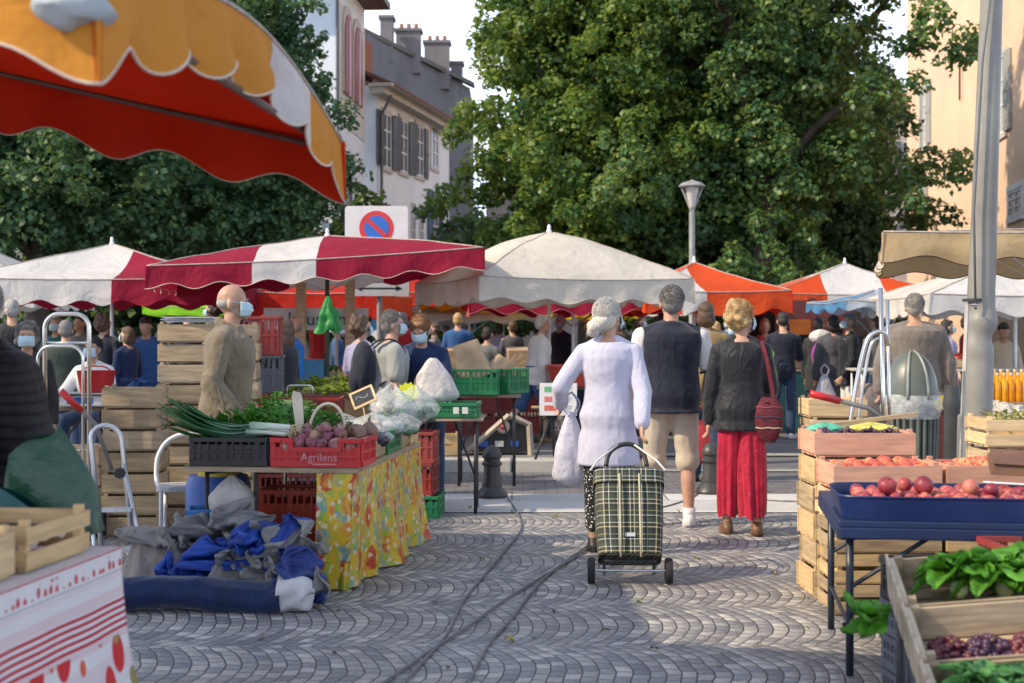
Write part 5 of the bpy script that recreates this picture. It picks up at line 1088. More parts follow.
(49,-1,0,-6,7,7,9,7,4,2,2,2,9,1,5,6,-1,-1,-8,-10,-17,7,17,3,3,-4,-2,7,-1,0,5,0,-2,-4,6,-5,-1,4,5,6,2,5,-1,
-3,6,-2,-6,3,9,9,6,-3,6,1,9,1,8,5,2,-1,0,-4,-8,-15,-4,13,5,5,2,-2,1,1,5,-1,7,1,-2,0,3,2,-4,2,1,7,3,0,
3,-2,7,-6,0,9,2,11,-5,1,5,6,8,1,7,3,0,-3,0,-6,-12,-8,11,6,2,-1,1,5,-4,2,4,6,7,3,-2,5,1,0,1,0,3,4,2,
5,-5,7,-5,-1,7,-5,12,7,-6,8,7,-1,9,3,1,4,1,-9,-4,-10,-9,10,2,5,3,-1,2,5,-1,-1,6,8,5,5,-2,7,2,1,-1,0,4,4,
-4,-2,6,-1,-1,7,-1,-2,10,5,-3,8,5,0,5,6,-1,6,-1,-8,-14,-11,6,5,6,-1,3,1,4,6,-1,0,7,7,3,8,-2,2,1,4,4,-2,6,
-4,0,0,7,1,6,2,-5,3,5,7,1,4,6,3,2,3,2,6,-7,-10,-15,0,5,6,0,-2,5,4,4,8,-1,3,4,5,7,6,2,2,3,4,0,-1,
-5,7,-3,3,3,9,4,-5,-1,5,5,1,5,5,7,0,-1,6,6,-2,-4,-14,-12,7,0,8,-3,1,3,6,4,6,5,1,2,7,3,3,7,4,3,2,-3,
-1,1,7,-2,9,1,8,3,-7,0,6,7,-1,8,3,-1,5,0,7,1,-3,-4,-11,-10,2,4,1,3,6,-1,8,4,4,6,6,-2,-1,3,7,7,1,0,4,
-6,6,2,6,5,5,4,-1,6,-3,2,5,4,2,2,4,2,4,-2,6,-3,-6,-5,-4,-7,0,5,6,11,-4,1,9,3,3,7,6,-5,-3,4,7,0,0,7,
-2,4,5,3,4,3,5,-1,9,4,1,4,-1,4,0,1,5,0,3,2,1,0,-2,-3,-10,-2,2,5,9,4,0,3,8,4,6,7,-2,-8,4,-2,1,1,7,
-4,8,-2,2,4,4,6,6,3,2,2,4,4,-1,5,3,-2,5,-4,3,2,0,-1,-1,0,-6,-1,5,6,6,6,1,4,8,6,2,1,-8,-2,-2,0,4,7,
4,-5,-1,3,5,4,8,5,3,5,0,8,-3,4,2,2,-2,8,-8,3,3,-1,2,3,-2,0,-4,5,-1,6,7,9,6,1,6,4,-5,-9,-3,0,2,11,5,
-1,-8,-3,3,6,4,9,6,7,-1,8,2,0,-1,3,0,6,-4,-2,-1,8,-4,3,2,-2,0,-4,3,3,9,7,5,6,3,6,2,-4,2,-13,0,11,-2,8,
-5,-8,-5,4,7,8,8,12,-3,0,9,0,-1,-1,3,7,-1,3,1,-3,1,2,-1,0,1,-5,4,-5,6,8,8,6,5,7,1,7,0,-9,5,-1,-5,9,5,
-6,0,-6,0,7,8,13,14,-2,-7,7,-2,-1,6,2,-1,4,-1,-1,-2,2,0,0,5,-4,7,-2,5,-2,9,2,3,7,7,1,6,3,-1,-3,7,0,-5,5,
3,-6,-1,5,7,10,3,13,4,-7,-2,-2,-1,6,6,2,-4,-1,0,-3,4,8,-8,1,5,11,2,-6,6,-1,9,2,-3,8,6,7,-2,-4,11,-7,1,9,3,
6,-5,-5,1,9,15,1,7,6,-7,-5,-3,-3,4,6,3,-2,1,7,-4,8,-8,0,8,1,7,6,-6,3,0,10,-1,0,0,7,7,-2,6,-1,9,-2,-1,4,
8,-7,-4,-2,9,3,1,12,2,2,-7,-5,-5,2,6,1,7,-3,6,5,-9,6,3,-2,6,-1,8,6,-3,-1,8,-3,5,0,5,4,2,0,13,7,2,-3,-7,
0,-6,-4,5,3,9,-7,9,-2,1,-2,-6,4,0,2,-5,4,9,2,-6,4,4,-3,5,9,3,4,5,1,1,1,-5,4,5,2,10,1,0,-1,8,11,-2,-3,
7,-8,-6,-4,11,8,-9,5,0,-1,-2,0,-5,0,5,-1,0,8,-2,4,1,-2,4,7,4,7,-1,4,5,1,2,-3,9,4,2,4,8,2,-2,6,0,1,0,
5,-9,-6,-3,-2,17,-8,-5,6,-3,-4,-1,3,2,-3,2,3,2,-2,0,2,7,-1,5,7,4,1,6,-1,5,-2,2,7,5,4,2,7,8,1,-6,0,1,3,
5,-9,-5,-4,-3,5,3,-9,3,-4,3,-6,-1,1,5,-4,2,2,4,4,-1,2,7,2,7,-1,6,-1,7,-5,7,6,5,7,4,0,8,-3,1,2,-6,10,0,
7,-10,-6,-5,0,-3,-5,4,-7,-3,7,-6,-2,7,-5,4,-1,-4,3,5,12,3,-4,6,4,1,1,10,-4,1,1,6,7,7,6,3,4,-4,4,-2,-5,10,7,
7,-10,-8,-7,-6,3,-3,-4,-8,-3,6,-3,6,-4,2,-3,5,-1,-1,3,4,12,1,1,5,8,0,2,4,-6,2,1,7,6,6,3,1,2,0,2,4,-3,8,
3,-13,-9,-1,-10,-5,-3,-2,-1,-7,3,8,-8,1,-1,6,-2,1,2,8,2,0,2,5,5,11,4,3,-1,0,4,-4,0,7,3,4,4,-3,3,1,3,5,4,
-2,-9,-12,-6,-1,-4,-5,-9,-3,1,5,4,-9,-2,2,1,3,9,3,0,4,-3,0,6,5,8,5,2,6,4,1,3,-5,0,4,7,-3,-4,6,2,-1,6,6,
-4,-11,-11,-6,-1,-3,-6,-4,-6,6,3,3,0,-9,-4,1,2,15,1,7,5,0,-3,-4,11,6,1,3,4,4,7,4,2,-8,6,2,1,-3,0,-3,4,4,8,
-11,-5,-11,-1,-6,-3,-2,-7,-3,-1,1,5,3,1,-7,1,0,14,8,2,3,4,-5,-3,3,5,5,4,3,5,5,2,6,-2,-4,0,2,-2,1,1,-1,7,7,
-10,-2,-5,-4,-2,-2,-6,-5,4,-1,-2,-4,0,4,5,0,-1,4,13,-2,2,3,7,-6,-1,7,1,2,5,4,4,2,2,1,-3,3,-3,2,-2,-1,4,6,5,
-5,-2,-9,-1,2,-2,-3,-1,-4,-5,-2,-1,0,1,6,6,5,1,13,-2,4,4,0,-2,-4,6,1,4,1,-1,5,7,-2,-3,6,-5,-1,-2,-6,5,6,5,10,
-5,-1,-5,-7,0,-1,2,-4,-5,-3,3,5,0,-7,1,7,6,3,12,9,0,2,-3,-3,-2,0,0,4,4,4,-3,5,-5,5,-3,-2,-7,-4,5,0,7,6,12,
-7,0,0,-1,-3,-1,-4,-2,2,-7,7,2,2,-7,-5,5,3,7,13,10,1,0,-4,-5,-4,-1,3,2,5,2,1,-4,6,0,-7,-2,0,-9,6,7,6,5,6,
-6,0,1,2,0,-3,-6,-3,-2,2,1,-2,2,6,-7,-2,8,4,17,7,-1,-3,1,-1,-4,-1,-3,-2,5,4,-3,3,1,-2,-3,-3,-3,3,-2,7,5,4,5,
3,-8,-2,5,0,-3,-5,-5,4,-6,2,-1,2,8,0,-5,5,10,9,8,5,-1,-9,-3,4,-1,2,-3,-4,0,-1,3,2,3,-8,-5,-3,1,3,7,3,5,3,
4,-6,-10,3,0,0,-2,-8,-1,6,-6,6,1,-1,6,-1,-4,10,15,-1,5,-1,-8,4,-4,-2,5,6,0,-4,-6,-3,1,7,-1,-4,-8,3,-2,3,10,4,-2,
5,-6,-8,-6,-3,-1,4,-7,5,2,-8,3,-2,-2,7,5,-6,13,6,8,-5,6,-11,-1,-3,3,3,4,10,-2,-6,-9,2,4,-4,-3,-1,5,1,-5,4,9,-5,
2,-4,-5,-7,-7,-7,2,0,-1,7,-3,-4,2,-4,1,6,0,8,9,3,2,-5,-2,3,-7,-4,4,8,9,-2,1,-6,-5,6,-6,-6,6,5,3,-2,-4,2,5),
)),
2: (42, 32, (
(-85,1,8,1,12,10,-6,9,-7,-8,6,-7,-6,-4,-2,5,-1,4,3,2,3,4,5,-5,-4,1,4,5,3,5,7,11,9,1,5,3,6,4,2,6,6,3,1,
7,-8,6,7,3,16,-2,7,-4,-8,-8,-3,-5,-4,-1,4,8,3,2,4,2,4,4,1,-6,-2,5,-2,9,3,3,10,5,11,3,4,5,7,-1,5,3,-2,6,
4,-9,-3,7,9,8,9,3,0,-10,-16,0,-8,0,7,4,6,4,4,2,3,3,4,2,-4,-4,6,-3,7,1,8,0,14,5,6,4,2,6,9,-3,-2,-1,2,
0,-2,-9,2,5,11,6,5,0,-10,-5,-10,5,-3,9,3,-1,5,5,6,3,2,3,4,-1,-4,0,5,4,4,1,4,7,11,4,2,4,7,4,3,-2,-6,-2,
-9,7,-2,1,0,1,9,6,3,-10,-9,3,-4,6,5,6,2,-1,5,3,1,7,4,3,1,-4,5,-1,10,-2,3,9,0,8,6,2,7,3,7,2,-4,-1,-3,
4,-3,10,2,1,-1,-2,4,4,0,-11,5,1,5,6,5,5,-4,1,2,5,-1,6,6,2,-1,1,5,6,0,8,5,-1,9,3,1,4,9,1,2,1,-3,-6,
8,-8,2,6,0,6,1,-3,-1,-2,0,4,2,6,8,6,1,4,-4,0,4,-2,3,5,7,1,1,5,1,7,-1,7,6,-3,11,4,4,7,4,-1,-4,-4,-3,
-1,2,-3,1,1,1,3,6,-1,0,-4,5,0,5,7,11,7,-3,3,1,-4,4,-3,1,5,6,2,5,3,4,2,5,4,-5,3,12,15,5,6,-4,-5,-4,-5,
-6,5,7,-1,2,1,2,4,1,1,-4,2,2,4,5,7,13,3,-6,6,2,1,-4,-2,3,5,4,5,5,3,5,-4,11,-6,7,16,10,9,2,-3,-8,-9,-4,
1,10,1,5,-4,6,4,4,1,-7,3,1,2,4,4,4,8,8,-1,6,-1,5,-5,-6,5,4,6,4,5,0,7,-5,8,5,7,14,12,7,-1,-1,-7,-12,-7,
7,3,6,1,3,-2,2,2,7,-7,4,2,4,4,3,5,5,2,6,6,3,-2,0,-8,2,6,6,5,5,4,-2,1,8,9,7,13,9,10,-2,-2,-8,-11,-7,
7,1,3,5,-4,7,-2,6,-1,-2,3,1,1,3,8,0,8,4,4,5,4,2,-2,-5,-4,8,3,8,5,6,1,0,2,7,11,12,11,11,0,-7,-10,-7,-11,
3,3,4,-1,2,1,7,-2,4,-2,1,3,-1,3,5,4,0,7,3,3,0,3,6,-3,-3,6,5,1,9,6,5,-1,2,4,13,10,12,7,1,-4,-9,-10,-10,
3,5,3,2,-3,10,-4,7,-5,4,1,-3,5,-2,6,5,-1,5,7,0,-5,3,3,7,0,1,7,-1,9,8,5,2,1,3,7,13,10,3,-3,2,-4,-8,-11,
6,-2,7,-1,8,-4,3,7,-4,4,-2,2,-4,1,5,6,-2,5,6,-2,-3,-1,4,7,5,5,0,8,1,12,7,1,1,2,5,7,7,4,-2,-3,6,-11,-5,
6,0,-2,8,-1,4,6,-2,2,0,1,-4,4,-5,6,0,6,1,6,6,-4,-3,0,3,4,8,5,1,8,2,12,5,3,0,5,-6,5,4,4,-6,6,-3,-7,
6,0,2,6,-2,5,-4,3,6,-1,-4,2,3,-7,4,5,0,5,2,5,6,-4,1,1,0,2,8,4,1,9,2,6,3,3,7,1,-11,5,7,-6,1,6,-8,
5,-2,6,-1,5,-2,-1,4,4,-5,0,8,-1,-5,1,6,-2,6,-2,6,7,3,-2,1,2,0,2,6,5,0,8,7,6,-2,5,5,-4,-9,7,-5,2,6,-7,
5,-1,-2,3,3,5,-1,2,-1,1,3,5,0,-4,-3,4,4,0,1,4,6,-4,5,4,0,3,0,2,7,4,0,4,8,8,-2,5,2,-9,-2,0,5,0,-3,
-2,5,1,2,2,2,2,3,-1,-6,-1,4,9,0,-2,0,2,6,1,-1,5,0,5,-1,5,0,2,1,4,5,3,4,7,5,0,3,3,-7,1,-1,1,-8,-4,
7,0,-2,2,2,3,5,-1,5,-5,-3,6,0,6,3,1,1,1,4,-1,2,3,-1,5,0,4,0,3,2,3,2,4,7,5,5,4,1,-6,-4,-3,-2,2,-10,
3,3,0,1,1,1,4,-5,7,-5,1,-2,11,-2,-1,7,5,2,0,2,-2,3,2,2,3,0,4,1,2,4,3,2,3,6,4,5,5,-5,-3,-2,-1,-10,-1,
-3,3,2,0,3,5,-3,1,6,-1,-3,4,0,8,-3,1,6,6,3,-1,1,-2,4,4,1,2,2,2,1,2,0,2,8,6,4,0,6,0,-8,-4,-3,2,-11,
6,-6,1,9,2,6,-1,0,0,5,-4,-4,10,0,6,-1,6,1,3,4,0,-2,0,-1,5,6,2,2,2,1,1,0,7,4,5,4,2,-3,0,-3,-1,-10,-3,
-1,4,-6,4,9,-3,0,0,5,5,1,-2,2,7,0,6,1,3,2,5,0,0,-1,0,0,1,8,4,1,3,-5,-3,4,12,7,3,5,-2,-4,-7,-4,1,-7,
7,-9,9,-4,5,7,-1,0,3,4,-1,1,4,0,8,-1,7,1,-4,2,4,3,2,-2,4,0,3,6,5,-1,-4,1,0,6,11,4,6,-4,-3,-5,-2,-7,-1,
0,-9,2,7,6,1,7,-2,3,5,-1,0,3,3,2,2,4,1,1,-1,9,1,3,-1,-4,6,1,5,4,1,0,-6,6,6,13,2,1,-5,-5,-3,-3,0,-3,
-6,-1,-3,7,4,10,0,8,-1,6,1,-2,5,1,3,3,5,-2,3,-3,3,8,1,-4,-3,0,7,-4,2,6,7,2,-3,10,15,4,-1,-5,-4,-5,-1,-4,-1,
0,-7,3,6,9,3,7,1,7,3,5,-1,1,-2,5,3,7,1,-4,1,6,-7,5,5,-2,-1,0,-4,2,2,7,6,10,7,13,2,-6,-6,-7,1,4,-1,-7,
-4,1,2,9,4,8,5,4,4,4,3,2,-1,0,0,6,2,4,3,1,-9,-7,4,7,3,5,0,-2,-3,4,6,7,12,9,11,0,-4,-12,-11,-4,4,6,1,
8,1,4,3,10,8,2,6,5,-1,3,3,-1,-1,-2,6,-2,-4,2,6,-14,0,7,5,9,5,2,-8,2,7,6,5,10,12,6,4,-15,-9,-6,-13,0,9,6,
1,3,11,9,4,9,8,4,4,0,-5,0,2,-2,1,4,0,-4,-2,-9,-4,1,3,9,5,2,8,2,-6,6,9,7,11,5,10,-8,-4,-19,-9,4,-6,0,6,
6,5,12,15,13,10,6,2,1,-4,-6,-7,1,1,-1,3,2,-2,-8,-11,4,-1,1,-2,11,0,4,9,-5,4,6,8,12,9,3,4,-16,-9,-6,2,-6,-5,-1),
(71,-9,1,-5,-2,-15,-17,-7,-4,1,-8,-12,-9,-4,-1,3,-2,-5,-7,1,1,-6,-8,-2,4,-7,-4,-1,1,8,8,4,-5,-6,3,7,9,2,-9,-7,-4,2,5,
-1,-1,-4,0,-12,-10,-17,-6,-7,5,-13,-14,-3,-5,2,5,-3,-6,-7,-4,-1,1,-6,-7,5,-3,-6,1,-7,3,8,6,-1,-5,-5,7,8,11,-2,-8,-4,-5,1,
-1,5,-7,-4,-6,-16,-11,-8,-7,-2,-4,-11,-5,-1,-4,-1,0,-2,-4,-9,-2,0,0,-7,1,-1,-5,0,-8,4,0,4,-3,-7,6,-1,6,10,10,1,-7,-6,-3,
7,-2,0,-7,-11,-12,-14,-6,-8,6,-14,-7,-6,1,-3,-8,-6,-2,4,-2,-8,-1,-1,-2,-3,2,-2,-4,-4,-1,10,-12,-7,-4,5,9,6,2,7,5,3,-2,-5,
2,2,0,-8,-9,-17,-13,-7,-7,-2,-6,-9,-2,0,-6,-8,-3,-6,-1,5,-5,1,-4,-1,-5,4,-6,-2,-4,5,-9,-4,-14,-2,7,7,16,7,-2,-2,4,2,0,
6,0,0,-6,-11,-14,-15,-11,-4,-9,-1,-8,-8,1,-1,-6,-5,-1,-8,3,1,-6,4,-2,-7,2,-1,-6,2,-10,-3,-13,-11,-1,8,12,11,15,4,-2,-3,-5,0,
-1,8,-2,-5,-10,-15,-16,-11,-7,-6,-8,-1,-5,-5,-5,-1,-1,-6,1,-5,0,-6,-5,3,2,-6,4,-5,-10,-3,-13,-9,-4,7,2,10,18,0,6,8,0,-5,-9,
6,4,4,-5,-12,-16,-19,-14,-4,-8,-3,-5,-7,3,-5,-4,-5,1,-7,0,-3,-3,0,-8,-1,-1,5,-5,-10,-10,-3,-8,-5,7,10,13,1,12,-4,5,1,-4,-4,
7,6,-4,1,-12,-20,-16,-18,-9,-1,-2,-7,-7,2,-5,-6,1,-3,-3,-3,-2,-6,2,-6,-2,-5,6,-7,-4,-10,-7,-2,-4,10,10,0,14,-1,5,-2,-5,-1,-6,
8,-2,3,-4,-14,-15,-20,-18,-13,-6,2,3,-7,-5,-3,-2,-5,1,-6,1,-1,-7,1,0,-7,-2,-5,4,-4,-10,-6,-2,-4,2,15,6,-1,9,-5,-1,-4,-1,-6,
1,7,-6,-8,-9,-24,-19,-18,-12,-5,2,7,-3,-7,-6,-1,1,-4,-4,-4,0,2,-4,3,-8,-3,-2,-7,2,-9,0,-3,-4,-3,4,7,13,0,-1,-8,-4,0,-5,
-3,12,-2,-9,-19,-20,-22,-17,-13,-8,6,7,-2,-4,-3,1,-4,0,-2,-4,0,-2,-2,-2,-4,-4,2,-7,-7,-2,-9,5,0,-4,7,3,1,5,-5,-2,-1,-10,-1,
6,-2,6,-13,-18,-25,-19,-17,-10,-8,6,4,8,-5,-1,-8,3,-1,0,-5,-5,4,1,-4,-5,-2,-2,-10,0,-7,-8,-4,7,4,-4,0,7,-3,-3,-4,0,1,-4,
-5,6,-1,-14,-23,-22,-20,-15,-13,-2,8,10,2,1,-6,-3,2,1,-2,-5,-5,-3,5,0,-6,-7,3,-10,0,-6,-7,-9,0,8,4,-2,-4,-2,5,-7,-5,0,1,
-1,-2,1,-17,-20,-24,-20,-12,-10,-1,11,7,10,1,-6,-5,2,1,0,-6,-4,-5,-4,2,-1,-3,-7,0,-10,2,-7,-9,-7,4,7,-3,-4,-1,4,0,-6,-2,-5,
5,-8,-9,-12,-25,-24,-16,-13,-6,8,8,11,5,5,-5,-4,-1,-7,2,-4,-3,-1,0,-8,-6,3,-3,-7,0,-9,1,-9,-7,-6,6,0,-2,0,-3,4,-8,-4,4,
-6,-1,-12,-20,-24,-23,-15,-11,-2,8,14,10,4,7,-4,-5,-6,0,-6,2,-6,1,-5,-2,-8,-7,4,-1,-9,0,-11,-9,-7,-5,4,1,-1,-2,-3,3,-4,-5,3,
-5,-6,-6,-22,-25,-18,-15,-1,-5,10,13,5,10,6,-2,-6,-4,-4,-7,0,1,-7,-7,-4,0,-8,-6,3,-1,-9,-4,-8,-8,-9,-2,2,-4,-1,-1,-1,-3,-1,0,
0,-3,-14,-19,-22,-21,-10,-9,8,1,12,11,6,11,1,-7,-6,-3,-7,-6,0,-6,-6,-1,-6,-1,-7,-6,3,-2,-10,-9,-8,-5,-8,1,-3,-1,-4,-2,3,-6,-1,
-6,-3,-8,-16,-19,-18,-14,-9,-1,12,13,10,3,2,9,-5,-6,-5,-4,-5,-3,-8,-3,-7,-1,-7,-1,-6,-6,2,-3,-10,-7,-8,-7,-7,0,-3,-1,1,-6,-1,1,
4,-8,-8,-13,-20,-16,-11,-8,-3,5,16,6,13,-1,3,1,-8,2,-6,-4,-9,-7,-7,-1,-7,-1,-7,-1,-5,-6,-2,-4,-9,-7,-8,-4,-7,-5,-3,-1,-3,-1,0,
1,-6,-10,-10,-16,-17,-10,-8,-5,2,9,17,2,12,2,-3,-4,-5,2,-8,-8,-7,-8,-7,-2,-6,-2,-5,0,-6,-5,-6,-4,-10,-8,-6,-4,-7,-5,3,-6,-6,1,
-2,-5,-6,-10,-13,-14,-11,-10,-5,-2,13,7,14,0,10,-1,-5,-3,-6,-5,-9,-4,-9,-4,-6,-4,-5,0,-6,-2,-5,-5,-9,-7,-9,-8,-2,-6,-1,-12,-4,0,-4,
0,-7,-8,1,-11,-14,-14,-11,-4,-5,7,15,5,12,0,7,-7,1,-7,-9,-9,-9,-5,-8,-2,-1,-4,-6,-1,-4,-5,-6,-4,-12,-11,-4,-3,-6,-10,-1,-8,-8,-1,
0,-7,-5,-5,-1,-12,-14,-11,-6,-6,6,13,10,2,11,1,-5,0,-7,-6,-12,-11,-3,-8,-6,-7,2,1,-7,-3,-5,-4,-9,-7,-10,-10,0,-8,-6,-11,-8,0,-6,
-1,-4,-3,-7,-6,-5,-11,-11,-7,-8,7,2,14,11,7,5,-6,-7,-7,-6,-10,-9,-10,-1,-7,-4,-6,1,0,-8,-5,-5,-5,-13,-8,-3,-3,-9,-8,-7,-9,-8,-4,
1,-1,-8,0,-3,-12,-9,-10,-7,-6,-3,10,6,12,12,5,-4,-8,-9,-11,-4,-11,-9,-5,-4,0,-5,-3,-5,-5,-6,-1,-10,-10,-8,1,-8,-7,-12,-10,-8,-4,-7,
0,-9,-5,1,-5,0,-14,-10,-5,-2,-7,2,10,10,10,9,0,-8,-8,-8,-15,-4,-9,-3,-6,-7,-1,-7,-4,-3,-2,-9,-8,-6,-4,-5,-7,-9,-13,-12,-8,-6,3,
-7,-2,-7,-2,3,-9,-3,-9,-5,-6,-6,1,13,7,2,7,5,-7,-9,-12,-8,-11,0,-4,-7,-4,-6,-5,-6,-6,-1,-7,-5,-3,-7,-3,-7,-10,-17,-8,-9,-9,-1,
7,-6,-7,-6,-2,2,-10,-8,-2,-3,-5,-6,8,10,9,-3,8,-7,-10,-12,-11,-6,-6,5,-6,-5,-5,-7,-4,-7,-5,2,-6,-10,0,-12,-10,-15,-10,-11,-9,-1,-3,
0,-1,-8,-3,-7,-7,-3,-5,-9,7,-7,-7,2,8,9,5,-7,-4,-9,-11,-3,-8,-1,-5,2,-6,-6,-6,-7,2,-6,-8,-7,-1,-8,-7,-8,-20,-19,-9,-9,-2,4,
-8,6,-3,-8,-4,-8,-5,-8,-3,2,7,-11,-10,5,9,6,-1,-6,-12,1,-6,-6,-8,8,-10,-8,-4,-5,-5,-4,2,-7,-7,-12,-1,-7,-17,-13,-19,-14,2,-11,0,
3,-3,-1,-2,-8,-8,-8,-1,-7,1,8,2,-12,-9,5,6,2,-7,0,-3,-8,0,-6,-2,0,-13,-7,-4,0,-7,-3,-3,-6,-7,-10,-7,-9,-23,-17,-14,2,-5,0),
(71,-2,-1,-7,-8,7,0,6,0,-10,-15,-8,-4,-6,-7,-3,-6,4,0,8,8,3,3,-6,-4,-3,-3,-5,8,3,7,6,7,6,4,-3,8,13,10,-1,4,6,-3,
0,-4,-4,-4,-4,-2,0,4,-1,-7,-6,-4,-6,-5,-8,-7,-5,-1,-1,8,7,7,3,-4,-4,-6,4,-10,4,8,6,6,10,-3,8,-2,7,8,14,3,6,4,3,
-6,-4,-4,-2,-7,1,-2,1,0,-6,-1,-5,-4,-8,0,-4,-5,-5,-4,1,8,7,7,0,-6,-7,3,-7,-3,8,9,14,-1,7,-6,9,10,9,5,8,5,4,5,
1,-9,-4,-4,-1,-5,1,-3,-3,1,-4,-4,-2,-10,5,1,-5,-6,-1,-4,0,7,7,5,-6,-4,-7,3,-5,10,7,7,10,-2,-1,1,13,12,8,6,7,6,2,
1,-8,-9,-2,-6,-1,-2,-3,-3,0,-2,-1,-6,-6,-3,2,5,2,-4,-4,-1,-1,4,5,-2,-8,2,-6,4,7,5,10,3,8,-2,3,1,16,10,7,5,6,6,
0,-12,-2,-3,-3,-9,-6,1,-4,-1,-3,1,3,-6,-6,4,-2,8,3,-6,-5,5,-2,-4,5,-6,-8,-2,9,3,11,5,0,7,4,0,10,8,10,8,6,4,1,
-4,-7,-9,-2,-3,-3,-3,-9,-2,-1,-4,7,3,-1,-4,-9,9,-2,8,5,-7,4,-3,-5,-3,-4,-5,-7,5,8,3,8,5,5,-1,11,8,14,6,3,8,6,2,
3,-13,-7,-6,-3,-4,-4,2,-8,-1,-6,5,0,6,-9,3,2,7,-2,6,6,-5,-7,6,-6,-4,-7,-5,-5,7,10,1,6,2,7,10,14,10,7,2,6,6,6,
-4,-10,-2,-9,-6,-3,-6,-1,3,-7,-6,-1,0,7,6,3,-4,4,7,-5,6,2,-8,-4,8,-5,-7,-6,-10,6,8,7,0,4,7,13,13,10,7,6,1,-2,8,
0,-5,-8,-4,-1,-11,-5,-2,0,0,-7,-6,-2,5,8,8,4,-1,7,-4,-6,3,-6,-4,3,8,-6,-10,-9,7,3,6,-1,10,6,13,16,7,3,8,-1,-4,5,
4,-9,-3,-1,-13,1,-5,-2,-2,-1,-6,-5,-6,-2,6,10,8,6,5,-2,-7,-6,-4,-3,-4,7,7,-7,-11,-4,10,7,-1,4,14,12,9,10,7,2,1,-7,8,
-4,-1,-12,-2,1,-9,2,-5,4,-5,-6,-2,-6,-1,-2,9,3,9,7,-1,-5,-6,-6,-5,-6,4,10,2,-8,-9,4,6,7,1,11,13,10,6,9,-3,1,3,-2,
6,-9,-7,3,-10,1,-10,7,-4,1,-7,-7,-4,-5,6,0,10,2,7,-2,-5,-3,-4,-5,-6,6,5,-3,5,-7,-5,7,4,7,7,11,8,8,7,6,-4,-3,1,
-2,-2,-7,-6,1,-11,4,-2,4,-6,-5,-5,-10,-8,2,6,8,8,2,-5,-4,-3,-3,-3,-2,-2,6,-3,6,4,-5,-3,7,2,7,9,10,10,7,1,2,3,-6,
3,-7,-3,-1,-12,5,3,-4,2,-7,-3,-12,-4,-10,-2,2,9,5,4,-2,-5,-5,-5,-1,-2,4,-2,6,-3,6,3,-2,0,5,-1,8,12,11,4,7,-1,0,4,
-2,2,-4,-15,6,2,-4,2,-6,-3,-8,-6,-11,-5,-3,5,5,-1,4,5,-6,-6,-8,-4,3,0,5,-1,7,-3,3,0,3,3,1,8,6,10,7,4,1,6,-3,
1,-8,-3,-3,6,-4,5,1,-8,-7,-4,-11,-8,-1,-7,2,-4,7,-3,7,0,-6,-5,-7,-2,3,2,7,-3,6,-1,0,1,4,1,8,2,8,5,6,6,4,2,
-3,0,-10,4,-5,12,2,-7,-4,-5,-11,-11,-3,-3,-8,2,-7,5,-5,5,5,-2,0,-6,-8,-1,4,3,6,-5,4,0,3,-3,6,5,3,1,6,7,7,6,6,
0,-5,4,2,-2,-3,6,-2,-6,-10,-9,-9,-8,1,-8,0,-1,-7,-2,1,6,-3,0,7,-3,-8,-2,3,4,4,-6,2,1,5,-2,4,6,-2,6,9,7,7,10,
5,-5,-3,-1,-4,9,1,-2,-11,-1,-7,-14,-7,-6,-2,-6,-1,1,-5,6,-6,0,7,-4,5,-1,-7,-2,3,3,6,-5,-2,1,0,1,6,1,9,7,9,4,9,
0,2,-3,0,-2,-9,5,-3,-6,-8,2,-12,-6,-7,-5,-7,5,-9,-1,9,-1,-3,-6,7,-5,6,0,-5,-4,0,6,7,-1,0,-1,-5,0,4,6,10,9,13,3,
-6,4,1,-1,0,-4,-4,-3,1,-6,-11,-1,-10,-5,-8,-1,2,-3,-9,6,-4,-2,-1,-1,7,-5,5,2,-6,-2,1,3,14,0,-2,-4,-3,4,2,12,9,5,12,
-7,4,1,-2,1,2,-9,-1,2,-9,1,-10,-4,-9,-4,-9,0,3,-2,-7,1,8,-4,-5,-1,5,-3,7,0,-6,5,3,-1,5,5,1,-4,0,4,3,10,13,3,
1,-4,1,4,4,-1,-3,-4,-5,-6,-1,2,-11,-6,-8,-6,1,-7,-3,2,2,0,8,-3,-3,-1,-5,1,7,-4,-1,3,0,0,4,6,6,1,-4,10,9,2,11,
-7,4,-6,4,6,-4,-1,-3,-3,1,-8,3,-7,-11,-4,-8,5,-7,-2,-5,-1,1,10,-1,4,-2,-5,-4,-1,6,3,4,0,-3,-2,1,7,4,4,-2,8,14,1,
2,-5,1,-3,4,10,-7,-2,2,0,-5,-11,0,-7,-7,-7,3,0,-1,-6,0,-1,-1,8,-5,5,-1,-4,-5,-2,4,5,9,1,-2,-11,5,2,4,8,8,5,6,
-10,-3,3,-2,8,3,6,-9,3,2,-10,-4,-9,1,-3,-7,-8,-1,4,1,-10,-2,5,4,4,-1,-2,2,-2,-4,-1,8,0,10,-6,-13,-1,1,5,10,8,8,3,
-9,-3,4,2,5,8,-1,5,-8,5,-6,-8,-7,-5,1,0,-9,0,-4,-2,4,-4,5,4,5,0,-3,0,-3,-1,0,1,9,-9,-2,-8,-1,6,3,8,8,5,5,
-9,2,0,5,6,5,10,-7,-4,2,3,-10,-1,-4,-7,-1,-1,-5,1,-1,-3,2,7,0,-2,6,1,0,-2,-2,2,4,-5,-14,-6,8,0,8,5,10,6,-1,2,
-2,-5,2,4,10,9,4,8,-8,-5,2,-4,-8,-1,1,-7,4,-4,-3,-2,3,-2,6,3,-1,-5,4,3,5,0,-2,-8,-8,-1,-10,2,4,11,15,9,4,3,-6,
4,-8,2,10,4,7,13,-5,0,-6,-3,5,-9,-3,3,-2,-4,-5,-3,3,-3,9,1,3,-3,-3,-5,0,5,4,1,-2,-7,-10,-1,-3,10,14,14,6,0,1,1,
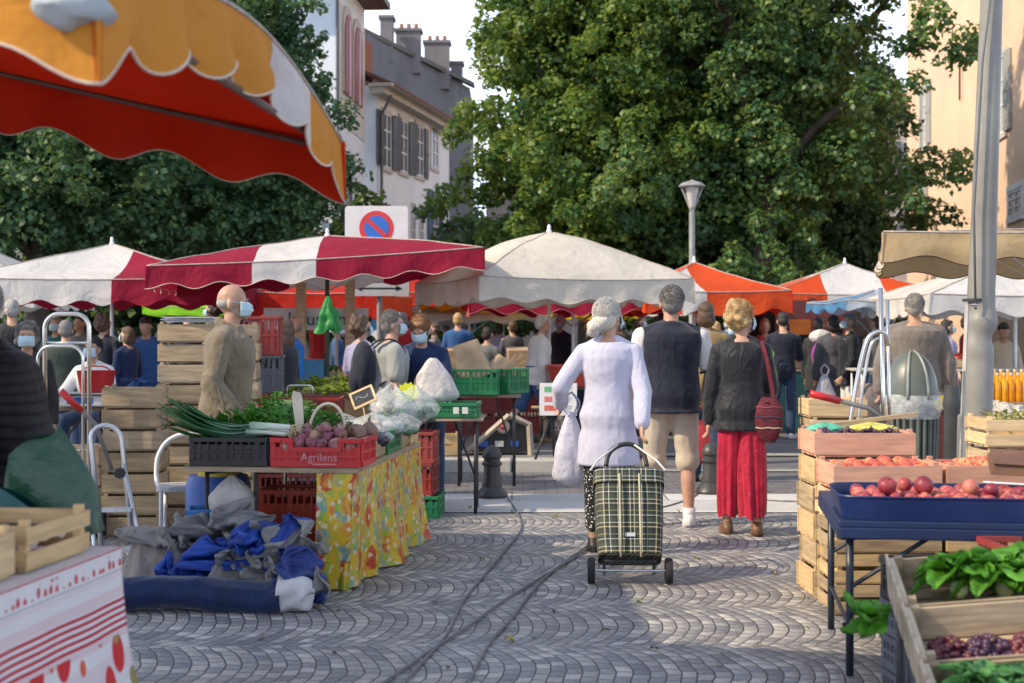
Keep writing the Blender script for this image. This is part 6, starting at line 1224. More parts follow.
6,-2,0,7,14,7,-7,4,-7,-5,-1,-2,2,-7,-2,0,-7,1,3,-6,6,10,1,-6,4,-5,-1,-10,-1,4,-1,-1,2,-4,-3,0,10,16,12,3,8,-2,-5,
7,4,7,5,2,-4,3,-8,2,-7,0,-5,1,-1,-6,1,-6,-2,3,1,3,8,5,-7,-2,3,-4,-5,-8,0,-1,-3,0,5,0,-2,11,15,15,7,5,1,-8),
)),
}
def crumple(key, name, label, loc, rz, sc, mat, cat='tarpaulin', rot=None):
    nx, ny, b = SHEETS[key]; d = np.array(b, dtype=int).reshape(3, ny+1, nx+1).transpose(1,2,0)
    q = d.copy(); q[:,0] = np.cumsum(d[:,0], axis=0); q = np.cumsum(q, axis=1); co = q.reshape(-1,3)*.003; s = sc if isinstance(sc, tuple) else (sc,)*3
    g = G(); g.v = [(p[0]*s[0], p[1]*s[1], p[2]*s[2]) for p in co]; w = nx+1; g.uv = [(i/nx*1.6, j/ny*1.3) for j in range(ny+1) for i in range(nx+1)]
    g.f = [(j*w+i, j*w+i+1, (j+1)*w+i+1, (j+1)*w+i) for j in range(ny) for i in range(nx)]; g.m = [0]*len(g.f)
    o = g.build(name, mat, None, loc=loc, rz=rz, smooth=True, label=label, cat=cat, rot=rot); v = o.modifiers.new('ease', 'SMOOTH'); v.iterations = 1; v.factor = .4
    v = o.modifiers.new('sub', 'SUBSURF'); v.levels = v.render_levels = 1; m = o.modifiers.new('solid', 'SOLIDIFY'); m.thickness = .003; return o
# ------------------------------------------------------------------ crates and produce
def crate_bm(Lx, Wy, H, planks=2, gap=.018, t=.009, ends=True, rnd=None):
    rnd = rnd or random.Random(int(Lx*977+H*3331)); g = G()
    ph = (H-gap*(planks-1)-.012)/planks
    for i in range(planks):
        z = .012+ph/2+i*(ph+gap)
        for q in (-1, 1):
            g.box((rnd.uniform(-.003,.003), q*(Wy/2-t/2), z+rnd.uniform(-.002,.002)), (Lx, t, ph-.002), Ry(rnd.uniform(-.006,.006)))
            g.box((q*(Lx/2-t*1.5), 0, z+.003), (t*1.3, Wy-2*t-.004, ph-.002))
    for sx in (-1, 1):
        for sy in (-1, 1): g.box((sx*(Lx/2-.028), sy*(Wy/2-.022), H/2+.012), (.026,.024,H+.01))
    n = 4
    for i in range(n): g.box((0, -Wy/2+Wy*(i+.5)/n, .006), (Lx-.03, Wy/n-.02, .008))
    return g
def wcrate(label, loc, rz=0, d=(.5,.3,.14), mat=None, planks=2, group=None, rot=None):
    return crate_bm(*d, planks=planks).build('wooden_crate', mat or wood, None, loc=loc, rz=rz, rot=rot, label=label, cat='crate', group=group, bevel=.0015)
def pcrate(label, loc, rz, d, mat, group=None, cut=False, name='plastic_crate', dense=True):
    Lx, Wy, H = d; g = G(); t = .010
    def wall(cx, cy, ln, rot, lower=0):
        R = Rz(rot); P = lambda x, y, z: V((cx,cy,0))+(R @ V((x,y,z)))
        top = H-.012
        if lower:
            for q in (-1,1): g.box(P(q*ln*.38,0,top), (ln*.24,.026,.024), R)
            g.box(P(0,0,top-lower), (ln*.56,.022,.024), R)
            for q in (-1,1): g.box(P(q*ln*.27,0,top-lower/2), (.02,.02,lower), R)
        else: g.box(P(0,0,top), (ln,.026,.024), R)
        g.box(P(0,0,.016), (ln,.016,.032), R); g.box(P(0,.001,H*.5 if not lower else H*.36), (ln-.01,.013,.014), R)
        n = max(4, int(ln/.045))
        for i in range(n+1):
            x = -ln/2+.012+(ln-.024)*i/n
            if lower and abs(x) < ln*.26: hh = H-.03-lower
            else: hh = H-.03
            g.box(P(x,.002,.02+hh/2), (.012 if i % 4 else .03,.012,hh), R)
        if dense:
            hh = (H*.56 if not lower else H*.5); g.box(P(0,.004,.03+hh/2), (ln-.02,.004,hh), R)
    wall(0,-Wy/2,Lx,0,.05 if cut else 0); wall(0,Wy/2,Lx,PI,.05 if cut else 0); wall(-Lx/2,0,Wy-.03,-PI/2); wall(Lx/2,0,Wy-.03,PI/2)
    g.box((0,0,.012), (Lx-.02,Wy-.02,.012))
    return g.build(name, mat, None, loc=loc, rz=rz, label=label, cat='crate', group=group, bevel=.0015)
def stack(proto_dims, n, x, y, z, rz, label, group, mats, seed=1, planks=2, top_label=None):
    r = random.Random(seed); first = {}; zz = z; out = []
    for i in range(n):
        m = r.choice(mats); key = (m.name); lb = f'{label}, {("bottom","second","third","fourth","fifth","sixth","seventh","eighth","ninth","tenth","eleventh","twelfth")[i]} from the ground'
        if i == n-1: lb = f'{label}, topmost of the stack'
        loc = (x+r.uniform(-.012,.012), y+r.uniform(-.012,.012), zz); a = rz+r.uniform(-.03,.03)
        if key not in first: o = wcrate(lb, loc, a, proto_dims, m, planks, group); first[key] = o
        else: o = dupe(first[key], loc=loc, rz=a+(PI if r.random() < .5 else 0), label=lb, group=group)
        zz += proto_dims[2]+.012; out.append(o)
    return zz
def fruit_mat(name, a, b, c, rough=.4, sc=14):
    m, nt, bs = nmat(name); co = objco(nt); oi = nt.nodes.new('ShaderNodeObjectInfo')
    va = nt.nodes.new('ShaderNodeVectorMath'); va.operation = 'SCALE'; va.inputs[0].default_value = (9,4,7); L(nt, oi.outputs['Random'], va.inputs['Scale'])
    vb = nt.nodes.new('ShaderNodeVectorMath'); L(nt, co, vb.inputs[0]); L(nt, va.outputs[0], vb.inputs[1])
    n = noise_t(nt, vb.outputs[0], sc, 4, .6); k = mth(nt, 'ADD', mth(nt, 'MULTIPLY', n, .8), mth(nt, 'MULTIPLY', oi.outputs['Random'], .25))
    L(nt, ramp(nt, k, [(.3, a), (.52, b), (.75, c)]), bs.inputs['Base Color']); bs.inputs['Roughness'].default_value = rough; bs.inputs['Subsurface Weight'].default_value = .08; bs.inputs['Subsurface Radius'].default_value = (.02,.01,.005)
    bump(nt, bs, noise_t(nt, co, 120, 2), .08, .002); return m
peach_m = fruit_mat('peach_skin', (.30,.025,.03), (.55,.11,.07), (.72,.34,.14), .6); nect_m = fruit_mat('nectarine_skin', (.16,.012,.03), (.36,.05,.06), (.58,.22,.14), .45)
onion_m = fruit_mat('red_onion_skin', (.12,.02,.05), (.24,.07,.09), (.42,.26,.16), .35); beet_m = fruit_mat('beet_skin', (.10,.05,.04), (.22,.13,.09), (.40,.28,.18), .6)
stemm = M('stem_brown', (.12,.08,.03), .8)
def fruit(name, r, mat, label, cat, group, kind='peach'):
    g = G()
    def fn(p):
        rr = 1-.16*max(0, p.z)**8
        if kind == 'peach':
            a = math.atan2(p.y, p.x); rr -= .05*math.exp(-(a/.14)**2)*(1-p.z*p.z)
        if kind == 'onion': return V((p.x, p.y, p.z*(.85 if p.z < 0 else .82+.35*max(0, p.z)**6)))
        return V((p.x*rr, p.y*rr, p.z*(rr-.06*max(0, p.z)**12)))
    g.ell((0,0,0), r, n=18, k=12, fn=fn); o = g.build(name, mat, None, smooth=True, label=label, cat=cat, group=group)
    s = G()
    if kind == 'onion':
        for q in range(3): s.tube([(0,0,r*1.02),(random.uniform(-.01,.01),random.uniform(-.01,.01),r*1.02+random.uniform(.02,.05))], [.005,.002], 5)
    else: s.tube([(0,0,r*.78),(0.003,0,r*.95)], [.004,.003], 5)
    s.build('stalk', stemm, o); return o
def scatter(proto, pts, first=[None]):
    used = False
    for p, s in pts:
        rot = (random.uniform(-1,1), random.uniform(-1,1), random.uniform(0,6.28))
        if not used: proto.location = p; proto.rotation_euler = rot; proto.scale = (s,)*3; used = True
        else: dupe(proto, loc=p, rot=rot, scale=s)
def mound(T, lx, ly, r, nx, ny, h, jit=.2):
    """positions of a heaped crate in the frame T (callable), lx by ly, base layer then a heap"""
    out = []
    for i in range(nx):
        for j in range(ny):
            x = -lx/2+lx*(i+.5)/nx+random.uniform(-jit,jit)*r; y = -ly/2+ly*(j+.5)/ny+random.uniform(-jit,jit)*r
            q = (1-(2*x/lx)**2)*(1-(2*y/ly)**2); out.append((T(x, y, h*max(0,q)+random.uniform(-.1,.2)*r), random.uniform(.85,1.12)))
    return out
def leafblade(g, base, dirv, up, ln, wd, curl=.3, n=6, ruff=.1, m=0):
    base, d, up = V(base), V(dirv).normalized(), V(up).normalized(); sd = d.cross(up).normalized(); up = sd.cross(d); ph = random.random()*6
    def fn(u, v):
        w_ = wd*math.sin(PI*min(1,(v*.92+.06)))**.7*(.4+.8*v if v < .6 else .88); c = base+d*ln*v*(1-.25*curl*v)+up*(ln*curl*(v-v*v*1.6))
        s = (u-.5)*2; return c+sd*s*w_*.5+up*(abs(s)*wd*.18+ruff*wd*math.sin(s*7+v*9+ph)*abs(s))
    g.sheet(fn, 6, n, m)
def foliage_bunch(name, mat, loc, rx, ry, rz_, n, size, label, cat, rot=0, seed=1, group=None):
    r = np.random.default_rng(seed); g = G(); random.seed(seed)
    for i in range(n):
        a = random.uniform(0,6.28); q = math.sqrt(random.random()); x, y = rx*q*math.cos(a), ry*q*math.sin(a); z = rz_*(1-q*q)**.5*random.uniform(.35,1)
        d = V((x/rx*.9+random.uniform(-.5,.5), y/ry*.9+random.uniform(-.5,.5), random.uniform(.2,1))).normalized()
        leafblade(g, (x,y,z), d, (random.uniform(-.4,.4),random.uniform(-.4,.4),1) if abs(d.z) < .9 else (1,0,.2), size*random.uniform(.6,1.25), size*random.uniform(.5,.8), .5, 3, .14)
    g.ell((0,0,rz_*.3), (rx*.8,ry*.8,rz_*.45))
    return g.build(name, mat, None, loc=loc, rz=rot, smooth=True, label=label, cat=cat, group=group)
# ------------------------------------------------------------------ left vegetable stall
ph7 = rad(-7); LT = V((-.85,7.7,0)); TZ = .665
def T(x, y, z=0): return LT+Rz(ph7) @ V((x,y,TZ+z))
tb = empty('trestle_table', T(-.47,.9,-TZ), ph7, 'folding trestle table carrying the vegetables, black metal legs', 'table')
g = G(); g.box((0,0,TZ-.015), (.97,1.84,.03)); g.build('table_top', wood2, tb, bevel=.003)
for sx in (-1,1):
    for sy in (-1, 1):
        G().tube([(sx*.40,sy*.78,0),(sx*.40,sy*.78,TZ-.03)], .013, 8).build('leg', dark, tb, smooth=True)
for sy in (-1, 1):
    g = G(); g.tube([(-.4,sy*.78,.22),(.4,sy*.78,.22)], .009, 6); g.tube([(-.4,sy*.78,TZ-.05),(.0,sy*.3,TZ-.04)], .009, 6); g.tube([(-.12,sy*.78,.05),(-.12,sy*.78,TZ-.03)], .011, 6); g.build('brace', dark, tb)
def fruit_cloth():
    m, nt, b = nmat('fruit_oilcloth'); uv = uvco(nt); dn = N(nt, 'ShaderNodeTexNoise', _Scale=9, _Detail=2); L(nt, uv, dn.inputs['Vector'])
    o = nt.nodes.new('ShaderNodeVectorMath'); o.operation = 'MULTIPLY_ADD'; L(nt, dn.outputs['Color'], o.inputs[0]); o.inputs[1].default_value = (.10,.10,0); L(nt, uv, o.inputs[2])
    c = ramp(nt, noise_t(nt, uv, 7, 3), [(.35, (.72,.46,.02)), (.65, (.78,.62,.06))])
    for sc, off, th, colr, st in ((7.5,(3.1,.2,0),.34,(.80,.17,.02),(1,1,1)),(6.0,(1.3,4.4,0),.36,(.10,.40,.42),(1.2,.7,1)),(9,(7.7,2.2,0),.30,(.30,.50,.05),(1,1,1)),(5.2,(0,0,0),.27,(.60,.015,.015),(1,.75,1)),(13,(2.2,8.8,0),.22,(.85,.70,.45),(1,1,1))):
        mp = nt.nodes.new('ShaderNodeMapping'); mp.inputs['Location'].default_value = off; mp.inputs['Scale'].default_value = st; L(nt, o.outputs[0], mp.inputs[0])
        v = N(nt, 'ShaderNodeTexVoronoi', _Scale=sc, _Randomness=.75); v.voronoi_dimensions = '2D'; L(nt, mp.outputs[0], v.inputs['Vector'])
        c = mixc(nt, ramp(nt, mth(nt, 'ADD', v.outputs['Distance'], mth(nt, 'MULTIPLY', noise_t(nt, uv, 16, 3), .22)), [(th+.06, .92), (th+.11, 0)]), c, colr)
        c = mixc(nt, ramp(nt, noise_t(nt, mp.outputs[0], sc*1.5, 3), [(.5, 0), (.62, .55)]), c, (.75,.52,.03))
    L(nt, c, b.inputs['Base Color']); b.inputs['Roughness'].default_value = .35
    bump(nt, b, noise_t(nt, uv, 5, 3), .3, .02)
    t = nt.nodes.new('ShaderNodeBsdfTranslucent'); L(nt, c, t.inputs['Color']); mx = nt.nodes.new('ShaderNodeMixShader'); mx.inputs[0].default_value = .2
    L(nt, b.outputs[0], mx.inputs[1]); L(nt, t.outputs[0], mx.inputs[2]); L(nt, mx.outputs[0], nt.nodes['Material Output'].inputs[0]); return m
def cl(u, v):  # u runs from a flap on the front corner along the right edge; v runs down
    s = u*2.12-.28
    if s < 0: x, y = s*.75, -.005
    else: x, y = .012, s
    flare = v*v*(.05*math.sin(s*7.5+.6)+.028*math.sin(s*17)+.03)
    if s < 0: x += -.20*v*0; y -= flare*.6+.05*v
    else: x += flare-(.16*v*max(0, 1-s/.45) if s < .45 else 0); y += -.06*v*max(0, 1-s/.4)
    return T(x, y, .004-TZ*.985*v)
g = G(); g.sheet(cl, 96, 24, 0, (2.1,.66)); g.sheet(lambda u, v: T(-.96+.975*u, 1.83*v, .0035), 6, 6, 0, (1,1.8))
g.build('tablecloth', fruit_cloth(), None, smooth=True, label='yellow oilcloth printed with red and teal fruit, hanging down the vegetable table', cat='tablecloth')
# crates along the near end
red_c = pcrate('red plastic crate of onions with white lettering, overhanging the table front', T(-.21,.15,.004), ph7, (.50,.36,.155), redp, cut=True)
text('Agrilens', .062, red_c, (.02,-.1885,.052), (PI/2,0,0), M('letter_pink', (.62,.25,.27), .6)); g = G(); g.box((.05,-.189,.016), (.13,.002,.006)); g.build('lettering_line', MATS['letter_pink'], red_c)
pcrate('black plastic crate under the leeks', T(-.70,.16,.004), ph7, (.44,.36,.155), black)
on = fruit('onion', .040, onion_m, 'red onion heaped in the red plastic crate', 'onion', 'onions in the red crate', 'onion')
scatter(on, mound(lambda x, y, z: T(-.21+x,.10+y,.10+z), .42, .26, .04, 6, 4, .055)+mound(lambda x, y, z: T(-.2+x,.14+y,.155+z), .26, .16, .04, 3, 2, .04))
bt = fruit('celeriac', .050, beet_m, 'knobbly brown beetroot behind the red onions', 'beetroot', 'brown roots behind the onions', 'onion')
scatter(bt, mound(lambda x, y, z: T(-.20+x,.29+y,.155+z), .36, .16, .05, 4, 2, .03)+[(T(-.03,.22,.165),1.0),(T(.0,.34,.17),1.1)])
# leeks
def leekm():
    out = []
    for nm in ('leek_shank', 'leek_leaf'):
        m, nt, b = nmat(nm); s = nt.nodes.new('ShaderNodeSeparateXYZ'); L(nt, objco(nt), s.inputs[0])
        k = mth(nt, 'ADD', mth(nt, 'MULTIPLY', s.outputs[0], -1.9), mth(nt, 'MULTIPLY', mth(nt, 'SUBTRACT', noise_t(nt, scaled(nt, objco(nt), (1,9,9)), 12, 3), .5), .35))
        L(nt, ramp(nt, k, [(.0, (.66,.68,.60)), (.22, (.50,.60,.48)), (.45, (.20,.36,.26)), (.85, (.06,.20,.08)), (1, (.04,.15,.04))]), b.inputs['Base Color']); b.inputs['Roughness'].default_value = .42; out.append(m)
    return out
lk_w, lk_g = leekm()
lk = empty('leek', T(0,0,0), 0, 'leek with white shank and blue green leaves lying over the black crate', 'leek', 'leeks on the black crate')
g = G(); g.tube([(0,0,0),(-.12,0,.004),(-.22,0,.0)], [.013,.012,.016], 10); g.build('shank', lk_w, lk, smooth=True)
g = G(); random.seed(3)
for q in range(6): leafblade(g, (-.19,(q-2.5)*.004,.004), (-1,(q-2.5)*.05,.03), (0,0,1), random.uniform(.38,.52), .036, -.32, 10, .06)
g.build('leaf', lk_g, lk, smooth=True)
g = G()
for q in range(9): g.tube([(0,0,0),(.03,random.uniform(-.02,.02),random.uniform(-.02,.02)),(.055,random.uniform(-.035,.035),random.uniform(-.035,.02))], .0016, 4)
g.build('root', M('leek_root', (.60,.50,.30), .8), lk)
first = True
for q in range(11):
    p = T(-.40+random.uniform(-.03,.03), .03+.036*(q % 8)+random.uniform(-.01,.01), .175+.036*(q//8)); rr = (random.uniform(-.4,.4), random.uniform(-.08,.06), ph7+rad(random.uniform(-6,6)))
    if first: lk.location = p; lk.rotation_euler = rr; first = False
    else: dupe(lk, loc=p, rot=rr, scale=random.uniform(.92,1.06))
foliage_bunch('herb_bunch', leafg, T(-.62,.72,.10), .28, .24, .27, 560, .045, 'heap of curly green parsley behind the leeks, left of the white board', 'parsley', seed=2)
foliage_bunch('herb_bunch', leafg, T(-.33,.62,.12), .14, .14, .17, 200, .042, 'small bunch of parsley right of the white board', 'parsley', seed=4)
foliage_bunch('herb_bunch', leafg, T(-.78,.42,.15), .16, .08, .10, 90, .075, 'broad leaved celery tops above the leeks', 'celery', seed=5)
foliage_bunch('herb_bunch', leafg, T(-.22,.36,.20), .045, .04, .07, 60, .035, 'tuft of green herb inside the pale basket loop', 'herb', seed=6)
wcrate('pale wooden crate under the heap of parsley', T(-.62,.72,.004), ph7, (.55,.42,.13), wood)
# white board and slate tag
g = G(); pts = [(-.022,0),(.022,0),(.030,.20),(.022,.24),(-.020,.26),(-.034,.22)]
g.loft([[V((p[0],-.004,p[1])) for p in pts],[V((p[0],.004,p[1])) for p in pts]]); g.build('paddle_board', M('cream_board', (.72,.64,.50), .6), None, loc=T(-.44,.50,.14), rot=(rad(-6),rad(-7),ph7), label='cream paddle shaped board stuck upright between the parsley heaps', cat='board')
sl = G(); sl.box((0,0,0), (.135,.008,.085)); so_ = sl.build('slate_tag', M('slate', (.035,.04,.05), .7, .3, 30), None, loc=T(-.19,1.02,.335), rot=(rad(-14),rad(-24),ph7), label='little slate price tag in a wooden frame tilted above the potatoes', cat='price tag')
g = G()
for q in (-1,1): g.box((0,-.001,q*.047), (.155,.014,.013)); g.box((q*.0715,-.001,0), (.013,.014,.081))
g.build('frame', woodb, so_); g = G(); g.tube([(-.02,.002,-.05),(-.045,.002,-.19)], .004, 6); g.build('stake', woodb, so_)
g = G()
for k in range(7): a = k*.9; g.tube([(-.045+.012*k,-.006,.012*math.sin(a)),(-.038+.012*k,-.006,.012*math.sin(a+1.5)+.004)], .002, 4)
g.build('chalk', M('chalk', (.6,.6,.58), .9), so_)
# basket loop
G().tube([T(-.23+.105*math.cos(t), .30+.02*math.sin(t), .14+.19*math.sin(t)**.8) for t in [PI*k/16 for k in range(17)]], .009, 8).build('basket_loop', M('pale_cane', (.68,.60,.46), .6), None, smooth=True, label='pale cane basket loop arching over the onions', cat='basket')
# clear bags of vegetables
def bag(name, label, loc, rx, ry, h, mat, fill=None, fillr=.03, nfill=14, twist=0, rz=0, cat='plastic bag', spike=.0, seed=0, loops=0):
    root = empty(name, loc, rz, label, cat); sd_ = seed*7.3
    def fn(u, v):
        a = 2*PI*u; q = math.sin(PI*min(.985, .04+.96*v))**.55 if v < .6 else math.sin(PI*min(.985,.04+.96*v))**.8
        w_ = 1+.14*noise.noise(V((math.cos(a)*1.6, math.sin(a)*1.6, v*3+sd_)))+.10*noise.noise(V((math.cos(a)*5, math.sin(a)*5, v*6+sd_)))
        return V((rx*q*w_*math.cos(a), ry*q*w_*math.sin(a), h*v+.05*h*noise.noise(V((math.cos(a)*4, math.sin(a)*4, sd_)))*v+spike*v*v*max(0, math.sin(3*a+sd_))))
    G().sheet(fn, 48, 20).build('film', mat, root, smooth=True)
    if fill:
        r = random.Random(seed); g = G()
        for k in range(nfill):
            a = r.uniform(0,6.28); q = math.sqrt(r.random())*.72; g.ell((rx*q*math.cos(a), ry*q*math.sin(a), fillr+h*.55*r.random()*(1-q)), (fillr*r.uniform(.8,1.3), fillr*r.uniform(.8,1.1), fillr*.9), Rz(r.uniform(0,3)), 10, 7)
        g.build('contents', fill, root, smooth=True)
    return root
potm, carm, grnm = M('potato', (.48,.31,.13), .7, .25, 10, .1), M('carrot', (.60,.16,.05), .6, .2, 10), M('greens', (.06,.13,.07), .6, .4, 20, .3)
film2 = film_mat('clear_film_thick', (.78,.80,.82), .3)
bag('produce_bag', 'clear bag of yellow potatoes below the slate tag', T(-.12,1.02,.07), .17, .13, .17, film, potm, .032, 30, seed=1)
bag('produce_bag', 'clear bag of carrots in front of the potatoes', T(-.12,.72,.06), .18, .11, .12, film, carm, .026, 26, seed=2)
bag('produce_bag', 'cloudy bag of greens right of the potatoes', T(.02,1.12,.09), .13, .12, .15, film2, grnm, .03, 16, seed=3)
bag('produce_bag', 'crinkled clear bag of dark salad at the back of the table', T(-.10,1.50,.12), .15, .14, .24, film2, grnm, .035, 16, spike=.05, seed=4)
bag('produce_bag', 'big crinkled clear bag of salad nearest the navy fleece woman', T(.02,1.62,.13), .16, .15, .22, film2, grnm, .035, 16, spike=.04, seed=5)
bag('produce_bag', 'pale cauliflower in a clear bag behind the parsley', T(-.33,1.02,.08), .13, .12, .16, film2, M('cauliflower', (.62,.60,.48), .8, .15, 20, .5), .045, 12, seed=6)
bag('produce_bag', 'bluish clear bag of salad behind the heap of parsley', T(-.62,1.1,.12), .17, .1, .16, film2, grnm, .035, 10, seed=8)
aub = M('aubergine', (.025,.018,.04), .2, .3)
a_ = None
for k, (x, y, z, r) in enumerate(((-.02,.60,.10,.4),(-.08,.56,.11,-.3),(.0,.52,.12,1.2))):
    if a_ is None:
        g = G(); g.tube(bez([(-.09,0,0),(-.04,.01,.005),(.03,0,0),(.085,-.012,.0)], 5), [.012,.022,.028,.032,.034,.036,.038,.040,.041,.041,.040,.038,.034,.028,.018,.006], 12); a_ = g.build('aubergine', aub, None, loc=T(x,y,z), rz=r, smooth=True, label='dark aubergine between the carrots and the roots', cat='aubergine', group='aubergines')
        g = G(); g.tube([(-.09,0,0),(-.125,.004,.004)], [.014,.007], 8); g.build('stalk', leafd, a_)
    else: dupe(a_, loc=T(x,y,z), rz=r)
# small crates along the right edge
wcrate('small pale crate of garlic at the right edge of the vegetable table', T(-.085,.56,.004), ph7+PI/2, (.30,.2,.12), wood, 1)
gl = fruit('garlic_bulb', .026, M('garlic', (.66,.56,.44), .6, .15, 20), 'garlic bulb in the small pale crate', 'garlic', 'garlic bulbs', 'onion')
scatter(gl, mound(lambda x, y, z: T(-.085+x,.56+y,.10+z), .16, .24, .026, 3, 4, .04))
pcrate('green plastic crate in the middle of the right edge of the table', T(-.09,.98,.004), ph7+PI/2, (.40,.2,.14), greenp)
wcrate('small wooden crate behind the green crate', T(-.09,1.32,.004), ph7+PI/2, (.22,.2,.13), wood, 1)
wc_ = wcrate('orange tinted wooden crate with dark stamp at the far end of the table', T(-.09,1.60,.004), ph7+PI/2, (.26,.22,.15), woodb, 1)
g = G()
for k in range(5): g.box((-.045+.022*k,-.1125,.085), (.013,.002,.022))
g.build('stamp', dark, wc_)
# below and behind the table
pcrate('orange red crate on the ground under the table, left one', T(-.52,.60,-TZ), ph7, (.36,.32,.24), M('vermilion_plastic', (.45,.06,.03), .45)); pcrate('orange red crate standing on the left one under the table', T(-.50,.62,-TZ+.245), ph7+.05, (.36,.32,.24), MATS['vermilion_plastic']); pcrate('oxblood crate under the table next to the orange red ones', T(-.26,1.02,-TZ), ph7, (.36,.34,.3), oxred)
bag('carrier_bag', 'white carrier bag hanging under the table front', T(-.72,.10,-.36), .13, .08, .30, M('white_poly', (.62,.60,.58), .5, .12, 8, .6, 14, .03, trans=.25), seed=9)
g = G(); g.lathe([(.17,0),(.19,.05),(.19,.5),(.17,.56),(.001,.56)], n=20); bl = g.build('water_barrel', bluep, None, loc=T(-.95,.55,-TZ), smooth=True, angle=40, label='tall blue plastic barrel beside the table legs', cat='barrel')
g = G(); g.lathe([(.12,.56),(.12,.60),(.001,.60)], n=16); g.build('lid', M('yellow_lid', (.6,.45,.03), .4), bl, smooth=True, angle=40)
lb = pcrate('oxblood crate behind the cloth, lower of two', (X(424,10.9)-.12,10.9,.17), -.1, (.42,.34,.235), oxred); dupe(lb, loc=(X(424,10.9)-.115,10.9,.41), rz=-.06, label='oxblood crate behind the cloth, upper of two')
pcrate('dark green crate on the ground below the oxblood crates', (X(426,10.9)-.1,10.88,.0), -.08, (.44,.36,.165), greenp)
# oxblood and grey crates behind the bald man
zc = 0; xs = X(256,11.6)
for k, (m, h, lb) in enumerate(((oxred,.3,'bottom'),(oxred,.3,'second'),(oxred,.3,'third'),(greyp,.30,'grey one, second from the top'),(oxred,.31,'top'))):
    pcrate(f'tall crate in the stack right behind the bald man, {lb}', (xs+random.uniform(-.01,.01),11.6,zc), .1, (.42,.4,h), m, 'tall crates behind the bald man'); zc += h+.004
pr_ = pcrate('wide oxblood crate with a carrying hoop behind the parsley, upper one', (X(302,11.0),11.0,.62), .05, (.62,.4,.28), oxred); pcrate('wide oxblood crate behind the parsley, lower one', (X(302,11.0),11.0,.33), .05, (.62,.4,.28), oxred); pcrate('wide oxblood crate behind the parsley, standing on the ground', (X(302,11.0),11.0,.04), .03, (.62,.4,.28), oxred)
G().tube([p+V((X(300,10.9),10.9,.88)) for p in arch(.2,.11,.03)], .008, 6).build('carrying_hoop', steel, None, smooth=True, label='steel carrying hoop standing in the wide oxblood crate', cat='hoop')
g = G(); g.box((0,0,0), (.17,.02,.045)); g.build('crate_ticket', M('pale_green_card', (.50,.62,.30), .6), None, loc=(X(281,10.7),10.7,.87), rot=(0,rad(4),0), label='pale green card clipped to the wide oxblood crate', cat='card')
# hanging green bag on the crimson parasol pole
def gb(u, v):
    a = 2*PI*u; r = .62*(.02+.20*v**.9)*(1+.22*math.sin(5*a+v*2)*v+.5*noise.noise(V((math.cos(a)*2,math.sin(a)*2,v*5))))*(1 if v < .93 else .9); return V((r*math.cos(a), r*.6*math.sin(a), -.36*v+.025*math.sin(4*a+1)*v))
G().sheet(gb, 40, 14).build('net_bag', M('green_poly', (.03,.30,.06), .35, .35, 9, .5, 30, .02, trans=.35), None, loc=(X(328,14.3),14.3,Z(296,14.3)), smooth=True, label='crumpled bright green bag hanging from the crimson parasol pole', cat='bag')
bn_ = G(); bn_.sheet(lambda u, v: V(((u-.5)*1.28, .02*math.sin(u*9), -.27*v)), 16, 4); ban = bn_.build('banner', M('banner_white', (.66,.70,.72), .6, .05), None, loc=(X(316,17.4),17.4,Z(308,17.4)), smooth=True, label='white banner reading infusions under the bright red parasol', cat='banner')
text('Infusions', .23, ban, (.06,-.03,-.14), (PI/2,0,0), M('ink_teal', (.03,.12,.13), .6))
for px, d in ((301,17.2),(350,17.3)):
    g = G(); g.box((0,0,1.02), (.11,.11,2.05)); g.build('timber_post', M('post_wood', (.50,.38,.24), .7, .2, 5, .2, 30, stretch=(1,1,8)), None, loc=(X(px,d),d,PZ), bevel=.006, label='pale timber post left of the hanging green bag' if px < 320 else 'pale timber post right of the hanging green bag', cat='post')
# planter of greens
g = G(); g.box((0,0,.2), (.95,.5,.4)); pb = g.build('produce_tub', M('tub_brown', (.12,.08,.05), .8), None, loc=(X(345,13.2),13.2,.45), label='brown tub of yellow green salad left of the violet print woman', cat='tub', bevel=.01)
foliage_bunch('salad_heap', M('salad_yellow', (.22,.30,.03), .5, .4, 14, .2, trans=.25), (X(345,13.2),13.2,.82), .5, .26, .16, 240, .08, 'yellow green salad heaped in the brown tub', 'salad', seed=12)
g = G(); g.box((0,0,.44), (1.1,.6,.03))
for q in (-1,1):
    for r_ in (-1,1): g.tube([(q*.5,r_*.25,0),(q*.5,r_*.25,.43)], .02, 6)
g.build('side_table', wood2, None, loc=(X(345,13.2),13.2,0), label='low bench carrying the brown tub of salad', cat='bench')
# ------------------------------------------------------------------ green crate stall of the woman in the navy fleece
def table(label, x, y, w_, dpt, h, rz=0, top=None, z0=0, legm=None, cat='table', name='trestle_table'):
    t = empty(name, (x,y,z0), rz, label, cat); g = G(); g.box((0,0,h-.0125), (w_,dpt,.025)); g.build('table_top', top or wood2, t, bevel=.003)
    for sx in (-1,1):
        for sy in (-1,1): G().tube([(sx*(w_/2-.06),sy*(dpt/2-.06),0),(sx*(w_/2-.06),sy*(dpt/2-.06),h-.02)], .014, 8).build('leg', legm or dark, t, smooth=True)
        g = G(); g.tube([(sx*(w_/2-.06),-(dpt/2-.06),.25),(sx*(w_/2-.06),dpt/2-.06,.25)], .01, 6); g.tube([(sx*(w_/2-.06),0,.25),(sx*.08,0,h-.03)], .01, 6); g.build('brace', legm or dark, t)
    return t
table('low folding table in front of the navy fleece woman', X(444,11.1),11.15,.62,.5,.74)
pcrate('green crate on the folding table before the navy fleece woman, left one', (X(428,11.1),11.1,.745), .02, (.34,.4,.11), greenp); pcrate('green crate on the folding table, right one with labels', (X(462,11.1),11.1,.745), -.04, (.26,.4,.11), greenp)
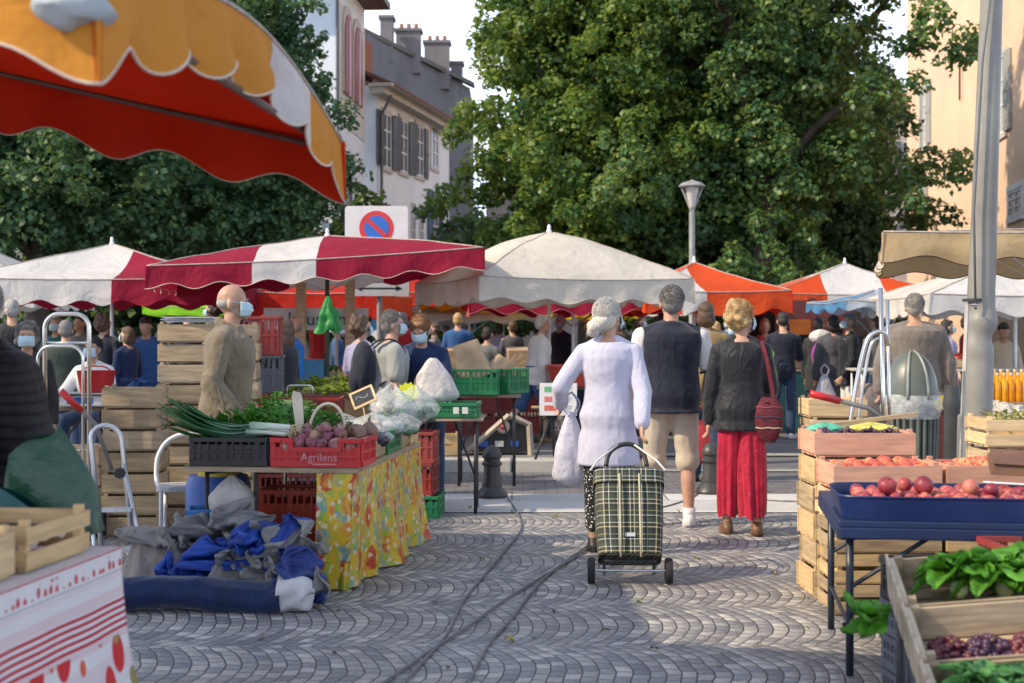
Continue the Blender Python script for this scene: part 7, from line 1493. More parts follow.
for k in range(2): 
    g = G(); g.box((0,0,0), (.045,.003,.05)); g.build('paper_tag', M('paper_white', (.66,.66,.62), .7, .05), None, loc=(X(456+9*k,10.87),10.87,.80), label=f'white paper tag on the {("left","right")[k]} half of the labelled green crate', cat='paper tag')
table('folding table under the big green crates by the low bollard', X(487,13.1),13.1,.62,.5,.83)
pcrate('big green crate of paper bags, left one on the folding table', (X(476,13),13.0,.835), -.08, (.44,.42,.23), greenp); pcrate('big green crate at the right end of the folding table', (X(508,13.1),13.15,.835), -.5, (.22,.4,.23), greenp)
kraft = M('kraft_paper', (.42,.30,.19), .8, .2, 6, .6, 12, .03)
def paperbag(label, loc, w_, h, rot):
    def fn(u, v):
        a = 2*PI*u; c, s = math.cos(a), math.sin(a); q = (abs(c)**4+abs(s)**4)**-.25; t = 1-.35*v; n_ = noise.noise(V((c*2,s*2,v*3+loc[0])))
        return V((w_/2*c*q*t*(1+.12*n_), w_*.3*s*q*(1-.75*v)*(1+.15*n_), h*v))
    return G().sheet(fn, 32, 12).build('paper_bag', kraft, None, loc=loc, rot=rot, smooth=True, label=label, cat='paper bag')
paperbag('upright kraft paper bag leaning in the big green crate', (X(476,13),13.0,.98), .34, .34, (0,rad(-18),.1)); paperbag('kraft paper bag lying right of the upright one', (X(497,13),13.05,1.0), .26, .18, (0,rad(30),.3))
# yellow star price card and white bag in hand
def star(label, loc, r, mat, rot):
    g = G(); pts = []
    for k in range(24): rr = r*(1 if k % 2 else .78); pts.append((rr*1.2*math.cos(2*PI*k/24), rr*math.sin(2*PI*k/24)))
    g.loft([[V((p[0],-.002,p[1])) for p in pts],[V((p[0],.002,p[1])) for p in pts]]); return g.build('price_card', mat, None, loc=loc, rot=rot, label=label, cat='price card')
fluo = M('fluo_yellow', (.80,.85,.02), .6, .05)
star('fluorescent yellow star card at the end of the vegetable table', (X(408,10.4),10.4,Z(392,10.4)), .075, fluo, (0,0,.1))
def sack(label, top, w_, h, mat, rz=0, seed=1, name='carrier_bag', dep=.5, loops=True, lean=(0,0)):
    root = empty(name, top, rz, label, 'bag')
    def fn(u, v):
        a = 2*PI*u; q = .12+.88*min(1, (v*1.25))**.75 if v < .86 else .12+.88*(1-(v-.86)/.14*.55)
        if v > .86: q = 1.0*(1-((v-.86)/.14)**2*.6)
        n_ = noise.noise(V((math.cos(a)*1.5,math.sin(a)*1.5,v*2.5+seed)))+.5*noise.noise(V((math.cos(a)*4,math.sin(a)*4,v*3+seed)))
        fold = 1+.10*math.sin(7*a+seed)*(1-v)
        return V((w_/2*q*fold*math.cos(a)*(1+.16*n_)+lean[0]*v, w_/2*dep*q*math.sin(a)*(1+.2*n_)+lean[1]*v, -h*v))
    G().sheet(fn, 48, 22).build('film', mat, root, smooth=True)
    if loops:
        for s in (-1, 1):
            for f in (-1, 1): G().tube(bez([(s*.02*w_*4,f*.02,-.03),(s*.05,f*.03,.06),(0,f*.015,.13)], 5), .009, 6, flat=.5).build('strap', mat, root, smooth=True)
    return root
poly = M('white_poly2', (.70,.66,.66), .4, .12, 8, .6, 14, .03, trans=.3)
sack('white bag being filled by the navy fleece woman', (X(432,11.1),11.22,Z(358,11.2)), .40, .36, poly, seed=3, dep=.45, loops=False)
# ------------------------------------------------------------------ left foreground and left back
def tarp_mat(name, c1, c2, sc=4.5, th=.5):
    m, nt, b = nmat(name); uv = uvco(nt); n = noise_t(nt, uv, sc, 2, .4, .8)
    c = mixc(nt, ramp(nt, n, [(th-.015, 0), (th+.015, 1)]), c1, c2); c = mixc(nt, .35, c, ramp(nt, noise_t(nt, uv, 30, 4), [(.3, .3), (.7, .7)]), 'OVERLAY'); L(nt, c, b.inputs['Base Color'])
    b.inputs['Roughness'].default_value = .36; bump(nt, b, noise_t(nt, uv, 26, 4, .6, 1.5), .6, .02); return m
def heap(name, label, loc, rx, ry, h, mat, seed, rz=0, cat='tarpaulin', rough=1.0, prof=None):
    """crumpled cloth dropped in a pile: ridged noise folds over a mound"""
    def fn(u, v):
        a = 2*PI*u; q = v; x, y = rx*q*math.cos(a), ry*q*math.sin(a)
        n1 = noise.noise(V((x*2.6, y*2.6, seed))); rg = lambda n: 2*math.exp(-(n/.22)**2)-1; xr, yr = x*math.cos(seed)-y*math.sin(seed)+.12*n1, x*math.sin(seed)+y*math.cos(seed)+.16*n1; n2 = rg(noise.noise(V((xr*2.4, yr*6.5, seed+4)))); n3 = rg(noise.noise(V((xr*9.5+n1, yr*3.2, seed+9)))); n4 = noise.noise(V((x*26, y*26, seed)))
        e = max(0, 1-q**2.6)
        edge = 1+.16*noise.noise(V((math.cos(a)*2.2, math.sin(a)*2.2, seed)))+.05*math.sin(a*11+seed)
        n5 = rg(noise.noise(V((x*15+n2*.4, y*15+n1, seed+2))))
        z = h*e*(.78+.40*n1)+rough*(.050*n2+.036*n3+.010*n5+.004*n4)*(1-q**5)
        if q > .999: z = 0
        o = rough*(.02*n3+.008*n5)*min(1, 4*(1-q))
        return V((x*edge+o, y*edge-o, max(.004, z)))
    return G().sheet(fn, 150, 60, 0, (5, 1.4)).build(name, mat, None, loc=loc, rz=rz, smooth=True, label=label, cat=cat)
tb_blue = tarp_mat('tarp_blue', (.008,.04,.28), (.015,.07,.42)); tb_grey = tarp_mat('tarp_silver', (.20,.20,.20), (.13,.135,.15)); tb_mix = tarp_mat('tarp_mixed', (.010,.035,.20), (.22,.22,.215), 1.3, .53)
tb_hem = tarp_mat('tarp_silver_blue', (.27,.27,.265), (.012,.05,.30), 1.1, .56)
heap('tarpaulin', 'silver and blue tarpaulin mound against the table legs', (X(268,7.6),7.62,0), .34, .20, .34, tb_grey, 3.3, rough=.5)
heap('tarpaulin', 'dark blue tarpaulin mound behind the navy roll', (X(212,7.52),7.54,0), .36, .20, .20, tb_blue, 8.1, rough=.5)
crumple(2, 'tarpaulin', 'crumpled silver and blue tarpaulin piled highest below the table front', (X(275,7.5),7.50,.20), .4, (1.0,.8,.85), tb_hem)
crumple(1, 'tarpaulin', 'bright blue crumpled tarpaulin beside the navy roll', (X(213,7.4),7.40,.10), rad(20), (.95,.62,.8), tb_blue)
crumple(1, 'tarpaulin', 'grey folded tarpaulin lying behind the bright blue one', (X(205,7.7),7.68,.12), rad(-15), (1.3,1.0,1.0), tb_grey)
crumple(1, 'tarpaulin', 'blue tarpaulin with grey hem slumped next to the yellow oilcloth', (X(292,7.32),7.34,.0), rad(160), (.85,1.0,1.05), tb_mix)
crumple(1, 'tarpaulin', 'low grey and blue tarpaulin flap just behind the white roll end', (X(262,7.36),7.36,.02), rad(200), (.7,.5,.75), tb_hem)
heap('printed_sack', 'slumped grey sack with violet and yellow print left of the tarpaulins', (X(163,7.75),7.70,0), .23, .20, .40, cloth('sack_print', (.30,.27,.25), .2, .7, .4, ((.09,.06,.22), 16, .36)), 2.2, .4, 'sack', .35)
crumple(2, 'grey_blanket', 'pale grey blanket thrown over the printed sack', (X(166,7.7),7.66,.22), rad(100), (.62,.75,.7), cloth('blanket', (.28,.27,.26), .2, .85, .5, ((.10,.07,.25), 14, .33)), 'blanket')
roll = empty('rolled_parasol', (X(117,7.12),7.14,.092), rad(-1), 'navy rolled parasol cover with a white end, lying in front of the tarpaulins', 'rolled parasol')
def rl(u, v):
    a = 2*PI*u; x = .83*v; r = .092*(1+.14*noise.noise(V((math.cos(a)*1.6,math.sin(a)*1.6,x*5)))+.07*noise.noise(V((math.cos(a)*4,math.sin(a)*4,x*14)))); return V((x, r*1.05*math.cos(a)+.03*math.sin(x*4), r*.88*math.sin(a)+.012*math.sin(x*7)-.012))
g = G(); g.sheet(rl, 28, 50); g.ell((0,0,0), (.03,.085,.083)); g.build('cover', cloth('navy_canvas', (.008,.02,.075), .3, .6, .6), roll, smooth=True)
g = G()
def ce(u, v):
    a = 2*PI*u; r = (.096-.012*v if v < .82 else .086*(1-((v-.82)/.18)**3*.97))*(1+.05*math.sin(5*a+v*4)+.16*noise.noise(V((math.cos(a)*2,math.sin(a)*2,v*3))))+.001; return V((.81+.16*v+.02*math.sin(3*a)*v, r*math.cos(a), r*.96*math.sin(a)))
g.sheet(ce, 28, 14); g.build('end_cap', cloth('white_canvas', (.55,.55,.58), .12, .7, .5), roll, smooth=True)
def tub(label, loc, r, h, mat, rz=0, name='bucket'):
    g = G(); g.lathe([(r*.8,0),(r,h),(r*1.07,h),(r*1.07,h-.02),(r*1.01,h-.025),(r*.97,h-.005),(r*.78,.015),(.001,.015)], n=26); return g.build(name, mat, None, loc=loc, rz=rz, smooth=True, angle=40, label=label, cat='bucket')
lbx = pcrate('light blue plastic box between the printed sack and the tarpaulins', (X(210,7.9),7.95,.0), .2, (.26,.24,.42), M('light_blue_plastic', (.03,.20,.52), .4))
# folding stool with arched back
stl = empty('folding_stool', (X(190,8.75),8.75,0), rad(12), 'folding step stool with a looped white tube back', 'stool')
G().tube(bez([(-.17,-.10,.44),(-.20,.0,.50),(-.19,.02,.64),(-.12,.03,.74),(0,.03,.77),(.09,.03,.70),(.13,.02,.55),(.15,.0,.45)], 6), .014, 10).build('back_loop', white, stl, smooth=True)
g = G(); g.loft([[V((.20*c,.13*s_,.43)) for c, s_ in [(max(-1,min(1,1.25*math.cos(t))), max(-1,min(1,1.25*math.sin(t)))) for t in [2*PI*k/24 for k in range(24)]]], [V((.20*c,.13*s_,.465)) for c, s_ in [(max(-1,min(1,1.25*math.cos(t))), max(-1,min(1,1.25*math.sin(t)))) for t in [2*PI*k/24 for k in range(24)]]]]); g.build('seat', M('grey_seat', (.45,.46,.48), .5), stl, bevel=.005)
for s in (-1,1):
    G().tube([(s*.17,-.11,.43),(s*.18,.14,0)], .011, 8).build('leg', white, stl, smooth=True); G().tube([(s*.15,.11,.43),(s*.15,-.16,0)], .011, 8).build('leg', white, stl, smooth=True)
# aluminium folding trolley frame
fr = empty('folding_ladder', (X(118,7.8),7.8,0), rad(8), 'folding aluminium step frame with black knob standing before the wooden crates', 'step frame')
a_ = [Rx(rad(-6)) @ (p+V((0,0,0))) for p in arch(.17,.88,.085,7)]
G().tube([V((p.x-.10*(p.z/.88),p.y+.12,p.z)) for p in [V((q.x,q.y,q.z)) for q in a_]], .0135, 8).build('front_frame', alu, fr, smooth=True)
for s in (-1,1): G().tube([(s*.10-.09,.16,.66),(s*.14+.06,-.17,0)], .012, 8).build('rear_leg', alu, fr, smooth=True)
for z in (.2,.42): g = G(); g.box((-.03,.05,z), (.20,.09,.02)); g.build('tread', alu, fr, bevel=.003)
g = G(); g.lathe([(.001,-.02),(.03,-.02),(.034,0),(.03,.02),(.001,.02)], (0,0,0), 8, 0, Rx(PI/2)); g.build('knob', black, fr, loc=(.0,.07,.62), smooth=True, angle=30)
# chrome hand truck with arched back, left
def hand_truck(label, loc, rz, w_, h, h2, tilt=0, grip=True):
    ht = empty('hand_truck', loc, rz, label, 'hand truck'); R = Rx(rad(tilt)); tf = lambda ps: [R @ V(p) for p in ps]
    G().tube(tf(arch(w_,h,w_*.32,8)), .016, 10).build('back_frame', chrome, ht, smooth=True)
    G().tube(tf([p+V((-.02,-.06,0)) for p in arch(w_*1.02,h2,w_*.3,8)]), .012, 8).build('front_hoop', chrome, ht, smooth=True)
    for z in (.25,.6,h2+.02): G().tube(tf([(-w_/2,0,z),(w_/2,0,z)]), .010, 8).build('crossbar', chrome, ht, smooth=True)
    g = G(); g.box((0,-.14,.02), (w_,.26,.012)); g.build('toe_plate', steel, ht, bevel=.003)
    for s in (-1,1):
        wl = G(); wl.lathe([(.05,-.022),(.095,-.025),(.105,0),(.095,.025),(.05,.022)], (s*(w_/2+.05),.06,.107), 20, 0, Ry(PI/2)); wh = wl.build('wheel', rubber, ht, smooth=True, angle=40)
        G().lathe([(.001,-.015),(.05,-.02),(.05,.02),(.001,.015)], (s*(w_/2+.05),.06,.107), 16, 0, Ry(PI/2)).build('rim', steel, wh, smooth=True, angle=30)
    return ht
hand_truck('chrome hand truck with double arched back by the woman with curly grey hair', (X(67,9.6),9.6,0), rad(-6), .31, Z(314,9.6), Z(346,9.6))
def lever(label, a, b, c, gripm):
    root = empty('lever_bar', a, 0, label, 'lever'); a = V(a); G().tube([V((0,0,0)), V(b)-a, V(c)-a], .014, 8).build('bar', M('bar_grey', (.20,.19,.19), .4), root, smooth=True); d = (V(b)-a).normalized(); G().tube([-d*.01, d*.17], .022, 10).build('grip', gripm, root, smooth=True); return root
lever('dark lever with a red grip leaning on the chrome hand truck at left', W(62,392,8.8), W(96,425,8.9), W(112,470,8.95), redp)
# crate stacks left
TOPL = stack((.40,.30,.135), 7, X(133,9.75), 9.85, 0, .06, 'weathered wooden crate in the low stack beside the aluminium frame', 'low stack of crates at left', [wood, wood2], 4, 1)
stack((.40,.30,.135), 10, X(186,10.3), 10.4, 0, .04, 'weathered wooden crate in the tall stack behind the stool', 'tall stack of crates at left', [wood, wood2], 7, 1)
stack((.40,.30,.135), 10, X(229,10.75), 10.9, 0, .1, 'wooden crate in the stack hidden behind the bald man', 'stack of crates behind the bald man', [wood2, wood], 9, 1)
g = G()
for k in range(5): g.box((random.uniform(-.02,.02),random.uniform(-.02,.02),.008*k+.004), (.36,.26,.006), Rz(random.uniform(-.1,.1)))
g.build('paper_sheets', M('paper_blueish', (.55,.58,.62), .7), None, loc=(X(188,10.3),10.36,10*.147), label='loose pale paper sheets on the tall crate stack', cat='paper')
stack((.40,.30,.135), 4, X(80,10.3), 10.3, 0, -.05, 'wooden crate in the low stack under the scale', 'crates under the scale', [wood2, wood], 12, 1)
# scale table
table('market table of the seated woman in white', X(92,11.4), 11.6, 1.15, .6, .80, top=wood2)
sc_ = empty('market_scale', (X(84,11.3),11.3,.82), .05, 'blue and white market scale in front of the seated woman', 'scale'); g = G(); g.box((0,0,.04), (.42,.26,.08), taper=(.94,.9)); g.build('body', white, sc_, bevel=.008); g = G(); g.box((0,-.128,.04), (.2,.004,.05)); g.build('panel', bluep, sc_); g = G(); g.box((0,0,.095), (.46,.3,.012)); g.build('tray', steel, sc_, bevel=.003)
def bk(u, v):
    a = 2*PI*u; c, s = math.cos(a), math.sin(a); q = (abs(c)**6+abs(s)**6)**(-1/6); t = .8+.2*v; return V((.14*c*q*t,.10*s*q*t,.17*v))
g = G(); g.sheet(bk, 40, 6); g.box((0,0,.004), (.2,.14,.006)); rb = g.build('basket', redp, None, loc=(X(97,11.3),11.28,.925), smooth=True, angle=50, label='bright red plastic basket standing on the market scale', cat='basket'); G().tube(bez([(-.12,0,.165),(-.06,0,.20),(.06,0,.20),(.12,0,.165)], 4), .006, 6).build('carry_bar', redp, rb, smooth=True)
def crown(u, v):
    a = PI*u-PI/2; z = .07*v*(1 if v < .6 else 1+.35*abs(math.sin(u*9*PI))*(v-.6)/.4); return V((.13*math.sin(a), -.05*math.cos(a), z))
G().sheet(crown, 90, 6).build('price_card', fluo, None, loc=(X(145,11.2),11.2,Z(404,11.2)), smooth=True, label='fluorescent zigzag topped card on the low crate stack', cat='price card')
g = G(); g.box((0,0,.03), (.3,.22,.06)); g.build('cardboard_tray', kraft, None, loc=(X(122,11.3),11.4,.81), label='flat brown cardboard tray beside the scale', cat='tray', bevel=.004)
heap('blue_cloth', 'dark blue cloth bundled on the table behind the fluorescent card', (X(146,12),12.0,.80), .3, .2, .22, cloth('blue_bundle', (.02,.06,.18)), 4.4, cat='cloth', rough=.5)
table('low table behind the tall stack of crates', X(150,12), 12.1, .9, .5, .79)
# foreground table with striped cloth
def stripe_cloth():
    m, nt, b = nmat('striped_tablecloth'); uv = uvco(nt); s = nt.nodes.new('ShaderNodeSeparateXYZ'); L(nt, uv, s.inputs[0]); v = s.outputs[1]; u = s.outputs[0]
    c = ramp(nt, noise_t(nt, uv, 3, 4), [(.3, (.62,.60,.62)), (.7, (.70,.68,.69))])
    def band(lo, hi): return mth(nt, 'MULTIPLY', mth(nt, 'GREATER_THAN', v, lo), mth(nt, 'LESS_THAN', v, hi))
    for lo, hi, k in ((.115,.145,.30),(.235,.262,.35),(.30,.36,.22),(.07,.085,.2)): c = mixc(nt, mth(nt, 'MULTIPLY', band(lo, hi), k), c, (.60,.25,.28))
    for i in range(5): c = mixc(nt, band(.15+.0195*i, .1597+.0195*i), c, (.46,.008,.035))
    c = mixc(nt, band(.064,.067), c, (.28,.28,.30)); c = mixc(nt, band(.0005,.005), c, (.45,.03,.05))
    mp = nt.nodes.new('ShaderNodeMapping'); mp.inputs['Scale'].default_value = (1,.7,1); mp.inputs['Location'].default_value = (0,.012,0); L(nt, uv, mp.inputs[0])
    vo = N(nt, 'ShaderNodeTexVoronoi', _Scale=26, _Randomness=.55); vo.voronoi_dimensions = '2D'; L(nt, mp.outputs[0], vo.inputs['Vector'])
    c = mixc(nt, mth(nt, 'MULTIPLY', ramp(nt, vo.outputs['Distance'], [(.24, 1), (.30, 0)]), band(.015,.055)), c, (.50,.05,.05))
    mp2 = nt.nodes.new('ShaderNodeMapping'); mp2.inputs['Scale'].default_value = (1.1,.85,1); L(nt, uv, mp2.inputs[0])
    for sc, th, cc, off in ((5.2,.24,(.55,.02,.025),0),(6.5,.16,(.30,.24,.07),3.3),(7,.13,(.62,.12,.05),7.1)):
        mp3 = nt.nodes.new('ShaderNodeMapping'); mp3.inputs['Location'].default_value = (off,off*.3,0); mp3.inputs['Scale'].default_value = (1.15,.8,1); L(nt, uv, mp3.inputs[0])
        vo = N(nt, 'ShaderNodeTexVoronoi', _Scale=sc, _Randomness=.9); vo.voronoi_dimensions = '2D'; L(nt, mp3.outputs[0], vo.inputs['Vector'])
        c = mixc(nt, mth(nt, 'MULTIPLY', ramp(nt, vo.outputs['Distance'], [(th-.01, 1), (th+.015, 0)]), band(.25,.62)), c, cc)
    L(nt, c, b.inputs['Base Color']); b.inputs['Roughness'].default_value = .8; bump(nt, b, mth(nt, 'ADD', noise_t(nt, scaled(nt, uv, (1,.35,1)), 7, 3, .5, .8), mth(nt, 'MULTIPLY', noise_t(nt, uv, 200, 2), .04)), .4, .03); return m
FA, FB = V((-1.40,2.5,.75)), V((-1.185,4.28,.75)); fd = (FB-FA).normalized(); fo = V((fd.y,-fd.x,0)); fl_ = (FB-FA).length
def fc(u, v):
    s = u*2.35; fold = v*(.016*math.sin(s*9)+.008*math.sin(s*21+1)+.01*noise.noise(V((s*5,v*3,1))))
    if s <= fl_: p = FA+fd*s+fo*(.01+.10*v*v+fold); out = .0; p += fd*(.10*v*v if s > fl_-.3 else 0)*((s-fl_+.3)/.3 if s > fl_-.3 else 0)
    else:
        t = s-fl_; p = FB-fo*t+fo*(.01+(.12*v*v+fold)*max(0, 1-t/.25))+fd*(.01+.11*v*v+.03*v*math.sin(t*16))
    return p+V((0,0,.004-.74*v))
g = G(); g.sheet(fc, 140, 26, 0, (2.35,.74)); g.sheet(lambda u, v: FA.lerp(FB, v)-fo*(.9*(1-u))+fo*.01+V((0,0,.004)), 6, 12, 0, (.0,.0))
g.build('tablecloth', stripe_cloth(), None, smooth=True, label='white tablecloth with red stripes and cherries at the lower left corner', cat='tablecloth')
FC_ = FA.lerp(FB,.5)-fo*.46; ft = empty('trestle_table', (FC_.x,FC_.y,0), math.atan2(fd.y,fd.x)-PI/2, 'table hidden beneath the red striped cloth at lower left', 'table'); g = G(); g.box((0,0,.733), (.9,fl_-.02,.03)); g.build('table_top', wood2, ft)
for sx in (-1,1):
    for sy in (-1,1): G().tube([(sx*.4,sy*.8,0),(sx*.4,sy*.8,.72)], .015, 8).build('leg', dark, ft, smooth=True)
def ontab(s, o, z=0): return FA+fd*s-fo*o+V((0,0,.006+z))
arot = math.atan2(fd.y, fd.x)
for k, (s, o, lb) in enumerate(((1.48,.20,'slatted wooden crate with an open top on the striped cloth, farther one'),(1.03,.21,'slatted wooden crate on the striped cloth, nearer one at the edge of the photo'))):
    c = wcrate(lb, ontab(s,o), arot, (.40,.32,.125), woodb, 2 if k == 0 else 1)
    G().sheet(lambda u, v: V(((u-.5)*.3,(v-.5)*.22,.06+.03*noise.noise(V((u*5,v*5,k))))), 14, 10).build('paper_lining', M('paper_white', (.6,.6,.6)), None, loc=ontab(s,o), rz=arot, smooth=True, label='crumpled white paper in the '+('farther' if k == 0 else 'nearer')+' crate on the striped cloth', cat='paper')
# green shopping bags by the puffer jacket
grm = M('green_bag', (.008,.065,.032), .32, .3, 3, .5, 7, .03)
def tote(name, label, corners_top, corners_bot, mat, dep, loc=(0,0,0)):
    """soft bag from front-face corners (left,right) with depth backwards and sagging faces"""
    (tl, tr_), (bl_, br) = [[V(p) for p in q] for q in (corners_top, corners_bot)]
    root = empty(name, ((bl_+br)/2), 0, label, 'bag'); O = (bl_+br)/2
    def fn(u, v):
        s = u*4; t = tl.lerp(tr_, .5); 
        def face(a, vv): 
            p = tl.lerp(tr_, a).lerp(bl_.lerp(br, a), vv); return p
        d = V((0,dep*(.35+.65*v),0))
        if s < 1: p = face(s, v)
        elif s < 2: p = face(1, v)+d*(s-1)
        elif s < 3: p = face(3-s, v)+d
        else: p = face(0, v)+d*(4-s)
        b_ = .03*math.sin(PI*(s % 1))*math.sin(PI*v)
        out = V((0,-b_,0)) if s < 1 else V((b_,0,0)) if s < 2 else V((0,b_,0)) if s < 3 else V((-b_,0,0))
        return p+out+V((0,0,0))+V((1,.6,0))*.018*noise.noise(p*5)+V((0,0,.012*math.sin(u*22)*(1-v)))-O
    g = G(); g.sheet(fn, 80, 20); g.add([bl_-O, br-O, br+V((0,dep,0))-O, bl_+V((0,dep,0))-O], [(0,1,2,3)]); g.build('fabric', mat, root, smooth=True)
    return root
def P3(px, py, d): return W(px, py, d)
tg = tote('shopping_bag', 'large dark green shopping bag hanging beside the black puffer jacket', (P3(8,455,4.42), P3(58,428,4.5)), (P3(4,560,4.42), P3(99,533,4.5)), grm, .10)
tote('shopping_bag', 'small teal shopping bag in front of the large green one', (P3(-20,482,4.25), P3(48,512,4.3)), (P3(-20,556,4.25), P3(38,548,4.3)), M('teal_bag', (.008,.085,.085), .4, .25, 4, .4, 9, .02), .1)

# ------------------------------------------------------------------ the plaid trolley, bags carried by the walkers
def plaid():
    m, nt, b = nmat('green_plaid'); s = nt.nodes.new('ShaderNodeSeparateXYZ'); L(nt, uvco(nt), s.inputs[0])
    h = s.outputs[0]; v = s.outputs[1]
    def stripes(c, per, off): 
        f = mth(nt, 'FRACT', mth(nt, 'ADD', mth(nt, 'DIVIDE', c, per), off))
        return ramp(nt, f, [(0,(.006,.009,.011)),(.16,(.55,.50,.30)),(.205,(.008,.014,.014)),(.34,(.75,.75,.70)),(.37,(.03,.05,.025)),(.56,(.004,.006,.008)),(.66,(.70,.70,.66)),(.69,(.008,.016,.014)),(.86,(.40,.38,.2)),(.89,(.012,.026,.016))], 'CONSTANT')
    c = mixc(nt, .5, stripes(h, .135, .17), stripes(v, .15, .1)); L(nt, mixc(nt, 1, c, (1.0,1.0,1.0), 'MULTIPLY'), b.inputs['Base Color']); b.inputs['Roughness'].default_value = .6
    bump(nt, b, mth(nt, 'ADD', noise_t(nt, objco(nt), 9, 3), mth(nt, 'MULTIPLY', noise_t(nt, objco(nt), 220, 2), .08)), .35, .03); return m
pm_ = plaid(); tl_ = empty('shopping_trolley', (X(630,7.9),7.9,0), rad(-2), 'dark green and cream plaid shopping trolley pulled by the woman in the pale cardigan', 'shopping trolley')
til = Rx(rad(-27)); tp_ = lambda p: (til @ V(p))+V((0,.0,.09))
def bagf(u, v):  # rounded box, v up
    a = 2*PI*u; c, s = math.cos(a), math.sin(a); q = (abs(c)**7+abs(s)**7)**(-1/7); w_ = .176+.014*v; d_ = .115+.02*v
    bl = 1+.035*math.sin(PI*v)*(1+.4*noise.noise(V((c*2,s*2,v*3)))); return tp_((w_*c*q*bl, d_*s*q*bl-.0, .05+.47*v))
def cap_(ring_v, z): return [bagf(k/48, ring_v) for k in range(48)]
g = G(); g.sheet(bagf, 48, 16, 0, (1.26,.52)); r0 = cap_(0,0); g.add(r0, [tuple(range(48))[::-1]]); g.build('bag', pm_, tl_, smooth=True, angle=60)
def lid(u, v):
    a = 2*PI*u; c, s = math.cos(a), math.sin(a); q = (abs(c)**7+abs(s)**7)**(-1/7)
    if v < .45: k = v/.45; return tp_((.200*c*q, .146*s*q, .455+.085*k))
    k = (v-.45)/.55; e = 1-k; return tp_((.200*c*q*e, .146*s*q*e, .54+.03*math.sin(PI/2*k)))
g = G(); g.sheet(lid, 48, 14, 0, (1.35,.22)); g.build('flap', pm_, tl_, smooth=True, angle=60)
g = G(); g.box((0,0,0), (.055,.003,.022)); g.build('label_patch', M('patch', (.45,.50,.55)), tl_, loc=tp_((.0,-.128,.15)), rot=(rad(-27),0,0))
for s in (-1,1):
    G().tube([tp_((s*.055,-.135,.02)),tp_((s*.055,-.150,.16)),tp_((s*.055,-.158,.40)),tp_((s*.055,-.15,.50))], .006, 6).build('strap', M('strap_cream', (.50,.46,.32), .6), tl_, smooth=True)
    wl = G(); wl.lathe([(.035,-.018),(.068,-.02),(.074,0),(.068,.02),(.035,.018)], (s*.215,.0,.075), 24, 0, Ry(PI/2)); wh = wl.build('wheel', rubber, tl_, smooth=True, angle=40)
    G().lathe([(.001,-.013),(.035,-.017),(.035,.017),(.001,.013)], (s*.215,0,.075), 16, 0, Ry(PI/2)).build('rim', M('wheel_hub', (.30,.24,.20), .5), wh, smooth=True, angle=30)
    G().tube([tp_((s*.14,.125,.0)),tp_((s*.14,.135,.58)),tp_((s*.12,.14,.66))], .009, 8).build('rail', steel, tl_, smooth=True)
    G().tube([tp_((s*.215,-.02,.57)),tp_((s*.17,.05,.66)),tp_((s*.05,.13,.79))], .006, 6).build('cord', M('cord_white', (.65,.64,.62), .5), tl_, smooth=True)
G().tube([(-.215,0,.075),(.215,0,.075)], .008, 8).build('axle', steel, tl_)
g = G(); g.tube([tp_((-.14,.12,.03)),tp_((-.14,-.06,.02)),tp_((.14,-.06,.02)),tp_((.14,.12,.03))], .008, 6); g.build('foot_frame', dark, tl_)
hx = .055
G().tube(bez([tp_((-.12,.14,.66)),tp_((-.10,.14,.74)),tp_((-.045,.145,.79)),tp_((.03,.145,.80)),tp_((.095,.14,.75)),tp_((.12,.14,.66))], 5), .014, 10).build('grip', black, tl_, smooth=True)
# white bag on her forearm
sack('white plastic bag hanging from the arm of the woman in the pale cardigan', (X(571,9.1),9.12,Z(412,9.1)), .255, .47, M('poly_lavender', (.72,.71,.80), .4, .1, 8, .7, 12, .03, trans=.35), rz=.2, seed=6, dep=.55)
# red woven shoulder bag
wov = M('woven_red', (.11,.01,.022), .8, .6, 26, .4, 40, .01, stretch=(1,1,3)); rb_ = empty('shoulder_bag', (X(768,9.75),9.72,Z(442,9.75)), rad(-15), 'woven dark red shoulder bag of the blond woman', 'bag')
def sb_(u, v):
    a = 2*PI*u; c, s = math.cos(a), math.sin(a); q = (abs(c)**3+abs(s)**3)**(-1/3); w_ = .5+.5*math.sin(PI*min(1,.18+v*.55))*1.05; b_ = math.sin(PI*min(1, .08+.84*(1-v)))**.4
    return V((.095*c*q*w_*b_, .055*s*q*b_*w_, .31*v+.012*noise.noise(V((c*2,s*2,v*4)))))
g = G(); g.sheet(sb_, 36, 16); g.build('pouch', wov, rb_, smooth=True)
for k in range(3):
    g = G()
    zz = .10+.07*k; g.tube([V(sb_(j/24,zz/.31)) for j in range(24)], .006, 5, closed=True); g.build('woven_band', M(('band_cream','band_navy','band_rose')[k], ((.45,.33,.25),(.03,.03,.08),(.28,.05,.08))[k], .8), rb_, smooth=True)
M_ = Matrix.Translation(rb_.location) @ Matrix.Rotation(rad(-15),4,'Z'); inv = M_.inverted(); shp = i3['M'] @ (i3['U']((.135,-.02,.50))); bk_ = i3['M'] @ (i3['U']((.185,-.125,.32))); bk2 = i3['M'] @ (i3['U']((.225,-.12,.05))); frn = i3['M'] @ (i3['U']((.17,.13,.3))); fr2 = i3['M'] @ (i3['U']((.24,.12,.0)))
G().tube(bez([inv @ p for p in (rb_.location+V((-.03,-.04,.28)), bk2, bk_, i3['M'] @ i3['U']((.15,-.085,.46)), i3['M'] @ i3['U']((.14,0,.515)), i3['M'] @ i3['U']((.155,.09,.45)), frn, fr2, rb_.location+V((.03,.06,.28)))], 5), .022, 8, flat=.25).build('strap', wov, rb_, smooth=True)
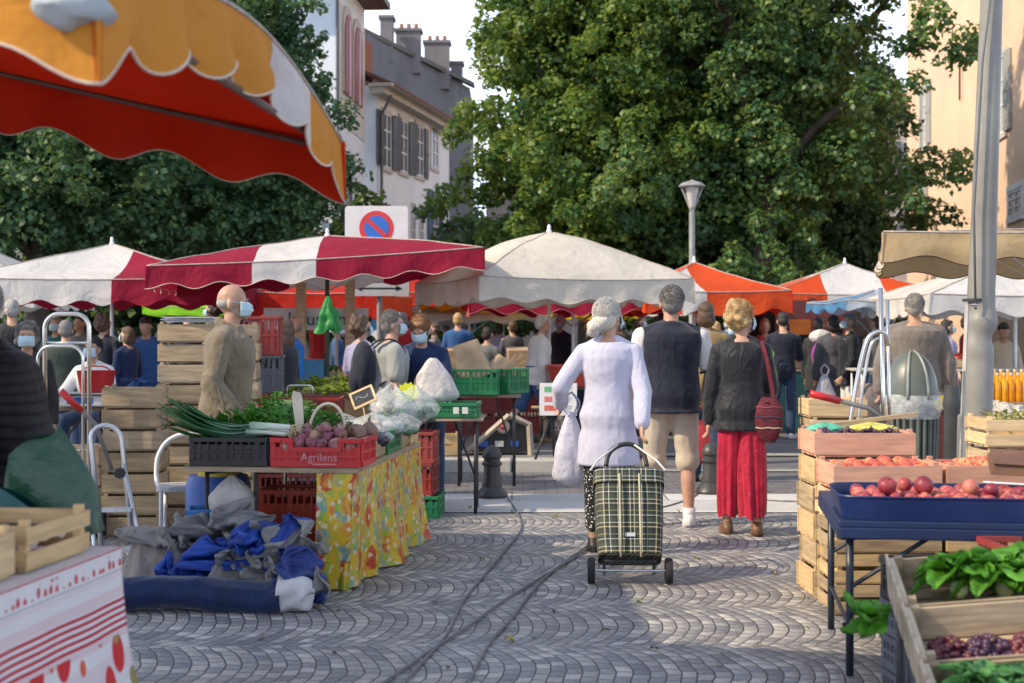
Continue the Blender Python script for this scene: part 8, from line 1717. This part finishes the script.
# backpack
bp = empty('backpack', i1['M'] @ V((0,0,0)), 0, 'navy backpack on the back of the grey tee shirt man', 'backpack'); gp = [o for o in bpy.data.objects if o.get('label','').startswith('grey haired man in grey tee')][0]
bp.location = gp.location; bp.rotation_euler = gp.rotation_euler
g = G(); g.ell((0,-.20,1.10), (.145,.10,.235), fn=lambda p: V((p.x*1.0,p.y,p.z)) if True else p); g.ell((0,-.27,1.02), (.10,.05,.12)); vox(g.build('pack', navy, bp), .013, .01)
for s in (-1,1): G().tube(bez([(s*.11,-.14,1.27),(s*.12,-.02,1.345),(s*.13,.10,1.27),(s*.15,.09,1.1),(s*.14,-.1,.98)], 5), .022, 6, flat=.35).build('strap', navy, bp, smooth=True)
sack('white bag carried by the woman in the grey coat', (X(823,18.9),18.8,Z(374,18.8)), .28, .34, M('poly_lavender', (.6,.6,.7)), seed=9, dep=.4)
g = G(); g.ell((0,0,0), (.17,.12,.22)); g.ell((.02,-.06,.05), (.1,.08,.1)); vox(g.build('rucksack', purple, None, loc=(X(822,19.3),19.2,Z(356,19.2)), label='purple rucksack of the woman with the white scarf', cat='bag'), .015, .02)
g = G(); g.ell((0,0,0), (.16,.1,.10)); vox(g.build('scarf', wht, None, loc=(X(820,19.4),19.35,Z(337,19.3)), label='white scarf over the shoulder by the purple rucksack', cat='scarf'), .012, .03)
sack('bright green carrier bag held by the navy man at the teal counter', (X(771,18.4),18.5,Z(358,18.5)), .26, .4, MATS['green_poly'] if False else M('lime_poly', (.18,.50,.03), .4), seed=4, dep=.4)
sack('red carrier bag held by the woman in the khaki jacket', (X(700,13.0),13.0,Z(420,13.0)), .30, .4, M('red_poly', (.45,.03,.04), .45), seed=2, dep=.4)
# cap of the masked person
cp = [o for o in bpy.data.objects if o.get('label','').startswith('person in pale grey cap')][0]; k_ = cp['_k']
# ------------------------------------------------------------------ centre middle ground
d = 14.5; ez = empty('easel', (X(553,d),d,PZ), rad(-4), 'dark tripod easel holding a white price board', 'easel')
for a in (rad(-125), rad(-55), rad(90)): G().tube([(0,0,.50),(.30*math.cos(a),.30*math.sin(a),.0)], .014, 6).build('leg', dark, ez, smooth=True)
G().tube([(0,0,.15),(0,0,.78)], .016, 8).build('mast', dark, ez, smooth=True); g = G(); g.tube([(-.22,-.02,.52),(.22,-.02,.52)], .02, 6); g.build('ledge', wood2, ez)
pbz = G(); pbz.box((0,0,.0), (.38,.015,.33)); pbd = pbz.build('price_board', M('board_white', (.66,.68,.70), .5, .05), None, loc=(X(558,d),d-.06,Z(399,d)), rot=(rad(-8),0,rad(-4)), label='white price board with small green and red pictures on the easel', cat='sign')
for k, (z, cc) in enumerate(((.10,(.12,.38,.18)),(.0,(.60,.16,.18)),(-.09,(.60,.12,.10)))):
    g = G(); g.box((-.08,-.009,z), (.12,.002,.055)); g.build('picture', M(f'picture_{k}', cc, .6, .3, 30), pbd); g = G()
    for q in range(3): g.box((.08,-.009,z+.018-.018*q), (.13-.02*q,.002,.006))
    g.build('small_print', M('print_grey', (.3,.3,.35)), pbd)
tw = empty('cart_ramp', (X(503,14.9),14.9,PZ), rad(2), 'dark triangular cart with pale sloping edge and round red lamp', 'cart')
x0, x1, xp = X(468,14.9)-X(503,14.9), X(531,14.9)-X(503,14.9), X(509,14.9)-X(503,14.9); hh = Z(417,14.9)-PZ
g = G(); tri = [(x0,.03),(x1-.02,.03),(x1-.05,.3),(xp,hh)]; g.loft([[V((p[0],.0,p[1])) for p in tri],[V((p[0],.28,p[1])) for p in tri]]); g.build('panel', M('cart_black', (.012,.014,.016), .5), tw)
g = G(); g.tube([V((x0-.03,-.02,.02)),V((xp,-.02,hh+.02))], .03, 4); g.tube([V((xp,-.02,hh+.02)),V((x1-.02,-.02,.32)),V((x1,-.02,.0))], .035, 4); g.build('edge_rail', M('rail_buff', (.36,.31,.25), .6), tw)
G().lathe([(.07,0),(.075,.01),(.05,.02),(.001,.022)], (0,0,0), 18, 0, Rx(PI/2)).build('lamp_ring', M('ring_cream', (.5,.4,.33)), tw, loc=(.0,-.004,.30), smooth=True); G().lathe([(.03,0),(.028,.02),(.001,.03)], (0,0,0), 14, 0, Rx(PI/2)).build('lamp', redp, tw, loc=(.0,-.02,.30), smooth=True)
for k in range(3):
    g = G(); g.box((-.2+.16*k,-.006,.12), (.09,.004,.06)); g.build('sticker', (bluep, M('sticker_white', (.5,.5,.5)), bluep)[k], tw)
tub('red plastic tub at the feet of the stooping person', (X(573,16.2),16.2,Z(386,16.2)-.0), .30, .24, M('red_tub', (.50,.06,.03), .45))
table('grey counter under the red tub', X(580,16.3), 16.4, 1.0, .6, Z(386,16.2)-PZ-.01, z0=PZ, top=M('counter_grey', (.25,.26,.25), .6))
for k, (px, d_, w_, lb) in enumerate(((425,17.5,1.2,'left'),(475,18.0,1.0,'middle'),(520,18.2,.9,'right'))):
    pcrate(f'dark red crate on the pavement behind the green stall, {lb} one', (X(px,d_),d_,PZ), 0, (w_*.6,.4,.3), oxred); pcrate(f'dark red crate stacked on the {lb} one behind the green stall', (X(px,d_),d_,PZ+.305), .03, (w_*.6,.4,.3), oxred)
wcrate('small bright wooden crate on the pavement behind the folding table', (X(448,14.9),14.9,PZ), .1, (.26,.3,.22), woodb)
for k, (px, d_) in enumerate(((464,18.6),(523,18.8))):
    g = G(); g.box((0,0,.22), (.42,.35,.44)); g.box((0,-.01,.45), (.44,.2,.01), Rx(.3)); g.build('cardboard_box', kraft, None, loc=(X(px,18.6),d_,.72), rz=.1, label=('cardboard box left of the seated grey person','cardboard box right of the seated grey person')[k], cat='box', bevel=.004)
table('long counter behind the seated grey person', X(495,18.8), 18.9, 2.0, .6, .70-PZ, z0=PZ, top=M('counter_dark', (.09,.08,.08), .6))
def counter(label, x0, x1, y, dep, h, mat, top=None, z0=0, rz=0):
    t = empty('market_counter', ((x0+x1)/2, y, z0), rz, label, 'counter'); w_ = x1-x0
    def fn(u, v): return V((-w_/2+w_*u, -dep/2-.012*math.sin(u*w_*22)*v-.01*noise.noise(V((u*9,v*3,x0)))*v, h*(1-v)))
    g = G(); g.sheet(fn, int(40+w_*30), 8); 
    for s in (-1,1): g.sheet(lambda u, v: V((s*w_/2, -dep/2+dep*u, h*(1-v))), 6, 4)
    g.build('skirt', mat, t, smooth=True); g = G(); g.box((0,0,h), (w_+.03,dep+.03,.03)); g.build('table_top', top or wood2, t, bevel=.004); return t
teal = cloth('teal_skirt', (.015,.085,.105), .25, .8, .4)
counter('long teal skirted counter beneath the orange striped parasol', X(752,20.2), X(885,20.2), 20.2, .7, .86, teal)
g = G(); 
for px in (766,800,836): g.box((X(px,20.6)-X(800,20.6),0,1.25), (.09,.09,2.5))
fr_ = empty('stall_frame', (X(800,21),21.0,0), 0, 'dark red timber stall front behind the teal counter', 'stall frame')
for px in (746,778,812,846,880): g = G(); g.box((X(px,21)-X(800,21),0,.95), (.10,.10,1.9)); g.build('post', M('oxblood_paint', (.11,.02,.015), .5), fr_)
g = G(); g.box((X(820,21)-X(800,21),-.02,1.66), (1.0,.03,.42)); g.build('panel', MATS['oxblood_paint'], fr_); g = G(); g.box((X(813,21)-X(800,21),.25,.9), (2.2,.03,1.8)); g.build('back_panel', M('stall_dark', (.035,.022,.02), .8), fr_)
g = G(); g.box((X(806,21)-X(800,21),-.09,.95), (.035,.03,.62)); g.build('red_rail', redp, fr_)
g = G(); g.box((0,0,0), (.30,.01,.22)); g.build('orange_card', M('orange_card', (.75,.20,.02), .6), None, loc=(X(800,20.4),20.4,Z(327,20.4)), label='orange price card hanging above the teal counter', cat='card')
goods = [('ochre', (.45,.25,.05)), ('red', (.45,.05,.03)), ('green', (.08,.22,.04)), ('cream', (.55,.48,.36)), ('brown', (.16,.08,.04))]
def goods_row(where, x0, x1, y, z, n, seed):
    r = random.Random(seed)
    for k in range(n):
        nm, cc = goods[r.randrange(5)]; x = x0+(x1-x0)*(k+.5)/n; c = wcrate(f'shallow crate of {nm} produce on {where}, {("first","second","third","fourth","fifth","sixth","seventh","eighth")[k]} from left', (x,y,z), r.uniform(-.05,.05), ((x1-x0)/n*.92,.34,.10), wood, 1)
        g = G(); w_ = (x1-x0)/n*.8
        for i in range(26): g.ell((r.uniform(-w_/2,w_/2)*.9, r.uniform(-.13,.13), .08+r.uniform(0,.05)), r.uniform(.025,.04), n=8, k=6)
        g.build('produce', M('produce_'+nm, cc, .5, .4, 12), None, loc=(x,y,z+.01), smooth=True, label=f'heaped {nm} produce in its crate on {where}, {("first","second","third","fourth","fifth","sixth","seventh","eighth")[k]} from left', cat='produce', kind='stuff')
goods_row('the teal counter', X(790,20.2), X(880,20.2), 20.15, .88, 4, 3)
counter('dim counter of the stall under the infusions banner', X(262,16.6), X(356,16.6), 16.6, .6, .72, cloth('brown_skirt', (.10,.07,.05)), z0=PZ)
goods_row('the infusions counter', X(300,16.5), X(356,16.5), 16.5, .85, 3, 8)
bx = G(); bx.box((0,0,.12), (.36,.3,.24)); bx.build('storage_box', M('sky_blue_plastic', (.06,.22,.38), .4), None, loc=(X(308,16.2),16.3,.85), label='sky blue plastic box on the infusions counter', cat='box', bevel=.01)
counter('dark counter behind the white haired woman', X(600,19.4), X(700,19.4), 19.6, .6, .85, cloth('dark_skirt', (.03,.03,.035)))
goods_row('the dark counter', X(600,19.4), X(700,19.4), 19.55, .87, 4, 11)
# ------------------------------------------------------------------ right back: juice stall
counter('dark red crate front of the juice stall at right', X(916,14.2), X(1050,14.2), 14.3, .6, Z(404,14), M('oxblood_wood', (.14,.03,.025), .7, .3, 6, .3, 20, stretch=(1,1,6)))
g = G()
for k in range(9): g.box((0,0,.05+.1*k), (2.0,.02,.085))
bo_ = G(); prof_b = [(.001,0),(.036,0),(.040,.01),(.040,.15),(.034,.19),(.017,.225),(.016,.27),(.001,.27)]; bo_.lathe(prof_b, n=14)
bt_ = bo_.build('juice_bottle', fruit_mat('juice', (.62,.22,.01), (.75,.32,.015), (.80,.42,.03), .15), None, smooth=True, angle=40, label='orange juice bottle standing in rows on the right hand stall', cat='bottle', group='juice bottles'); G().lathe([(.019,.262),(.019,.29),(.001,.29)], n=10).build('cap', M('cap_cream', (.7,.62,.45), .4), bt_, smooth=True, angle=40)
ft_ = True
for r_ in range(2):
    for k in range(9):
        p = (X(992+7*k,14.1)+.01*r_, 14.15+.12*r_, Z(404,14)+.016+.03*r_)
        if ft_: bt_.location = p; ft_ = False
        else: dupe(bt_, loc=p, rz=k)
table('pale back counter of the juice stall', X(970,16.2), 16.4, 2.6, .6, .98, top=M('counter_pale', (.5,.47,.42)), legm=white)
goods_row('the pale back counter', X(930,16.3), X(985,16.3), 16.3, .99, 3, 17)
star('long yellow price strip on the juice stall', (X(940,14),13.95,Z(399,13.95)), .12, M('strip_yellow', (.75,.60,.03), .6), (0,0,0))
sj = heap('striped_cloth', 'grey and white striped cloth bundled right of the lamp pole', (X(1010,11),11.0,Z(414,11)), .28, .16, .12, None or M('striped_white', (.5,.48,.46), .7, .5, 16, .2, stretch=(3,.2,.2)), 6.6, cat='cloth', rough=.4)
table('table under the striped cloth right of the lamp pole', X(1014,11), 11.0, .8, .5, Z(414,11)-.003)
hand_truck('small luggage trolley seen beyond the litter bin', (X(868,16.5),16.5,0), rad(20), .28, .95, .6)
g = G(); g.ell((0,0,.3), (.2,.14,.3), fn=lambda p: V((p.x,p.y,p.z))); vox(g.build('travel_bag', M('taupe_bag', (.20,.16,.15), .7), None, loc=(X(868,16.3),16.25,.22), label='taupe bag strapped on the small luggage trolley', cat='bag'), .018, .03)
# ------------------------------------------------------------------ right foreground stall
# blue folding table with a tray of peaches
PT = V((X(838,5.75),5.74,0)); prz = rad(-8)
def R_(x, y, z=0): return PT+Rz(prz) @ V((x,y,z))
blue_t = M('table_blue', (.006,.020,.095), .38, .25, 3, .15, 20, .004); bt2 = empty('folding_table', R_(.75,.55,0), prz, 'blue topped folding table with dark tube legs holding the nectarines', 'table')
th = .64
def Bx(g, x0, x1, y0, y1, z0, z1, R=None): g.box(((x0+x1)/2-.75,(y0+y1)/2-.55,(z0+z1)/2), (x1-x0,y1-y0,z1-z0), R)
g = G(); Bx(g, 0, 1.5, 0, 1.1, th-.03, th); Bx(g, .004,1.496,-.003,.03,th-.075,th-.028); Bx(g, -.002,.03,.03,1.1,th-.075,th-.028); g.build('table_top', M('table_rim', (.006,.018,.07), .5), bt2, bevel=.006)
legm = M('leg_blue_black', (.02,.03,.05), .4)
for y, xo in ((.06,.05),(.98,.05),(.06,1.42),(.98,1.42)):
    G().tube([(xo-.75,y-.55,th-.05),(xo-.75,y-.55,0)], .016, 8).build('leg', legm, bt2, smooth=True)
    s = 1 if xo < .5 else -1; g = G(); g.tube([(xo-.75,y-.55,.36),(xo-.75+s*.36,y-.55,th-.04)], .010, 6); g.build('brace', legm, bt2)
g = G(); g.tube([(.05-.75,.06-.55,.2),(.05-.75,.98-.55,.2)], .01, 6); g.build('stretcher', legm, bt2)
tr_ = empty('fruit_tray', R_(.72,.28,th+.002), prz, 'deep blue fruit tray full of dark nectarines on the folding table', 'tray')
def tray(u, v):  # side wall profile around a rounded rectangle
    a = 2*PI*u; c, s = math.cos(a), math.sin(a); q = (abs(c)**10+abs(s)**10)**(-.1); k = 1+.03*v; return V((.70*c*q*k, .27*s*q*k, .092*v))
g = G(); g.sheet(tray, 96, 4); g.sheet(lambda u, v: (lambda p: V((p.x*.985,p.y*.965,p.z+.001)))(tray(u, v)), 96, 4, flip=True)
g.tube([tray(k/96,1)*.995 for k in range(96)], .006, 6, closed=True); g.box((0,0,.004), (1.34,.50,.006)); g.build('shell', blue_t, tr_, smooth=True, angle=50)
nc = fruit('nectarine', .030, nect_m, 'dark red nectarine in the deep blue tray', 'nectarine', 'nectarines in the blue tray')
ps = mound(lambda x, y, z: R_(.70+x,.26+y,th+.070+z), 1.24, .44, .030, 20, 7, .006)+[(R_(.21,.16,th+.126),1.3),(R_(.29,.24,th+.124),1.05),(R_(.36,.18,th+.127),1.35),(R_(.55,.2,th+.12),1.15),(R_(.62,.14,th+.116),1.05)]
scatter(nc, ps)
cardb = M('cardboard_dark', (.15,.075,.045), .8, .25, 6, .3, 20)
g = G(); g.box((0,0,0), (.46,.26,.045), None, 0, (.94,.85)); g.box((.0,-.0,.026), (.44,.25,.006)); cb = g.build('cardboard_sheet', cardb, None, loc=R_(.92,.55,th+.185), rot=(rad(10),rad(2),prz-.12), label='brown cardboard lid resting on the blue tray', cat='cardboard', bevel=.003)
g = G(); g.box((0,0,0), (.36,.2,.02)); g.build('polystyrene_sheet', M('poly_white', (.6,.62,.64), .6), None, loc=R_(1.14,.58,th+.218), rot=(rad(8),rad(-6),.15), label='white lid lying over the brown cardboard', cat='lid', bevel=.004)
g = G(); g.tube([R_(.63,.36,th+.125), R_(1.12,.12,th+.125)], .012, 6, flat=.5); g.build('pale_strip', M('pale_strip', (.5,.54,.58)), None, label='thin pale strip lying across the nectarines', cat='strip')
# peach crates on the stack behind
PX0 = V((X(834,7.0),7.0,0))
def S_(x, y, z=0): return PX0+Rz(rad(1)) @ V((x,y,z))
zt = .735
names_ = ('left','middle','right')
for k in range(3):
    w_ = .54; wcrate(f'pinkish crate of pale peaches behind the nectarines, {names_[k]} one', S_(.27+.56*k,.20,zt-.12), rad(1), (w_,.38,.125), woodp, 1)
pc = fruit('peach', .036, peach_m, 'pale blushed peach in the row of pinkish crates', 'peach', 'peaches in the pinkish crates')
pts = []
for k in range(3): pts += mound(lambda x, y, z: S_(.27+.56*k+x,.19+y,zt-.028+z), .46, .30, .036, 6, 4, .028)
scatter(pc, pts)
# stacks of crates carrying them
for k in range(3):
    zz = 0; col = [woodb, wood][k % 2]; n = 4
    for i in range(n):
        h = (zt-.125)/n-.003; wcrate(f'deep wooden crate under the {names_[k]} peach crate, {("bottom","second","third","top")[i]}', S_(.27+.56*k+random.uniform(-.008,.008),.20,zz), rad(1)+random.uniform(-.01,.01), (.54,.38,h), [wood, woodb][(i+k) % 2], 2); zz += h+.003
# grape crate further back
gz = .87; wcrate('wooden crate of dark grapes and net bags behind the peaches', S_(.28,.66,gz-.13), rad(2), (.54,.36,.13), woodp, 1)
zz = 0
for i in range(5): wcrate(f'wooden crate in the stack below the grapes, {("bottom","second","third","fourth","top")[i]}', S_(.28+random.uniform(-.01,.01),.66,zz), rad(2), (.54,.36,.143), [woodb, wood][i % 2], 1); zz += .146
grm1, grm2 = fruit_mat('dark_grape', (.02,.008,.025), (.045,.015,.045), (.12,.05,.10), .35), fruit_mat('red_grape', (.05,.008,.02), (.11,.02,.035), (.22,.07,.07), .35)
def grapes(label, loc, rx, ry, rz_, n, mat, seed, rot=0, rr=.011):
    r = random.Random(seed); g = G()
    for i in range(n):
        a = r.uniform(0,6.28); q = math.sqrt(r.random()); g.ell((rx*q*math.cos(a), ry*q*math.sin(a), rz_*(1-q*q)*r.uniform(.3,1)+rr), rr*r.uniform(.85,1.15), n=8, k=6)
    o = g.build('grape_bunch', mat, None, loc=loc, rz=rot, smooth=True, label=label, cat='grapes'); s = G(); s.tube([(0,0,rz_),(.02,.0,rz_+.025)], .003, 5); s.build('stalk', stemm, o); return o
for k in range(4): grapes(f'bunch of small dark grapes in the crate behind the peaches, {("first","second","third","fourth")[k]} from left', S_(.09+.12*k,.60,gz-.045), .075, .07, .05, 90, grm1, k)
def netbag(label, loc, rx, ry, h, mat, seed): return bag('net_bag', label, loc, rx, ry, h, mat, seed=seed)
netbag('mint green net bag on the grapes', S_(.13,.72,gz-.03), .10, .06, .07, M('mint_net', (.10,.45,.30), .5, .3, 20, .5), 21); netbag('yellow and white net bag on the grapes', S_(.38,.72,gz-.03), .14, .07, .07, M('yellow_net', (.60,.55,.12), .5, .5, 14, .5), 22)
g = G(); g.box((0,0,0), (.50,.06,.02)); g.build('timber_lath', wood, None, loc=S_(.42,.86,gz+.045), rot=(0,rad(-7),.02), label='loose wooden lath leaning over the grape crate', cat='lath')
# stack left of them, in the sun
stack((.40,.30,.125), 7, X(842,9.55)-.02, 9.7, 0, .04, 'sunlit wooden crate in the stack left of the peach stall', 'sunlit stack of crates', [woodb, wood], 21, 1)
# right hand crate with green topped produce
wcrate('bright slatted crate of pale vegetables at the right edge', (X(1020,8.4),8.45,Z(446,8.4)), .03, (.50,.36,.165), woodb, 2)
foliage_bunch('salad_heap', M('pale_veg', (.36,.36,.14), .6, .4, 14, .3), (X(1018,8.4),8.45,Z(420,8.4)), .2, .13, .03, 60, .05, 'pale green and brown vegetables in the bright slatted crate', 'vegetables', seed=15)
zz = 0
for i in range(5): wcrate(f'wooden crate below the bright slatted crate at right, {("bottom","second","third","fourth","top")[i]}', (X(1022,8.4),8.47,zz), .03, (.50,.36,.138), [wood, woodb][i % 2], 1); zz += .1415
# chrome hand truck right with curved tube and lever
hr = empty('hand_truck', (X(878,9.0),9.0,0), rad(14), 'chrome hand truck with a bent tube frame standing left of the litter bin', 'hand truck'); d = 9.0
def H_(px, py, dy=0): p = W(px, py, d+dy)-V((X(878,d),d,0)); return Rz(-rad(14)) @ p
G().tube([H_(886,470), H_(883,400), H_(880.5,288)], .015, 10).build('upright', chrome, hr, smooth=True)
G().tube([H_(892,470,.12), H_(889,400,.12), H_(887.5,300,.12)], .012, 10).build('rear_upright', chrome, hr, smooth=True)
G().tube(bez([H_(846,470), H_(850,425), H_(858,375), H_(866,343), H_(874,333), H_(884,333), H_(888,345,.05)], 6), .015, 10).build('bent_tube', chrome, hr, smooth=True)
G().tube(bez([H_(855,470,.1), H_(858,425,.1), H_(864,380,.1), H_(870,348,.1), H_(877,339,.1), H_(886,338,.1)], 6), .011, 8).build('inner_tube', chrome, hr, smooth=True)
g = G(); g.box(H_(866,560)+V((0,0,-.08)), (.34,.3,.015)); g.build('toe_plate', steel, hr); 
for px in (845,889): G().tube([H_(px,470), H_(px,575)], .015, 8).build('lower_rail', chrome, hr, smooth=True)
for px in (842,892):
    c = H_(px,560); c.z = .1; wh = G().lathe([(.05,-.02),(.09,-.024),(.1,0),(.09,.024),(.05,.02)], c, 20, 0, Ry(PI/2)).build('wheel', rubber, hr, smooth=True, angle=40); G().lathe([(.001,-.015),(.05,-.018),(.05,.018),(.001,.015)], c, 14, 0, Ry(PI/2)).build('rim', steel, wh, smooth=True, angle=30)
lever('grey jack lever with a red grip resting across the hand truck', W(812,394,8.2), W(868,408,8.25), W(886,422,8.25), redp)
# tilted lettuce and grape display, lower right
DR = Euler((rad(18), rad(-6), rad(-8)))
DM = Matrix.Translation(V((X(902,4.62),4.66,.47))) @ DR.to_matrix().to_4x4()
def D_(x, y, z=0): return DM @ V((x,y,z))
rot_ = (DR.x,DR.y,DR.z)
rows = ((.0,'back crate of lettuce in the tilted display at lower right'),(-.335,'middle crate of dark grapes in the tilted display'),(-.67,'front crate of lettuce in the tilted display'))
for y, lb in rows:
    c = wcrate(lb, D_(.30,y,0), 0, (.60,.32,.125), wood2, 1, rot=rot_)
    g = G(); g.box((-.295,0,.065), (.02,.30,.14)); 
    for s in (-1,0,1): g.box((-.308,s*.11,.075), (.008,.085,.15))
    g.build('end_board', M('end_pale', (.52,.43,.32), .75, .25, 6, .3, 30, stretch=(1,1,8), dirt=.3), c, bevel=.002)
def lettuce(label, loc, s, seed, group, m=None):
    random.seed(seed); g = G(); n = 22
    for i in range(n):
        t = i/n; a = i*2.4; el = .12+1.25*t; d_ = V((math.cos(a)*math.cos(el), math.sin(a)*math.cos(el), math.sin(el))); up = V((-math.cos(a)*math.sin(el), -math.sin(a)*math.sin(el), math.cos(el)))
        leafblade(g, d_*.012*s, d_, up, s*(.19-.06*t)*random.uniform(.85,1.15), s*.13, .55, 9, .16)
    o = g.build('lettuce', m or lett, None, loc=loc, rot=(rad(random.uniform(-10,20)),rad(random.uniform(-15,15)),random.uniform(0,6)), smooth=True, label=label, cat='lettuce', group=group); h_ = G(); h_.ell((0,0,.0), (.03*s,.03*s,.035*s)); h_.build('heart', M('lettuce_heart', (.40,.48,.22), .5), o, smooth=True); return o
k = 0
for x, y, lb in ((.20,.02,'lettuce in the back crate, first from left'),(.34,.0,'lettuce in the back crate, second from left'),(.47,.03,'lettuce in the back crate, third from left'),(.56,-.02,'lettuce in the back crate, at the right edge'),
                 (.14,-.66,'crinkled lettuce in the front crate, first from left'),(.27,-.68,'crinkled lettuce in the front crate, second from left'),(.40,-.65,'crinkled lettuce in the front crate, third from left'),(.53,-.68,'crinkled lettuce in the front crate, at the right edge')):
    lettuce(lb, D_(x,y,.075), 1.0 if y > -.3 else .92, 40+k, 'lettuces of the tilted display', lett if y > -.3 else M('lettuce_blue', (.09,.26,.08), .4, .5, 12, .5, 30, .012, trans=.2)); k += 1
for j, (x, m_) in enumerate(((.10,grm2),(.22,grm1),(.34,grm2),(.46,grm1),(.55,grm2))):
    o = grapes(f'bunch of {"red" if m_ is grm2 else "blue black"} grapes in the middle crate of the tilted display, {("first","second","third","fourth","fifth")[j]} from left', D_(x,-.345,.03), .075, .095, .05, 110, m_, 60+j, rot=.3, rr=.0125); o.rotation_euler = rot_
random.seed(77); g = G()
for k in range(7): leafblade(g, (0,0,0), (random.uniform(-1,-.3),random.uniform(-.6,.3),random.uniform(-.5,.1)), (0,-.3,1), random.uniform(.10,.15), .085, -.3, 7, .2)
g.build('cabbage_leaf', lett, None, loc=(X(890,4.45),4.45,Z(612,4.45)), smooth=True, label='drooping green outer leaf hanging out at the left of the display', cat='leaf')
st_ = empty('display_stand', D_(.30,-.33,0)*1.0, 0, 'dark sloping stand carrying the lettuce and grape crates', 'stand'); O = st_.location; O.z = 0; st_.location = O
g = G(); c4 = [D_(x,y,-.012)-O for x, y in ((0.03,.16),(.58,.16),(.58,-.83),(.03,-.83))]; g.loft([[p-V((0,0,.03)) for p in c4], c4]); g.build('deck', dark, st_)
for p in c4: G().tube([p-V((0,0,.03)), V((p.x,p.y,0))], .016, 8).build('leg', dark, st_, smooth=True)
pcrate('black plastic crate behind the tilted display', (X(958,5.25),5.28,.40), .08, (.46,.32,.15), black)
zz = .0
for k in range(3): pcrate(f'dark grey crate below the black one behind the display, {("bottom","middle","top")[k]}', (X(960,5.25),5.30,zz), .08, (.46,.32,.128), greyp); zz += .132
for k in range(3):
    a = V((X(868+3*k,6.75),6.75-.05*k,.012+.014*(k == 1))); g = G(); g.tube([V((-.12,0,0)), V((.12,.03-.02*k,0))], .012, 6); g.build('dark_stick', M('stick_dark', (.03,.025,.02), .8), None, loc=a, rz=.1*k, label=f'dark stick on the cobbles beside the display, {("farthest","middle","nearest")[k]}', cat='stick')
pcrate('oxblood crate cut off by the right edge below the nectarines', (X(1050,5.3),5.5,.37), .05, (.3,.3,.22), oxred); pcrate('oxblood crate standing under the cut off one at right', (X(1050,5.3),5.5,.15), .05, (.3,.3,.215), oxred); wcrate('wooden crate under the oxblood crates at right', (X(1050,5.3),5.5,0), .05, (.36,.32,.145), wood)
wcrate('small wooden crate of yellow green leaves under the nectarine table', (X(1000,6.35),6.4,.18), .03, (.34,.26,.16), woodb, 1); wcrate('small wooden crate below the yellow green leaves', (X(1000,6.35),6.4,.0), .03, (.34,.26,.175), wood, 2)
foliage_bunch('salad_heap', MATS['salad_yellow'], (X(994,6.35),6.36,.31), .13, .1, .09, 60, .06, 'yellow green leaves spilling from the small crate under the nectarine table', 'salad', seed=25)
# ------------------------------------------------------------------ cables on the cobbles
def gp(px, py, z=.012): d = EYE*F/(py-HOR); return V((X(px,d), d, z))
cabm = M('cable_grey', (.16,.16,.17), .6, .2, 20)
for lb, pts in (('grey power cable curving from the low bollard to the near cobbles', [(508,500),(516,512),(521,530),(505,552),(486,575),(462,605),(448,635),(425,662),(400,690)]),
                ('grey power cable running from beneath the plaid trolley to the near cobbles', [(600,540),(585,552),(565,565),(540,580),(505,602),(470,627),(432,652),(380,688)]),
                ('second cable beside it with a wide bend', [(590,546),(570,560),(548,577),(530,596),(512,620),(490,645),(466,690)]),
                ('cable lying across the pale stone band behind the white trainers', [(640,512),(665,508),(690,500),(708,492),(760,501),(832,504)])):
    G().tube(bez([gp(*p) for p in pts], 8), .0065, 7).build('power_cable', cabm, None, smooth=True, label=lb, cat='cable')
for k, (px, py) in enumerate(((402,556),(775,575),(560,518),(472,508),(505,640))):
    g = G(); leafblade(g, (0,0,.004), (1,.3,.02), (0,0,1), .06, .04, .25, 5, .1); g.build('fallen_leaf', M('leaf_dry', (.40,.33,.05) if k == 0 else (.16,.12,.06), .7), None, loc=gp(px,py,.004), rz=k*1.3, smooth=True, label=('yellow scrap lying by the foot of the fruit oilcloth','brown fallen leaf on the sunlit cobbles left of the blue table','small dry leaf on the pale band right of the bollard','small dry leaf on the pale band left of the bollard','dry leaf between the cables')[k], cat='leaf')

random.seed(31); g = G(); leafblade(g, (0,0,.003), (1,0,.02), (0,0,1), .032, .022, .3, 4, .2)
sc0 = g.build('vegetable_scrap', M('scrap', (.16,.19,.05), .7, .5, 30, orand=.4), None, loc=gp(480,560,.003), smooth=True, label='small trodden vegetable scrap on the cobbles', cat='scrap', group='vegetable scraps on the cobbles')
for px, py in ((345,612),(372,640),(430,604),(530,640),(610,632),(655,650),(700,622),(742,604),(765,645),(800,628),(640,602),(560,612),(445,670),(330,655),(720,668),(812,600),(690,560),(480,540),(268,640),(215,655)):
    dupe(sc0, loc=gp(px+random.uniform(-6,6), py, .003), rz=random.uniform(0,6.28), scale=random.uniform(.6,1.3))
